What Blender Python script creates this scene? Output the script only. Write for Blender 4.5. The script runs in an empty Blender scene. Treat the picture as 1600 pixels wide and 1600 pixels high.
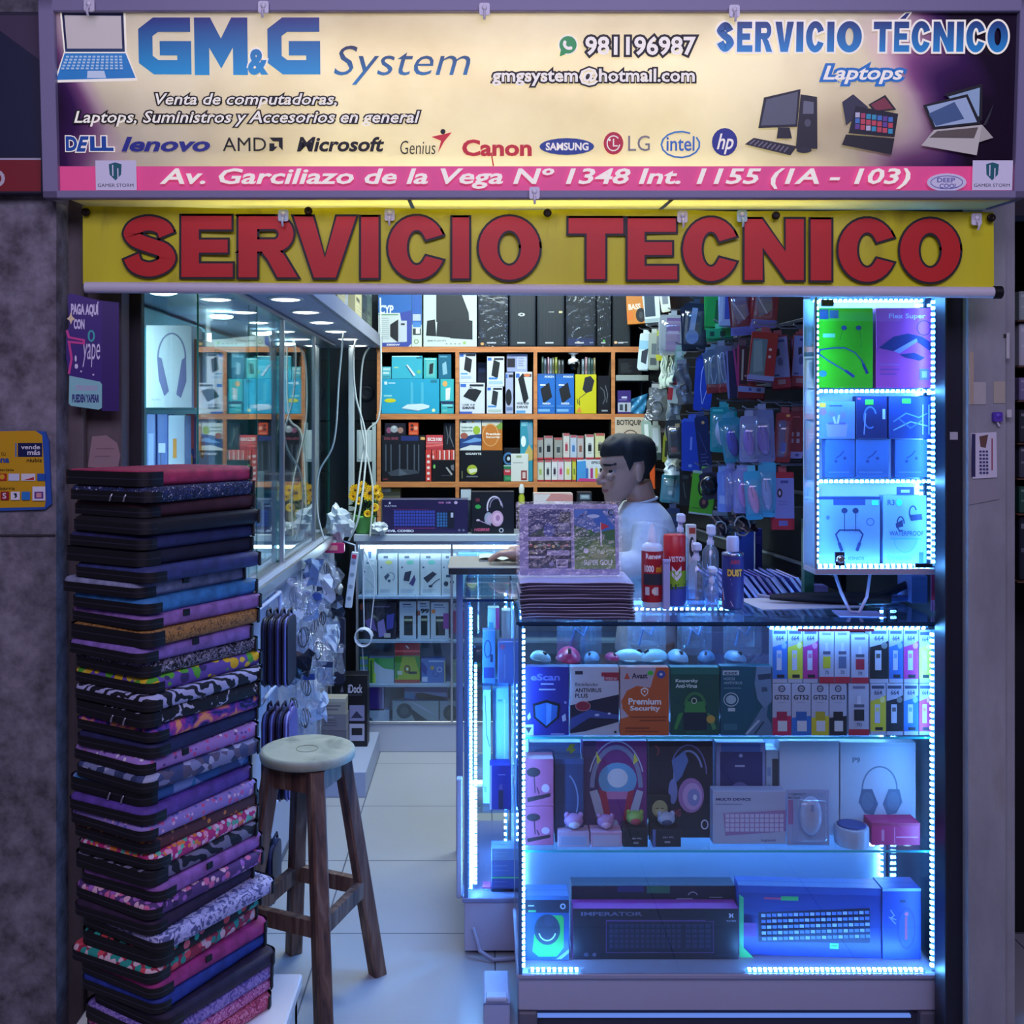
import bpy, math, random
from mathutils import Vector, Matrix
R = random.Random(7)
scene = bpy.context.scene
COL = scene.collection
CX, CY, F, H = 755.0, 665.0, 1600.0, 1.584

# ---------------------------------------------------------------- camera, world, large lights, exposure
cam = bpy.data.cameras.new('camera'); cam.sensor_width = 36; cam.lens = 36
cam.shift_x = (800 - CX) / 1600; cam.shift_y = -(800 - CY) / 1600
cam.clip_start = .05
co = bpy.data.objects.new('camera', cam); COL.objects.link(co)
co.location = (0, 0, H); co.rotation_euler = (math.pi / 2, 0, 0)
scene.camera = co
vs = scene.view_settings
vs.view_transform = 'Standard'; vs.look = 'None'; vs.exposure = 0; vs.gamma = 1
scene.display_settings.display_device = 'sRGB'
cy = scene.cycles
cy.max_bounces = 7; cy.diffuse_bounces = 3; cy.glossy_bounces = 4; cy.transmission_bounces = 4
cy.transparent_max_bounces = 40; cy.caustics_reflective = False; cy.caustics_refractive = False
cy.sample_clamp_indirect = 4
w = bpy.data.worlds.new('night_arcade'); scene.world = w; w.use_nodes = True
bg = w.node_tree.nodes['Background']; bg.inputs[0].default_value = (.42, .36, .62, 1); bg.inputs[1].default_value = .15

def area(name, loc, target, sx, sy, power, col, spread=180):
    l = bpy.data.lights.new(name, 'AREA'); l.shape = 'RECTANGLE'; l.size = sx; l.size_y = sy
    l.energy = power; l.color = col; l.spread = math.radians(spread)
    o = bpy.data.objects.new(name, l); COL.objects.link(o); o.location = loc
    o.rotation_euler = (Vector(target) - Vector(loc)).to_track_quat('-Z', 'Y').to_euler()
    return o
# the arcade's own ceiling lights in the corridor, above and behind the viewer
area('corridor_lamp', (.2, -.4, 3.3), (0, 2.4, 1.0), 3.2, 1.2, 66, (.70, .63, 1.0))
# the shop's ceiling light over the back half, then an added blue fill
area('overhead_light', (.1, 4.35, 2.72), (.1, 4.55, 0), 1.2, .5, 42, (.86, 1.0, .97), 165)
area('overhead_light', (.1, 3.0, 2.72), (.0, 3.1, 0), 1.2, .3, 26, (.20, .40, 1.0))  # added blue fill that tints the near floor, no known fitting

# ---------------------------------------------------------------- materials
def lin(h):
    c = [int(h[i:i + 2], 16) / 255 for i in (0, 2, 4)]
    return tuple(x / 12.92 if x <= .04045 else ((x + .055) / 1.055) ** 2.4 for x in c) + (1,)
_M = {}
def M(h, r=.5, em=0, me=0, coat=0):
    k = (h, r, em, me, coat)
    if k not in _M:
        m = bpy.data.materials.new('paint_' + h); m.use_nodes = True
        b = m.node_tree.nodes['Principled BSDF']
        b.inputs['Base Color'].default_value = lin(h); b.inputs['Roughness'].default_value = r
        b.inputs['Metallic'].default_value = me
        if coat: b.inputs['Coat Weight'].default_value = coat; b.inputs['Coat Roughness'].default_value = .08
        if em:
            b.inputs['Emission Color'].default_value = lin(h); b.inputs['Emission Strength'].default_value = em
        _M[k] = m
    return _M[k]
def newmat(name):
    m = bpy.data.materials.new(name); m.use_nodes = True
    nt = m.node_tree
    return m, nt, nt.nodes['Principled BSDF']
def nd(nt, t, **kw):
    n = nt.nodes.new(t)
    for k, v in kw.items(): setattr(n, k, v)
    return n
def ramp(nt, stops, interp='LINEAR'):
    n = nt.nodes.new('ShaderNodeValToRGB'); n.color_ramp.interpolation = interp
    e = n.color_ramp.elements
    while len(e) < len(stops): e.new(.5)
    for i, (p, c) in enumerate(stops):
        e[i].position = p; e[i].color = lin(c)
    return n
def objco(nt, sc=(1, 1, 1), rot=(0, 0, 0)):
    t = nd(nt, 'ShaderNodeTexCoord'); mp = nd(nt, 'ShaderNodeMapping')
    mp.inputs['Scale'].default_value = sc; mp.inputs['Rotation'].default_value = rot
    nt.links.new(t.outputs['Object'], mp.inputs[0]); return mp
def emis(name, col, s):
    m = bpy.data.materials.new(name); m.use_nodes = True; nt = m.node_tree; nt.nodes.clear()
    e = nd(nt, 'ShaderNodeEmission'); e.inputs[0].default_value = (*col, 1); e.inputs[1].default_value = s
    o = nd(nt, 'ShaderNodeOutputMaterial'); nt.links.new(e.outputs[0], o.inputs[0]); return m
def glassmat(name, tint=(1, 1, 1), f0=.04, fmax=.95, rough=.0, haze=0, bump=0, bsc=30, gl=(1, 1, 1)):
    m = bpy.data.materials.new(name); m.use_nodes = True; nt = m.node_tree; nt.nodes.clear(); L = nt.links.new
    tr = nd(nt, 'ShaderNodeBsdfTransparent'); tr.inputs[0].default_value = (*tint, 1)
    g = nd(nt, 'ShaderNodeBsdfGlossy'); g.inputs['Roughness'].default_value = rough; g.inputs[0].default_value = (*gl, 1)
    lw = nd(nt, 'ShaderNodeLayerWeight'); lw.inputs[0].default_value = .5
    p = nd(nt, 'ShaderNodeMath', operation='POWER'); p.inputs[1].default_value = 5
    ma = nd(nt, 'ShaderNodeMath', operation='MULTIPLY_ADD'); ma.inputs[1].default_value = fmax - f0; ma.inputs[2].default_value = f0
    L(lw.outputs['Facing'], p.inputs[0]); L(p.outputs[0], ma.inputs[0])
    if bump:
        n = nd(nt, 'ShaderNodeTexNoise'); n.inputs['Scale'].default_value = bsc; n.inputs['Detail'].default_value = 3
        bp = nd(nt, 'ShaderNodeBump'); bp.inputs['Strength'].default_value = bump; bp.inputs['Distance'].default_value = .02
        mp = objco(nt); L(mp.outputs[0], n.inputs['Vector']); L(n.outputs['Fac'], bp.inputs['Height'])
        L(bp.outputs[0], g.inputs['Normal']); L(bp.outputs[0], lw.inputs['Normal'])
    mx = nd(nt, 'ShaderNodeMixShader'); L(ma.outputs[0], mx.inputs[0]); L(tr.outputs[0], mx.inputs[1]); L(g.outputs[0], mx.inputs[2])
    out = mx
    if haze:
        d = nd(nt, 'ShaderNodeBsdfDiffuse'); d.inputs[0].default_value = (.75, .8, .9, 1)
        m2 = nd(nt, 'ShaderNodeMixShader'); m2.inputs[0].default_value = haze
        L(mx.outputs[0], m2.inputs[1]); L(d.outputs[0], m2.inputs[2]); out = m2
    o = nd(nt, 'ShaderNodeOutputMaterial'); L(out.outputs[0], o.inputs[0]); return m
GLASS = glassmat('clear_glass', (.93, .98, .98), .045)
MIRROR = glassmat('showcase_glass', (.86, .95, .95), .10, 1.0)
FILM = glassmat('plastic_film', (.97, .97, .98), .10, .9, .12, .05, .5, 60)
BAGF = glassmat('crinkled_bag', (.9, .94, .98), .14, .95, .08, .07, .6, 60)
WRAP = glassmat('shrink_wrap', (.96, .96, .97), .025, .7, .06, 0, .7, 26)
BLISTER = glassmat('blister_plastic', (.95, .95, .98), .08, .9, .06, .06)
CLEARP = glassmat('clear_bottle_plastic', (.80, .88, .97), .08, .9, .08, .12)
BLACK, WHITE, GRAY = M('0c0c10', .4), M('e8e8ea', .45), M('808488', .5)
ALU = M('b4b8c0', .3, 0, .85)
LEDB = emis('led_bead_light', (.115, .39, 1.0), 120)
LEDS = emis('led_strip_glow', (.06, .30, 1.0), 1.6)
LEDW = emis('led_white_glow', (.62, .85, 1.0), 8)
EDGE = M('2f8f80', .15)

def hexmix(a, b, t):
    return ''.join('%02x' % int(int(a[i:i+2], 16) * (1 - t) + int(b[i:i+2], 16) * t) for i in (0, 2, 4))

# ---------------------------------------------------------------- text
_T = {}
def textgeo(s, bold=0, shear=0, sp=1, base=None):
    k = (s, bold, shear, sp)
    if k not in _T:
        cu = bpy.data.curves.new('t', 'FONT'); cu.body = s; cu.offset = bold; cu.shear = shear
        cu.space_character = sp; cu.resolution_u = 3 if len(s) < 12 else 2; cu.fill_mode = 'FRONT'
        ob = bpy.data.objects.new('t', cu); me = bpy.data.meshes.new_from_object(ob)
        _T[k] = ([(v.co.x, v.co.y) for v in me.vertices], [tuple(p.vertices) for p in me.polygons])
        bpy.data.objects.remove(ob); bpy.data.meshes.remove(me); bpy.data.curves.remove(cu)
    return _T[k]

# ---------------------------------------------------------------- mesh builder
class B:
    def __init__(s): s.v, s.f, s.fm, s.sm, s.mats = [], [], [], [], []
    def mi(s, m):
        if isinstance(m, str): m = M(m)
        if m not in s.mats: s.mats.append(m)
        return s.mats.index(m)
    def add(s, vs, fs, m, smooth=False, T=None):
        b = len(s.v); k = s.mi(m)
        s.v += [tuple(T @ Vector(p)) for p in vs] if T is not None else [tuple(p) for p in vs]
        for f in fs:
            s.f.append(tuple(b + i for i in f)); s.fm.append(k); s.sm.append(smooth)
        return s
    def box(s, x0, x1, y0, y1, z0, z1, m, c=0, T=None):
        if c <= 0:
            vs = [(x, y, z) for z in (z0, z1) for y in (y0, y1) for x in (x0, x1)]
            return s.add(vs, [(0, 2, 3, 1), (4, 5, 7, 6), (0, 1, 5, 4), (2, 6, 7, 3), (0, 4, 6, 2), (1, 3, 7, 5)], m, T=T)
        X, Y, Z = (x0, x1), (y0, y1), (z0, z1); vs = []; ix = {}
        for i in (0, 1):
            for j in (0, 1):
                for k in (0, 1):
                    p = [X[i], Y[j], Z[k]]; d = [c if t == 0 else -c for t in (i, j, k)]
                    for ax in range(3):
                        q = [p[t] + (0 if t == ax else d[t]) for t in range(3)]
                        ix[i, j, k, ax] = len(vs); vs.append(q)
        g = lambda i, j, k, a: ix[i, j, k, a]
        fs = []
        for a in range(3):
            for e in (0, 1):
                o = [t for t in range(3) if t != a]
                def q(u, v):
                    t = [0, 0, 0]; t[a] = e; t[o[0]] = u; t[o[1]] = v; return ix[t[0], t[1], t[2], a]
                f = [q(0, 0), q(1, 0), q(1, 1), q(0, 1)]
                if (e == 1) != (a == 1): fs.append(f)
                else: fs.append(f[::-1])
            for u in (0, 1):
                for v in (0, 1):
                    o = [t for t in range(3) if t != a]
                    def q2(e, ax):
                        t = [0, 0, 0]; t[a] = e; t[o[0]] = u; t[o[1]] = v; return ix[t[0], t[1], t[2], ax]
                    fs.append([q2(0, o[0]), q2(1, o[0]), q2(1, o[1]), q2(0, o[1])])
        for i in (0, 1):
            for j in (0, 1):
                for k in (0, 1): fs.append([g(i, j, k, 0), g(i, j, k, 1), g(i, j, k, 2)])
        return s.add(vs, fs, m, T=T)
    def prism(s, pts, a, b, m, axis='z', smooth=False, T=None):
        n = len(pts)
        def P3(p, t): return (p[0], p[1], t) if axis == 'z' else (p[0], t, p[1]) if axis == 'y' else (t, p[0], p[1])
        vs = [P3(p, a) for p in pts] + [P3(p, b) for p in pts]
        s.add(vs, [tuple(range(n))[::-1], tuple(range(n, 2 * n))], m, T=T)
        s.add(vs, [(i, (i + 1) % n, n + (i + 1) % n, n + i) for i in range(n)], m, smooth, T=T)
        return s
    def tube(s, pts, r, m, n=6, cap=True, T=None):
        pts = [Vector(p) for p in pts]; k = len(pts); rs = r if isinstance(r, (list, tuple)) else [r] * k
        vs = []; up = Vector((0, 0, 1)); last = None
        for i, p in enumerate(pts):
            d = (pts[min(i + 1, k - 1)] - pts[max(i - 1, 0)])
            d = d.normalized() if d.length > 1e-9 else Vector((0, 0, 1))
            if last is None:
                a = d.cross(up); a = a if a.length > .05 else d.cross(Vector((1, 0, 0)))
            else: a = last - d * last.dot(d)
            a = a.normalized() if a.length > 1e-6 else d.orthogonal().normalized()
            last = a; b = d.cross(a)
            for j in range(n):
                t = 2 * math.pi * j / n; vs.append(p + (a * math.cos(t) + b * math.sin(t)) * rs[i])
        fs = [(i * n + j, i * n + (j + 1) % n, (i + 1) * n + (j + 1) % n, (i + 1) * n + j) for i in range(k - 1) for j in range(n)]
        s.add(vs, fs, m, True, T)
        if cap: s.add(vs, [tuple(range(n))[::-1], tuple((k - 1) * n + j for j in range(n))], m, T=T)
        return s
    def lathe(s, prof, m, n=20, c=(0, 0, 0), sx=1, sy=1, T=None, smooth=True):
        vs = []; fs = []; k = len(prof)
        for r, z in prof:
            for j in range(n):
                t = 2 * math.pi * j / n; vs.append((c[0] + r * math.cos(t) * sx, c[1] + r * math.sin(t) * sy, c[2] + z))
        for i in range(k - 1):
            for j in range(n): fs.append((i * n + j, i * n + (j + 1) % n, (i + 1) * n + (j + 1) % n, (i + 1) * n + j))
        s.add(vs, fs, m, smooth, T)
        s.add(vs, [tuple(range(n))[::-1], tuple((k - 1) * n + j for j in range(n))], m, False, T); return s
    def ball(s, c, r, m, n=14, k=8, T=None, zmin=-1):
        prof = []
        for i in range(k + 1):
            z = zmin + (1 - zmin) * i / k
            z = math.sin(math.asin(max(-1, zmin)) + (math.pi / 2 - math.asin(max(-1, zmin))) * i / k)
            prof.append((max(1e-4, math.sqrt(max(0, 1 - z * z))), z))
        T2 = Matrix.Translation(c) @ Matrix.Diagonal((r[0], r[1], r[2], 1))
        return s.lathe(prof, m, n, T=(T @ T2) if T is not None else T2)
    def grid(s, nu, nv, fn, m, smooth=True, T=None):
        vs = [fn(i / nu, j / nv) for j in range(nv + 1) for i in range(nu + 1)]
        fs = [(j * (nu + 1) + i, j * (nu + 1) + i + 1, (j + 1) * (nu + 1) + i + 1, (j + 1) * (nu + 1) + i) for j in range(nv) for i in range(nu)]
        return s.add(vs, fs, m, smooth, T)
    def sheet(s, pts3, m, T=None): return s.add(pts3, [tuple(range(len(pts3)))], m, T=T)
    # printed artwork on a plane: O top-left corner, U to the right, V downwards (metres per unit), N out of the face
    def art(s, items, O, U, V, N, step=.00012, start=.0003):
        O, U, V, N = Vector(O), Vector(U), Vector(V), Vector(N).normalized(); lu, lv = U.length, V.length
        off = start
        def q(x, y, o): return O + U * x + V * y + N * o
        def flat(pts, col):
            p3 = [q(x, y, off) for x, y in pts]
            a = sum(((pts[i][0] * pts[(i + 1) % len(pts)][1] - pts[(i + 1) % len(pts)][0] * pts[i][1]) for i in range(len(pts))))
            s.sheet(p3 if a < 0 else p3[::-1], col)
        def line(pts, th, col, closed=False):
            hw = th * lu / 2; P = [Vector((x * lu, y * lv)) for x, y in pts]; n = len(P); L, Rr = [], []
            for i in range(n):
                a = P[i] - P[i - 1] if (i or closed) else P[1] - P[0]
                b = P[(i + 1) % n] - P[i] if (i < n - 1 or closed) else P[-1] - P[-2]
                a = a.normalized(); b = b.normalized(); t = (a + b)
                t = t.normalized() if t.length > 1e-6 else a
                nn = Vector((-t.y, t.x)); c = max(.5, abs(nn.dot(Vector((-a.y, a.x)))))
                L.append(P[i] + nn * hw / c); Rr.append(P[i] - nn * hw / c)
            vs = [q(p.x / lu, p.y / lv, off) for p in L + Rr]; m = n if closed else n - 1
            s.add(vs, [(i, (i + 1) % n, n + (i + 1) % n, n + i) for i in range(m)], col)
        for it in items:
            k = it[0]
            if k == 'r':
                _, x0, y0, x1, y1, col = it; flat([(x0, y0), (x1, y0), (x1, y1), (x0, y1)], col)
            elif k == 'e':
                _, cx, cy_, rx, ry, col = it
                flat([(cx + rx * math.cos(t * math.pi / 10), cy_ + ry * math.sin(t * math.pi / 10)) for t in range(20)], col)
            elif k == 'o':
                _, cx, cy_, rx, ry, th, col = it
                line([(cx + rx * math.cos(t * math.pi / 12), cy_ + ry * math.sin(t * math.pi / 12)) for t in range(24)], th, col, True)
            elif k == 'a':
                _, cx, cy_, rx, ry, a0, a1, th, col = it
                line([(cx + rx * math.cos(math.radians(a0 + (a1 - a0) * t / 14)), cy_ - ry * math.sin(math.radians(a0 + (a1 - a0) * t / 14))) for t in range(15)], th, col)
            elif k == 'p': flat(it[1], it[2])
            elif k == 'q':
                n = len(it[1]); s.add([q(x, y, off) for x, y in it[1] + it[2]], [(i, i + 1, n + i + 1, n + i) for i in range(n - 1)], it[3])
            elif k == 'c': line(it[1], it[2], it[3], True)
            elif k == 'l': line(it[1], it[2], it[3])
            elif k == 'g':
                _, x0, y0, x1, y1, nx, ny, gap, col = it
                for i in range(nx):
                    for j in range(ny):
                        a, b = x0 + (x1 - x0) * i / nx, y0 + (y1 - y0) * j / ny
                        flat([(a, b), (a + (x1 - x0) / nx * (1 - gap), b), (a + (x1 - x0) / nx * (1 - gap), b + (y1 - y0) / ny * (1 - gap)), (a, b + (y1 - y0) / ny * (1 - gap))], col)
            elif k == 't':
                _, tx, x0, y0, x1, y1, col = it[:7]; bold = it[7] if len(it) > 7 else .01; sh = it[8] if len(it) > 8 else 0
                bv, bf = textgeo(tx, bold, sh)
                if not bv: continue
                ax, bx = min(p[0] for p in bv), max(p[0] for p in bv); ay, by = min(p[1] for p in bv), max(p[1] for p in bv)
                fx = lambda p: (x0 + (p[0] - ax) / (bx - ax) * (x1 - x0), y1 - (p[1] - ay) / max(1e-6, by - ay) * (y1 - y0))
                if len(it) > 9:
                    for oc, ow in zip(it[9::2], it[10::2]):
                        ov, of = textgeo(tx, bold + ow, sh); s.add([q(*fx(p), off) for p in ov], of, oc); off += step
                s.add([q(*fx(p), off) for p in bv], bf, col)
            off += step
        return s
    def obj(s, name, parent=None, loc=(0, 0, 0), rz=0, rot=None, **props):
        me = bpy.data.meshes.new(name); me.from_pydata(s.v, [], s.f)
        for m in s.mats: me.materials.append(m)
        me.polygons.foreach_set('material_index', s.fm); me.polygons.foreach_set('use_smooth', s.sm); me.update()
        o = bpy.data.objects.new(name, me); COL.objects.link(o)
        return place(o, parent, loc, rz, rot, **props)
def place(o, parent=None, loc=(0, 0, 0), rz=0, rot=None, **props):
    o.location = loc; o.rotation_euler = rot or (0, 0, math.radians(rz))
    if parent: o.parent = parent
    for k, v in props.items():
        if v: o['category' if k == 'cat' else k] = v
    return o
def thing(name, label, cat, loc=(0, 0, 0), rz=0, group=None):
    o = bpy.data.objects.new(name, None); COL.objects.link(o); o.empty_display_size = .05
    return place(o, None, loc, rz, label=label, cat=cat, group=group)
def dup(root, loc, rz=None, label=None, group=None, rot=None):
    r = root.copy(); COL.objects.link(r); r.location = loc
    if rz is not None: r.rotation_euler = (0, 0, math.radians(rz))
    if rot: r.rotation_euler = rot
    if label: r['label'] = label
    if group: r['group'] = group
    for ch in list(root.children):
        c = ch.copy(); COL.objects.link(c); c.parent = r
        for g in list(ch.children):
            d = g.copy(); COL.objects.link(d); d.parent = c
    return r
def struct(b, name, **kw): return b.obj(name, kind='structure', **kw)
def WX(px, Y): return (px - CX) / F * Y
def WZ(py, Y): return H - (py - CY) / F * Y
def rrect(x0, x1, y0, y1, r, n=4):
    pts = []
    for cx, cy_, a in ((x1 - r, y1 - r, 0), (x0 + r, y1 - r, 90), (x0 + r, y0 + r, 180), (x1 - r, y0 + r, 270)):
        for i in range(n + 1):
            t = math.radians(a + 90 * i / n); pts.append((cx + r * math.cos(t), cy_ + r * math.sin(t)))
    return pts

# a printed carton: front face spans x0..x1 (seen size at distance Y) from height zb up to yt
def carton(name, label, cat, x0, x1, yt, Y, zb, d, col, art=(), rz=0, group=None, side=None, r=.4, dy=0, h=None, kids=()):
    wd = (x1 - x0) / F * Y; ht = h or max(.01, WZ(yt, Y) - zb); X = WX((x0 + x1) / 2, Y)
    b = B(); c = min(.0012, wd / 20, ht / 20)
    b.box(-wd / 2, wd / 2, 0, d, 0, ht, M(col, r), c)
    if side:
        m = M(side, r)
        b.box(-wd / 2 - .0003, -wd / 2 + .0005, .001, d - .001, .001, ht - .001, m); b.box(wd / 2 - .0005, wd / 2 + .0003, .001, d - .001, .001, ht - .001, m)
        b.box(-wd / 2 + .001, wd / 2 - .001, .001, d - .001, ht - .0005, ht + .0003, m)
    b.box(-wd / 2 + .0005, wd / 2 - .0005, d * .49, d * .51, ht - .0003, ht + .0002, M(hexmix(col, '000000', .25), r))
    b.art(art, (-wd / 2, 0, ht), (wd, 0, 0), (0, 0, -ht), (0, -1, 0))
    o = b.obj(name, None, (X, Y + dy, zb), rz, label=label, cat=cat, group=group)
    for kn, ka in kids:
        B().art(ka, (-wd / 2, 0, ht), (wd, 0, 0), (0, 0, -ht), (0, -1, 0), start=.0022).obj(kn, o)
    return o
# picture motifs for the printed faces, as lists of art items
def lines(x0, x1, y0, y1, n, col, th=.012, jag=.35):
    return [('r', x0, y0 + (y1 - y0) * i / n, x0 + (x1 - x0) * (1 - jag * R.random()), y0 + (y1 - y0) * i / n + th, col) for i in range(n)]
def phones(cx, cy_, sx, sy, col, cup=None, pad=None):
    cup = cup or col; pad = pad or col
    return [('a', cx, cy_, sx, sy, -8, 188, sx * .16, col), ('p', [(cx - sx * 1.08, cy_ + sy * .0), (cx - sx * .78, cy_ + sy * .05), (cx - sx * .42, cy_ + sy * .95), (cx - sx * .72, cy_ + sy * 1.0), (cx - sx * 1.02, cy_ + sy * .6)], cup),
            ('p', [(cx + sx * 1.08, cy_), (cx + sx * .78, cy_ + sy * .05), (cx + sx * .42, cy_ + sy * .95), (cx + sx * .72, cy_ + sy * 1.0), (cx + sx * 1.02, cy_ + sy * .6)], pad)]
def slab(cx, cy_, w_, h_, a, col, asp=1):
    c, s_ = math.cos(math.radians(a)), math.sin(math.radians(a)); pts = []
    for x, y in ((-w_, -h_), (w_, -h_), (w_, h_), (-w_, h_)): pts.append((cx + (x * c - y * s_), cy_ + (x * s_ + y * c) * asp))
    return ('p', pts, col)
# ---------------------------------------------------------------- the room and the shop front
def concrete(name, cols, sc, bump=.25, streak=1, dark=None):
    m, nt, b = newmat(name); L = nt.links.new
    mp = objco(nt, (1, 1, streak)); n = nd(nt, 'ShaderNodeTexNoise'); n.inputs['Scale'].default_value = sc; n.inputs['Detail'].default_value = 7; n.inputs['Roughness'].default_value = .65
    L(mp.outputs[0], n.inputs['Vector']); r = ramp(nt, cols); L(n.outputs['Fac'], r.inputs[0]); L(r.outputs[0], b.inputs['Base Color'])
    bp = nd(nt, 'ShaderNodeBump'); bp.inputs['Strength'].default_value = bump; bp.inputs['Distance'].default_value = .01
    L(n.outputs['Fac'], bp.inputs['Height']); L(bp.outputs[0], b.inputs['Normal']); b.inputs['Roughness'].default_value = .8
    return m
CONC = concrete('bare_concrete', [(.32, '4e494e'), (.5, '77727a'), (.68, '928d96')], 18)
CONC2 = concrete('smooth_render', [(.3, '8a8a90'), (.6, 'a2a2a8'), (.75, '94908e')], 6, .1, .4)
JAMB = concrete('worn_painted_steel', [(.3, '4f4748'), (.55, '6b6062'), (.7, '5c5356')], 5, .1, .25)
DARK = M('17161f', .45)
def floormat():
    m, nt, b = newmat('pale_floor_tiles'); L = nt.links.new
    tc = objco(nt); br = nd(nt, 'ShaderNodeTexBrick'); br.offset = 0; br.squash = 1
    br.inputs['Scale'].default_value = 1; br.inputs['Mortar Size'].default_value = .0025; br.inputs['Brick Width'].default_value = .535; br.inputs['Row Height'].default_value = .535
    br.inputs['Color1'].default_value = lin('b4b7bc'); br.inputs['Color2'].default_value = lin('aeb1b6'); br.inputs['Mortar'].default_value = lin('5f6470')
    mp = tc; mp.inputs['Location'].default_value = (.5, .551, 0); L(mp.outputs[0], br.inputs['Vector'])
    n = nd(nt, 'ShaderNodeTexNoise'); n.inputs['Scale'].default_value = 5; n.inputs['Detail'].default_value = 5
    mx = nd(nt, 'ShaderNodeMix', data_type='RGBA', blend_type='MULTIPLY'); mx.inputs[0].default_value = .25
    r = ramp(nt, [(.35, 'b0b0b0'), (.65, 'ffffff')]); L(n.outputs['Fac'], r.inputs[0])
    L(br.outputs['Color'], mx.inputs[6]); L(r.outputs[0], mx.inputs[7]); L(mx.outputs[2], b.inputs['Base Color'])
    b.inputs['Roughness'].default_value = .32; return m
struct(B().box(-2.2, 2.2, .3, 5.7, -.06, 0, floormat()), 'floor')
struct(B().box(-1.3, 1.45, 2.62, 5.7, 2.78, 2.86, M('b9bcc4', .7)), 'ceiling')
struct(B().box(-1.3, 1.45, 5.62, 5.7, 0, 2.78, M('3a4048', .7)), 'wall_back')
struct(B().box(-1.24, -1.14, 2.66, 5.62, 0, 2.78, M('98a8b8', .7)), 'wall_left')
struct(B().box(1.28, 1.36, 2.74, 5.62, 0, 2.78, M('23232e', .7)), 'wall_right')
# left pier: concrete front, dark gap, worn steel jamb and shutter guide
b = B(); b.box(-1.9, WX(88, 2.42), 2.42, 2.7, 0, 3.0, CONC)
b.box(-1.9, WX(88, 2.42) - .002, 2.416, 2.42, WZ(835, 2.42) - .004, WZ(835, 2.42), M('3a3638', .9))
struct(b, 'pillar_left')
b = B(); b.box(WX(80, 2.52), WX(190, 2.52), 2.52, 2.66, 0, 2.6, JAMB); b.box(WX(100, 2.5), WX(132, 2.5), 2.49, 2.52, 0, 2.6, JAMB, .004)
struct(b, 'trim_1')
b = B(); b.box(WX(186, 2.6), WX(206, 2.6), 2.555, 2.60, 0, 2.6, M('3a3436', .5), .002); b.box(WX(206, 2.6), WX(226, 2.6), 2.575, 2.60, 0, 2.6, M('221e26', .5), .002)
struct(b, 'trim_2')
b = B(); b.box(WX(1472, 2.62), WX(1500, 2.62), 2.60, 2.665, 0, 2.6, M('1d1c2a', .4), .003); b.box(WX(1500, 2.62), WX(1513, 2.62), 2.585, 2.665, 0, 2.6, M('26304c', .35), .003)
b.box(WX(1484, 2.6), WX(1496, 2.6), 2.598, 2.6005, WZ(687, 2.6), WZ(675, 2.6), M('b8b6bc', .6)); struct(b, 'trim_3')
b = B(); b.box(WX(1513, 2.57), WX(1571, 2.57), 2.57, 2.665, 0, 3.0, CONC2); b.box(WX(1571, 2.57), WX(1592, 2.57), 2.59, 2.665, 0, 3.0, CONC2)
for x0, y0, x1, y1, c in ((1514, 550, 1521, 632, 'b09f8c'), (1521, 597, 1540, 632, 'b5b0ac'), (1552, 596, 1570, 630, 'b2aa9a'), (1572, 520, 1577, 560, 'c0bfc0'), (1573, 640, 1580, 652, 'c8c6c6'), (1568, 522, 1572, 528, '2a2626')):
    b.box(WX(x0, 2.57), WX(x1, 2.57), 2.568, 2.57, WZ(y1, 2.57), WZ(y0, 2.57), M(c, .8))
struct(b, 'pillar_right')
struct(B().box(-1.9, 1.9, 2.66, 2.74, 2.13, 3.0, M('2c2a30', .8)), 'beam_front')
struct(B().box(-1.9, 1.9, 2.2, 2.24, 2.66, 3.1, M('1f1d22', .9)), 'wall_above')

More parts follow.
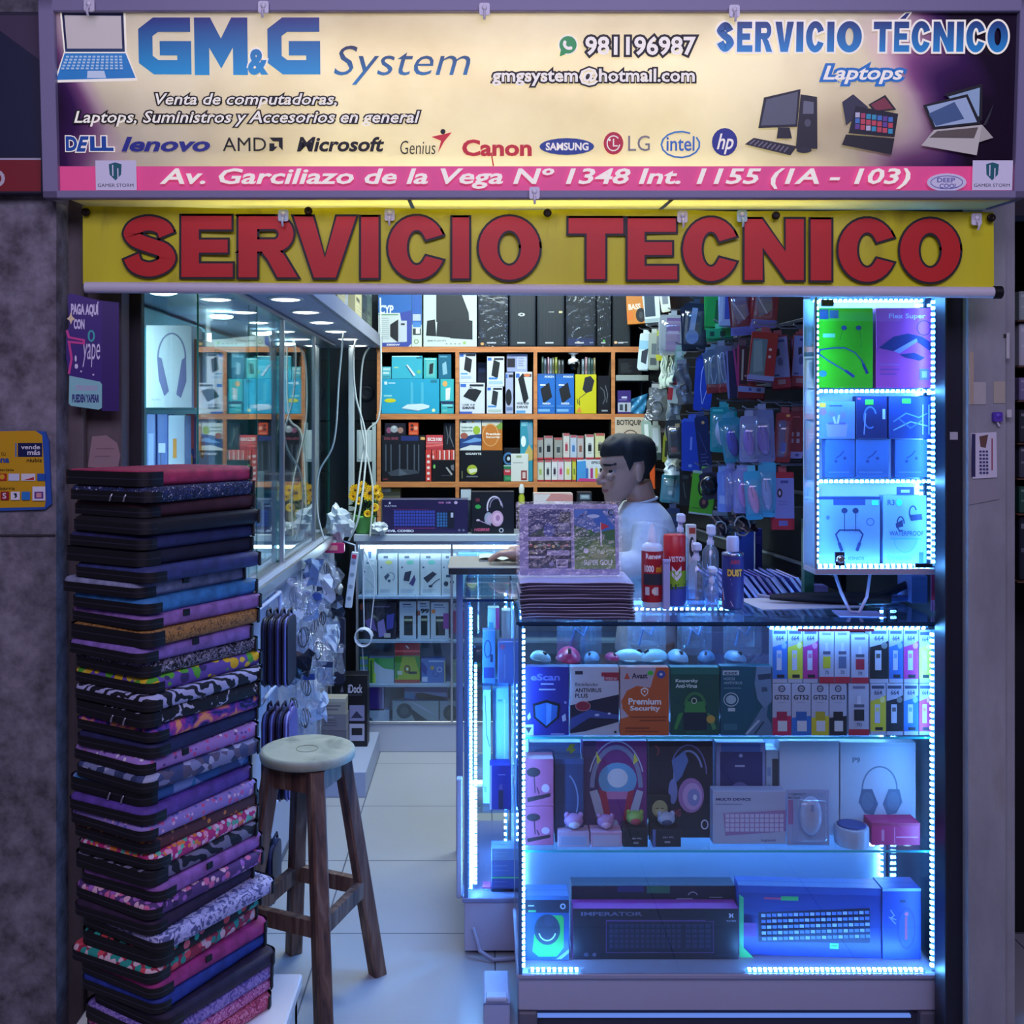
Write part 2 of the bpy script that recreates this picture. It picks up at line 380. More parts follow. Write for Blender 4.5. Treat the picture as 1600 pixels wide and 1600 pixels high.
def heavy(ch, x0, x1, y0, y1, st=29):
    w_, h_ = x1 - x0, y1 - y0; st = min(29, w_ * .34) if ch != 'I' else st; q = lambda pts: [(x0 + x, y0 + y) for x, y in pts]; hb = 21
    ell = lambda rx, ry, a0, a1, n: [(w_ / 2 + rx * math.cos(math.radians(a0 + (a1 - a0) * i / n)), h_ / 2 - ry * math.sin(math.radians(a0 + (a1 - a0) * i / n))) for i in range(n + 1)]
    if ch == 'I': return [q([(0, 0), (w_, 0), (w_, h_), (0, h_)])]
    if ch == 'E': return [q([(0, 0), (w_ - 2, 0), (w_ - 2, hb), (st, hb), (st, 37), (w_ - 8, 37), (w_ - 8, 57), (st, 57), (st, h_ - hb), (w_, h_ - hb), (w_, h_), (0, h_)])]
    if ch == 'T': return [q([(0, 0), (w_, 0), (w_, 24), (w_ / 2 + st / 2, 24), (w_ / 2 + st / 2, h_), (w_ / 2 - st / 2, h_), (w_ / 2 - st / 2, 24), (0, 24)])]
    if ch == 'V': return [q([(0, 0), (st + 1, 0), (w_ / 2, h_ - 30), (w_ - st - 1, 0), (w_, 0), (w_ / 2 + st * .58, h_), (w_ / 2 - st * .58, h_)])]
    if ch == 'N': return [q([(0, 0), (st - 2, 0), (w_ - st + 1, h_ - 44), (w_ - st + 1, 0), (w_, 0), (w_, h_), (w_ - st + 2, h_), (st - 1, 44), (st - 1, h_), (0, h_)])]
    if ch == 'O': return [(q(ell(w_ / 2, h_ / 2 + 2, 0, 360, 32)), q(ell(w_ / 2 - st, h_ / 2 - 20, 0, 360, 32)))]
    if ch == 'C': return [(q(ell(w_ / 2, h_ / 2 + 2, 24, 336, 26) ), q([(w_ - st - 1, h_ * .37)] + ell(w_ / 2 - st, h_ / 2 - 20, 50, 310, 24) + [(w_ - st - 1, h_ * .64)]))]
    if ch == 'R':
        r = [(w_ * .62 + w_ * .31 * math.cos(math.radians(t)), 27.5 - 27.5 * math.sin(math.radians(t))) for t in range(90, -91, -15)]
        i = [(w_ * .60 + w_ * .08 * math.cos(math.radians(t)), 28 - 8 * math.sin(math.radians(t))) for t in range(90, -91, -15)]
        return [(q([(0, 0)] + r + [(0, 55)]), q([(st, 20)] + i + [(st, 36)])), q([(0, 0), (st, 0), (st, h_), (0, h_)]), q([(w_ * .4, 54), (w_ * .66, 51), (w_ * .77, 60), (w_, h_), (w_ * .66, h_), (w_ * .5, 68), (w_ * .4, 56)])]
    P = [(w_ - 14, 31, 1, 0), (w_ - 18, 20, 0, 0)]
    mid = [(w_ - 15, 30), (w_ - 22, 18), (w_ * .5, 12), (22, 17), (15, 28), (22, 38), (w_ * .5, 46), (w_ - 20, 54), (w_ - 14, 67), (w_ - 22, h_ - 17), (w_ * .5, h_ - 11), (22, h_ - 17), (14, h_ - 31)]
    Q = [Vector(p) for p in mid]; sm = []
    for i in range(len(Q) - 1):
        p0, p1, p2, p3 = Q[max(i - 1, 0)], Q[i], Q[i + 1], Q[min(i + 2, len(Q) - 1)]
        for k_ in range(4):
            t = k_ / 4; sm.append(.5 * ((2 * p1) + (p2 - p0) * t + (2 * p0 - 5 * p1 + 4 * p2 - p3) * t * t + (3 * p1 - p0 - 3 * p2 + p3) * t ** 3))
    sm.append(Q[-1]); A_, B_ = [], []
    for i, p in enumerate(sm):
        d = (sm[min(i + 1, len(sm) - 1)] - sm[max(i - 1, 0)]).normalized(); n_ = Vector((-d.y, d.x)); hw = 13 - 2 * abs(d.x)
        A_.append(tuple(p + n_ * hw)); B_.append(tuple(p - n_ * hw))
    return [(q(A_), q(B_))]
def heavyword(tx, ext, y0, y1, fill, edge, th):
    out = []; k = (y1 - y0) / 95
    for ch, (x0, x1) in zip(tx, ext):
        for sh in heavy(ch, 0, (x1 - x0) / k, 0, 95):
            mp = lambda L: [(x0 + x * k, y0 + y * k) for x, y in L]
            if isinstance(sh, tuple):
                a, b_ = mp(sh[0]), mp(sh[1]); cl = abs(a[0][0] - a[-1][0]) + abs(a[0][1] - a[-1][1]) < .1
                out.append((0, ('c', a[:-1] if cl else a + b_[::-1], th, edge))); out.append((1, ('q', a, b_, fill)))
            else: out.append((0, ('c', mp(sh), th, edge))); out.append((1, ('p', mp(sh), fill)))
    return [i for _, i in sorted(out, key=lambda t: t[0])]
# ---------------------------------------------------------------- backlit shop sign
YS = 2.36; K = YS / F                       # metres per photo pixel on the sign face
def signmat():
    m, nt, b = newmat('backlit_sign_print'); L = nt.links.new
    tc = nd(nt, 'ShaderNodeTexCoord'); sp = nd(nt, 'ShaderNodeSeparateXYZ'); L(tc.outputs['Object'], sp.inputs[0])
    def mth(op, a, b_=None, c=None):
        n = nd(nt, 'ShaderNodeMath', operation=op)
        for i, v in enumerate((a, b_, c)):
            if v is None: continue
            if isinstance(v, (int, float)): n.inputs[i].default_value = v
            else: L(v, n.inputs[i])
        return n.outputs[0]
    x, z = sp.outputs['X'], sp.outputs['Z']
    # purple swooshes printed in both lower corners
    nz = nd(nt, 'ShaderNodeTexWave', wave_type='BANDS', bands_direction='DIAGONAL'); nz.inputs['Scale'].default_value = 2.2; nz.inputs['Distortion'].default_value = 2.5; nz.inputs['Detail'].default_value = 1
    L(tc.outputs['Object'], nz.inputs['Vector'])
    l = mth('ADD', mth('MULTIPLY', x, -7.0), -6.55); l = mth('ADD', l, mth('MULTIPLY', z, -1.6))
    r = mth('ADD', mth('MULTIPLY', x, 4.6), -4.0); r = mth('ADD', r, mth('ABSOLUTE', mth('MULTIPLY', mth('ADD', z, -.02), 1.6)))
    f = mth('MAXIMUM', l, r); f = mth('ADD', f, mth('MULTIPLY', mth('ADD', nz.outputs['Fac'], -.5), .35))
    rp = ramp(nt, [(0, 'eee8d8'), (.28, 'e2d0d8'), (.5, 'a56fa6'), (.72, '5a2b78'), (1, '2a1038')]); L(f, rp.inputs[0])
    n2 = nd(nt, 'ShaderNodeTexNoise'); n2.inputs['Scale'].default_value = 3; n2.inputs['Detail'].default_value = 6; L(tc.outputs['Object'], n2.inputs['Vector'])
    r2 = ramp(nt, [(.3, 'd8d0c0'), (.6, 'ffffff')]); L(n2.outputs['Fac'], r2.inputs[0])
    mx = nd(nt, 'ShaderNodeMix', data_type='RGBA', blend_type='MULTIPLY'); mx.inputs[0].default_value = .6
    L(rp.outputs[0], mx.inputs[6]); L(r2.outputs[0], mx.inputs[7])
    tl = nd(nt, 'ShaderNodeBsdfTranslucent'); L(mx.outputs[2], tl.inputs[0]); L(mx.outputs[2], b.inputs['Base Color']); b.inputs['Roughness'].default_value = .35
    L(mx.outputs[2], b.inputs['Emission Color']); b.inputs['Emission Strength'].default_value = .10
    ms = nd(nt, 'ShaderNodeMixShader'); ms.inputs[0].default_value = .55; L(b.outputs[0], ms.inputs[1]); L(tl.outputs[0], ms.inputs[2])
    L(ms.outputs[0], nt.nodes['Material Output'].inputs[0]); return m
def gradmat(name, z0, z1, c0, c1, em=.25):   # letters printed as a blend from one ink to another
    m, nt, b = newmat(name); L = nt.links.new
    tc = nd(nt, 'ShaderNodeTexCoord'); sp = nd(nt, 'ShaderNodeSeparateXYZ'); L(tc.outputs['Object'], sp.inputs[0])
    mr = nd(nt, 'ShaderNodeMapRange'); mr.inputs[1].default_value = z0; mr.inputs[2].default_value = z1; L(sp.outputs['Z'], mr.inputs[0])
    rp = ramp(nt, [(0, c0), (1, c1)]); L(mr.outputs[0], rp.inputs[0]); L(rp.outputs[0], b.inputs['Base Color']); L(rp.outputs[0], b.inputs['Emission Color'])
    b.inputs['Emission Strength'].default_value = em; b.inputs['Roughness'].default_value = .4; return m
def sz(py): return (160 - py) * K           # local height on the sign (origin at photo row 160)
E = .22
def S(c, e=E): return M(c, .4, e)
sign = thing('shop_sign', 'wide backlit shop sign over the stall with logos, phone number and address', 'sign', ((800 - CX) * K, YS, WZ(160, YS)))
sign.rotation_euler = (math.radians(3.5), 0, 0)
def sx(px): return (px - 800) * K
b = B()
for x0, x1, y0, y1 in ((66, 1606, 2, 23), (66, 1606, 297, 309), (66, 90, 2, 309), (1586, 1606, 2, 309)):
    b.box(sx(x0), sx(x1), -.012, .02, sz(y1), sz(y0), M('8d86a4', .45), .002)
b.box(sx(66), sx(1606), .02, .024, sz(22), sz(2), M('6c6484')); b.box(sx(66), sx(72), .02, .17, sz(309), sz(2), M('5e5870')); b.box(sx(1600), sx(1606), .02, .17, sz(309), sz(2), M('5e5870'))
b.box(sx(66), sx(1606), .165, .17, sz(309), sz(2), M('d8d4cc')); b.box(sx(66), sx(1606), .02, .17, sz(6), sz(2), M('5e5870'))
b.obj('sign_frame', sign)
B().box(sx(88), sx(1588), .004, .007, sz(300), sz(20), signmat()).obj('sign_panel', sign)
m, nt, bb = newmat('translucent_underside'); bb.inputs['Base Color'].default_value = lin('f0ecc0')
tl = nd(nt, 'ShaderNodeBsdfTranslucent'); tl.inputs[0].default_value = lin('f4efb8'); ms = nd(nt, 'ShaderNodeMixShader'); ms.inputs[0].default_value = .7
nt.links.new(bb.outputs[0], ms.inputs[1]); nt.links.new(tl.outputs[0], ms.inputs[2]); nt.links.new(ms.outputs[0], nt.nodes['Material Output'].inputs[0])
b = B().box(sx(100), sx(1596), .02, .165, sz(308), sz(306), m)
for px in (635, 1050): b.box(sx(px), sx(px + 6), .02, .165, sz(309.5), sz(308), M('55504a'))
b.obj('diffuser_underside', sign)
# the tubes inside the box
tb = B().tube([(sx(330), .12, sz(268)), (sx(1290), .12, sz(268))], .013, emis('tube_light', (1, .97, .60), 1), 8)
tb.obj('glow_tube', sign)
def tube_lamp(px, py, ln, p, c):
    l = bpy.data.lights.new('tube_lamp', 'AREA'); l.shape = 'RECTANGLE'; l.size = ln; l.size_y = .02; l.energy = p; l.color = c
    o = bpy.data.objects.new('tube_lamp', l); COL.objects.link(o); o.parent = sign; o.location = (sx(px), .10, sz(py)); o.rotation_euler = (math.pi / 2 + .5, 0, math.pi); return o
o = tube_lamp(800, 262, 1.0, 8.5, (1, 1, .56)); o.rotation_euler = (-math.pi / 2 - .55, 0, 0)
o.rotation_euler = (Vector((0, -.09, .10))).to_track_quat('-Z', 'Y').to_euler()
o = tube_lamp(800, 100, 1.9, 2.6, (.98, .96, .95)); o.rotation_euler = (Vector((0, -.1, .0))).to_track_quat('-Z', 'Y').to_euler()
o = tube_lamp(800, 235, 1.5, 3.0, (1, 1, .66)); o.rotation_euler = (Vector((0, .0, -.1))).to_track_quat('-Z', 'Y').to_euler()
# printing on the sign, one unit = one photo pixel
BL = gradmat('blue_print_letters', sz(118), sz(32), '1d9fd6', '1c2a78'); BL2 = gradmat('blue_print_heading', sz(84), sz(34), '1b8ccc', '18286e')
BLT = gradmat('blue_print_script', sz(132), sz(72), '2f9ad2', '1a2450', .12)
CRM, BK = S('f4efdc', .42), M('0b0b10', .5)
A = []
A += [('r', 90, 258, 1586, 299, S('e2508c', .30))]
# laptop drawing
A += [('p', [(96, 19), (198, 20), (199, 82), (215, 126), (84, 129), (101, 82)], CRM), ('p', [(99, 22), (195, 23), (196, 82), (103, 82)], BLT), ('p', [(103, 26), (191, 27), (192, 77), (106, 77)], S('d8d2c6', .18)),
      ('p', [(102, 84), (197, 84), (212, 122), (88, 125)], S('2f8fd0', .15)), ('p', [(137, 111), (163, 111), (166, 122), (136, 122)], S('cfe2ee', .2))]
for j in range(5):
    for i in range(13):
        t = j / 5; xa = 104 - t * 9 + i * (6.9 + t * .9); A.append(('r', xa, 88 + j * 4.6, xa + 4.6, 90.8 + j * 4.6, S('bfe0f0', .2)))
G = [(500, 41), (446, 41), (430, 53), (430, 94), (446, 106), (490, 106), (490, 77), (452, 77)]
A += [('l', [(x - 201, y) for x, y in G], 22, BL), ('p', [(305, 30), (330, 30), (346.5, 62), (363, 30), (388, 30), (388, 118), (365, 118), (365, 76), (346.5, 108), (328, 76), (328, 118), (305, 118)], BL),
      ('l', G, 22, BL), ('t', '&', 388, 78, 420, 118, BL, .05, 0, CRM, .05)]
A += [('t', 'System', 522, 73, 735, 133, BLT, -.004, .25)]
A += [('t', 'Venta de computadoras,', 243, 146, 526, 169, CRM, .012, .25, BK, .085), ('t', 'Laptops, Suministros y Accesorios en general', 115, 173, 656, 197, CRM, .012, .25, BK, .085)]
DB = S('1a4fa0', .15)
A += [('t', 'D', 101, 212, 119, 235, DB, .05, 0, CRM, .05), ('t', 'E', 117, 212, 138, 236, DB, .05, .35, CRM, .05), ('t', 'LL', 139, 212, 176, 235, DB, .05, 0, CRM, .05)]
A += [('t', 'lenovo', 188, 213, 327, 236, S('28308c', .15), .035, .25), ('t', 'AMD', 347, 214, 415, 235, BK, 0), ('p', [(420, 214), (441, 214), (441, 234), (435, 228), (435, 220), (426, 220)], BK), ('p', [(420, 223), (428, 223), (428, 228), (433, 228), (426, 235), (420, 235)], BK)]
A += [('t', 'Microsoft', 463, 213, 600, 236, BK, .03, .22), ('t', 'Genius', 625, 219, 680, 240, BK, -.004, .1), ('e', 692, 205, 4, 4, BK), ('p', [(674, 213), (706, 206), (694, 220), (684, 238), (689, 219)], S('d8202c', .25))]
RD = S('d0202a', .25)
A += [('t', 'Canon', 722, 217, 831, 243, RD, .035), ('l', [(768, 240), (771, 258)], 2, RD), ('e', 886, 228, 43, 13, S('1a3f92', .2)), ('t', 'SAMSUNG', 853, 222, 920, 234, CRM, .03)]
A += [('e', 959, 223, 15.5, 17.5, S('c01838', .25)), ('a', 959, 223, 10, 11.5, 40, 350, 1.6, CRM), ('l', [(959, 216), (959, 227), (966, 227)], 1.8, CRM), ('e', 953, 218, 1.8, 1.8, CRM), ('t', 'LG', 982, 211, 1016, 235, S('8a8a90', .1), .0)]
A += [('a', 1064, 225, 30, 20, 60, 395, 2.6, S('2a7cc8', .2)), ('t', 'intel', 1042, 212, 1086, 235, S('2a6cc0', .2), .012), ('e', 1133, 221, 20, 21.5, S('1f2f8c', .2)), ('t', 'hp', 1121, 208, 1147, 240, CRM, .012, .3)]
A += [('e', 887, 72, 15.5, 15.5, CRM), ('e', 887, 72, 13.5, 13.5, S('1f9a48', .25)), ('p', [(874, 90), (876, 79), (884, 86)], S('1f9a48', .25)), ('a', 889, 69, 8, 8.5, 185, 275, 4.5, CRM), ('e', 882, 68.5, 2.6, 3, CRM), ('e', 891, 77, 3, 2.6, CRM)]
A += [('t', '981196987', 914, 59, 1086, 88, CRM, .025, 0, BK, .095), ('t', 'gmgsystem@hotmail.com', 769, 107, 1085, 135, CRM, .022, 0, BK, .095)]
A += [('t', 'Laptops', 1285, 104, 1410, 132, CRM, .02, .25, S('1d78c4', .25), .13)]
A += heavyword('SERVICIO', [(1117, 1146), (1150, 1174), (1178, 1205), (1209, 1238), (1242, 1253), (1257, 1286), (1290, 1301), (1305, 1344)], 37, 83, BL2, CRM, 6) + [('c', [(1402, 33), (1412, 24), (1418, 24), (1411, 33)], 4, CRM), ('p', [(1402, 33), (1412, 24), (1418, 24), (1411, 33)], BL2)] + heavyword('TECNICO', [(1362, 1390), (1394, 1418), (1421, 1451), (1455, 1487), (1491, 1502), (1506, 1536), (1539, 1571)], 37, 83, BL2, CRM, 6)
# desktop computer, folding tablets, folding laptop
A += [('p', [(1193, 153), (1250, 140), (1246, 198), (1185, 200)], S('1c2028', .02)), ('p', [(1197, 156), (1246, 144), (1243, 194), (1189, 196)], S('687078', .06)), ('p', [(1216, 199), (1234, 199), (1238, 216), (1214, 216)], S('22262c', .02)),
      ('p', [(1250, 148), (1276, 152), (1278, 232), (1244, 232)], S('26292f', .02)), ('p', [(1255, 158), (1271, 160), (1271, 178), (1254, 178)], S('7a8088', .06)), ('e', 1262, 192, 5, 6, S('5a6068', .05)),
      ('p', [(1178, 215), (1246, 228), (1236, 242), (1164, 225)], S('2c2c34', .02)), ('e', 1257, 234, 12, 4.5, S('30323a', .02))]
for i in range(9): A.append(('l', [(1180 + i * 6.5, 218 + i * 1.4), (1172 + i * 6.7, 225 + i * 1.5)], 2, S('8a8690', .05)))
A += [('p', [(1315, 160), (1332, 148), (1356, 168), (1322, 196)], S('3c3e50', .04)), ('p', [(1356, 164), (1382, 149), (1400, 172), (1366, 176)], S('22242c', .02)), ('p', [(1360, 164), (1381, 153), (1395, 170), (1368, 173)], S('94404c', .08)),
      ('p', [(1336, 166), (1403, 178), (1398, 214), (1326, 208)], S('1e2030', .02)), ('p', [(1322, 210), (1398, 216), (1394, 241), (1316, 226)], S('26262c', .02))]
for i in range(7):
    for j in range(3): A.append(('r', 1336 + i * 8.6, 176 + j * 9 + i * 1.2, 1343 + i * 8.6, 183.5 + j * 9 + i * 1.2, S(R.choice(['d05060', '4a80c8', 'c8c8d8', '6a4a9a', '3aa0c0', 'b84a70']), .15)))
A += [('p', [(1474, 148), (1533, 132), (1534, 188), (1520, 192)], S('1a1c22', .02)), ('p', [(1480, 152), (1529, 138), (1529, 182), (1516, 186)], S('9ab8d0', .15)), ('p', [(1441, 165), (1510, 148), (1533, 194), (1458, 202)], S('1a1c22', .02)), ('p', [(1447, 167), (1508, 153), (1526, 191), (1461, 198)], S('a8c0d8', .15)),
      ('p', [(1450, 178), (1490, 160), (1506, 186), (1462, 197)], S('486890', .1)), ('p', [(1535, 196), (1551, 163), (1546, 182), (1540, 196)], S('30323a', .02)), ('p', [(1459, 203), (1534, 195), (1527, 242), (1440, 227)], S('c8c4b8', .15)), ('p', [(1464, 205), (1528, 199), (1522, 216), (1452, 215)], S('6a6258', .06)), ('p', [(1534, 195), (1552, 215), (1530, 222)], S('b8b4a8', .12))]
A += [('t', 'Av. Garciliazo de la Vega N\u00ba 1348 Int. 1155 (1A - 103)', 248, 262, 1424, 294, CRM, .022, .22)]
for cx0, x0, x1 in ((179, 148, 212), (1552, 1521, 1584)):
    A += [('r', x0, 250, x1, 296, S('ddd8ea', .12)), ('p', [(cx0 - 10, 256), (cx0, 253), (cx0 + 10, 256), (cx0 + 9, 272), (cx0, 281), (cx0 - 9, 272)], S('1f6a70', .05)), ('l', [(cx0 - 4, 257), (cx0 - 4, 274)], 2, S('ddd8ea', .1)), ('l', [(cx0 + 4, 262), (cx0 + 4, 277)], 2, S('ddd8ea', .1)), ('t', 'GAMER STORM', cx0 - 28, 286, cx0 + 28, 291, BK, 0)]
A += [('e', 1481, 284, 31, 14, S('ddd8ea', .12)), ('o', 1481, 284, 25, 10, 1.2, S('5a60a8', .08)), ('t', 'DEEP', 1466, 277, 1494, 284, S('5a60a8', .06), .02), ('t', 'COOL', 1470, 286, 1498, 293, S('5a60a8', .06), .02)]
b = B().art(A, (sx(0), .0038, sz(0)), (K, 0, 0), (0, 0, -K), (0, -1, 0), step=.00004); b.obj('lettering', sign)

# white adhesive hooks along the sign and the banner
def hook(px, py, Y, label, col='dedbe4'):
    b = B(); b.prism(rrect(-.012, .012, -.014, .014, .005), -.004, 0, M(col, .3), 'y')
    b.tube([(0, -.004, -.004), (0, -.014, -.010), (0, -.016, -.020), (0, -.010, -.026)], .0028, M(col, .3))
    b.ball((0, -.006, .003), (.006, .004, .006), M('f4f2f6', .25), 8, 5)
    return b.obj('adhesive_hook', None, (WX(px, Y), Y, WZ(py, Y)), label=label, cat='hook', group='white adhesive hooks on sign and banner')
for px, py, w_ in ((140, 9, 'above the laptop drawing at the sign end'), (412, 12, 'above the large blue letters of the sign'), (757, 15, 'at the middle of the sign frame top'), (1147, 18, 'above the blue heading of the sign')):
    hook(px, py, YS - .03, 'white adhesive hook stuck on the top frame ' + w_)
hook(835, 302, YS - .005, 'white adhesive hook stuck on the bottom frame of the lit sign')

# ---------------------------------------------------------------- yellow banner
YB = 2.44; KB = YB / F
ban = thing('vinyl_banner', 'yellow vinyl banner with red lettering hanging under the lit sign', 'banner', (WX(842, YB), YB, WZ(392, YB)))
def bx(px): return (px - 842) * KB
def bz(py, px=842): return (392 - py) * KB - (px - 842) * KB * .0055
def bannermat():
    m, nt, b = newmat('yellow_vinyl'); L = nt.links.new
    mp = objco(nt, (1, 1, .3)); n = nd(nt, 'ShaderNodeTexNoise'); n.inputs['Scale'].default_value = 8; n.inputs['Detail'].default_value = 6; L(mp.outputs[0], n.inputs[0])
    r = ramp(nt, [(.32, 'a89c10'), (.42, 'd4cc16'), (.7, 'e2da1a')]); L(n.outputs['Fac'], r.inputs[0]); L(r.outputs[0], b.inputs['Base Color']); b.inputs['Roughness'].default_value = .45
    return m
def cloth(u, v):
    px = 130 + u * 1423; py = 326 + v * 122
    return (bx(px), -.004 * math.sin(u * 23) * (1 - v) - .003 * math.sin(u * 57 + 2) * (1 - v * .6), bz(py, px) - .0025 * (1 - v) * abs(math.sin(u * 11)))
m = bannermat(); b = B().grid(120, 6, cloth, m)
b.obj('banner_cloth', ban)
b = B(); rd = M('cc1814', .45); lt = []
def bant(tx, ext, ym):
    for ch, (x0, x1) in zip(tx, ext):
        y0, y1 = ym + (x0 - 190) * .0055, ym + 95 + (x0 - 190) * .0055
        for sh in heavy(ch, x0, x1, y0, y1):
            strip = isinstance(sh, tuple); loops = (list(sh[0]), list(sh[1])) if strip else (sh,)
            P3 = lambda pts, o: [(bx(px), -o, (392 - py) * KB) for px, py in pts]
            closed = strip and Vector(sh[0][0]).__sub__(Vector(sh[0][-1])).length < 1
            outl = loops if closed else ((loops[0] + loops[1][::-1],) if strip else loops)
            for lp in outl:      # black edging
                tmp = lp[:-1] if closed else lp
                b.art([('l', tmp + [tmp[0], tmp[1]], 7, M('1a1214', .5))], (bx(0), -.008, 392 * KB), (KB, 0, 0), (0, 0, -KB), (0, -1, 0), start=0)
            if strip:
                n = len(sh[0]); b.add(P3(sh[0], .0086) + P3(sh[1], .0086), [(i, i + 1, n + i + 1, n + i) for i in range(n - 1)], rd)
            else: b.add(P3(sh, .0087), [tuple(range(len(sh)))], rd)
bant('SERVICIO', [(193, 277), (285, 365), (374, 466), (460, 557), (565, 592), (607, 696), (707, 733), (748, 843)], 338)
bant('TECNICO', [(888, 973), (980, 1057), (1066, 1153), (1162, 1254), (1265, 1297), (1308, 1398), (1404, 1498)], 338)
b.obj('lettering', ban)
b = B(); b.tube([(bx(134), 0, bz(453, 134)), (bx(1552), 0, bz(453, 1552))], .0135, M('d4cfd8', .4), 12); b.obj('bottom_rail', ban)
B().tube([(bx(1551), 0, bz(453, 1551)), (bx(1564), 0, bz(453, 1564))], .0155, BLACK, 12).obj('rail_end_cap', ban)
for px, py in ((137, 333), (483, 331), (855, 334), (1210, 338), (1545, 342)):
    B().lathe([(.004, .004), (.009, .006), (.010, 0)], M('2a2018', .35, 0, .6), 14, T=Matrix.Translation((bx(px), -.010, (392 - py) * KB)) @ Matrix.Rotation(math.pi / 2, 4, 'X')).obj('grommet', ban)
for px, py, c, w_ in ((443, 337, 'c8d8e8', 'first hook from the payment sign end, pale blue'), (609, 336, 'dedbe4', 'over the first letter C'), (1066, 339, 'dedbe4', 'over the second letter E'), (1159, 338, 'b8d8d8', 'pale green one over the second letter C'), (1525, 343, 'dedbe4', 'beside the end grommet near the grey pier')):
    hook(px, py, YB - .012, 'adhesive hook on the yellow banner, ' + w_, c)
# cables lying on top of the sign
b = B(); b.tube([(sx(px), 2.36, WZ(y, 2.36)) for px, y in ((1000, -8), (1120, -7), (1230, -9), (1300, -8), (1400, -6), (1500, -8), (1600, -7))], .006, BLACK)
o = b.obj('cable', None, label='black cable lying along the top edge of the lit sign', cat='cable')

# ---------------------------------------------------------------- neighbour's sign, payment signs, notices
b = B(); Y = 2.385; k = Y / F
nb = thing('neighbour_sign', 'dark blue sign board of the next stall with a red bottom stripe', 'sign', (WX(30, Y), Y, WZ(160, Y)))
q = lambda px: (px - 30) * k
b.box(q(-60), q(66), 0, .03, (160 - 302) * k, (160 - 18) * k, M('2a2638', .5), .002); b.obj('sign_frame', nb)
B().art([('r', -56, 24, 64, 245, M('141a3c', .5)), ('p', [(-56, 24), (64, 24), (64, 95), (0, 48), (-56, 20)], M('4a3a52', .5)), ('r', -56, 247, 64, 250, M('b8b4c0', .5)), ('r', -56, 250, 64, 299, M('8a1c24', .5)), ('t', 'O', -16, 266, 8, 292, M('d0c8cc', .5), .04)],
        (q(0), 0, 160 * k), (k, 0, 0), (0, 0, -k), (0, -1, 0)).obj('sign_face', nb)
Y = 2.412; k = Y / F
pay = thing('payment_card_sign', 'yellow board with card logos fixed on the concrete pier', 'sign', (WX(40, Y), Y, WZ(735, Y)))
q = lambda px: (px - 40) * k
b = B(); b.prism([(q(x), (735 - y) * k) for x, y in ((-60, 800), (70, 796), (80, 788), (76, 690), (70, 674), (-60, 671))], 0, .006, M('2a5ab0', .4), 'y'); b.obj('board', pay)
YW = M('d8a418', .4)
B().art([('p', [(-60, 674), (55, 673), (66, 680), (72, 780), (70, 792), (-60, 795)], YW), ('r', 28, 692, 66, 714, M('101a50', .4)), ('r', 24, 692, 26, 714, M('3a78c8', .4)), ('t', 'vende', 33, 695, 63, 702, WHITE, .02), ('t', 'm\u00e1s', 43, 703, 63, 711, WHITE, .02), ('t', 'niubiz', 42, 716, 66, 722, BLACK, .01), ('t', 'tu', 2, 706, 9, 712, M('80620c'), 0), ('t', 'ena', -6, 716, 15, 723, M('1f4fa0'), .03), ('t', 'tarjeta', 0, 732, 22, 737, BLACK, .0),
         ('r', -4, 740, 11, 751, M('c0281c')), ('e', 4, 745, 4, 4, M('e8b020')), ('r', 14, 740, 31, 751, M('d8dcea')), ('r', 34, 740, 56, 751, M('e8e4e4')), ('p', [(38, 750), (54, 745), (54, 750)], M('c03030')), ('r', 59, 740, 71, 751, M('1f5ab0')), ('t', 'barra', 0, 760, 24, 765, BLACK, .0),
         ('r', 2, 768, 15, 781, M('a01428')), ('t', 'S', 5, 770, 11, 779, WHITE, .02), ('r', 18, 768, 32, 781, M('f0eef0')), ('p', [(22, 771), (27, 770), (28, 776), (23, 779), (25, 775)], M('15203c')), ('r', 35, 768, 48, 781, M('2a80c8')), ('r', 52, 760, 72, 782, M('ecebf2')), ('r', 55, 768, 69, 779, M('6a3a8c')), ('r', 58, 770, 66, 777, M('e0a0a0'))],
        (q(0), 0, 735 * k), (k, 0, 0), (0, 0, -k), (0, -1, 0), step=.0002).obj('board_print', pay)
Y = 2.44; k = Y / F
yp = thing('payment_sign', 'purple sign with white lettering standing out from the steel jamb', 'sign', (WX(180, Y), 2.475, WZ(550, Y)), 14)
q = lambda px: (px - 180) * k
P = M('3b1a78', .35)
b = B(); b.prism([(q(x), (550 - y) * k) for x, y in ((102, 461), (107, 458), (150, 468), (178, 470), (178, 642), (152, 640), (104, 588), (100, 560), (100, 516), (104, 512))], -.004, .004, P, 'y'); b.obj('sign_board', yp)
WT = M('e4dcf0', .4)
B().art([('r', 153, 470, 178, 642, M('341668', .35)), ('t', 'PAGA AQU\u00cd', 107, 470, 148, 494, WT, .05), ('t', 'CON', 111, 498, 127, 514, WT, .05), ('p', [(107, 487), (109, 494), (113, 498), (109, 501), (107, 507), (105, 501), (101, 498), (105, 494)], M('f0dca8')), ('o', 137, 524, 4, 8, 2.6, M('3ab8b0')), ('t', 'yape', 124, 536, 150, 573, WT, .0, .15),
         ('l', [(101, 516), (104, 527), (126, 531), (126, 536), (104, 534), (108, 560), (104, 584)], 3.5, M('d83a90')), ('e', 114, 560, 1.5, 5, WT), ('e', 115, 572, 2.5, 4, WT), ('e', 122, 580, 1.4, 1.4, WT), ('e', 140, 585, 1.4, 1.4, WT)],
        (q(0), -.004, 550 * k), (k, 0, 0), (0, 0, -k), (0, -1, 0)).obj('sign_print', yp)
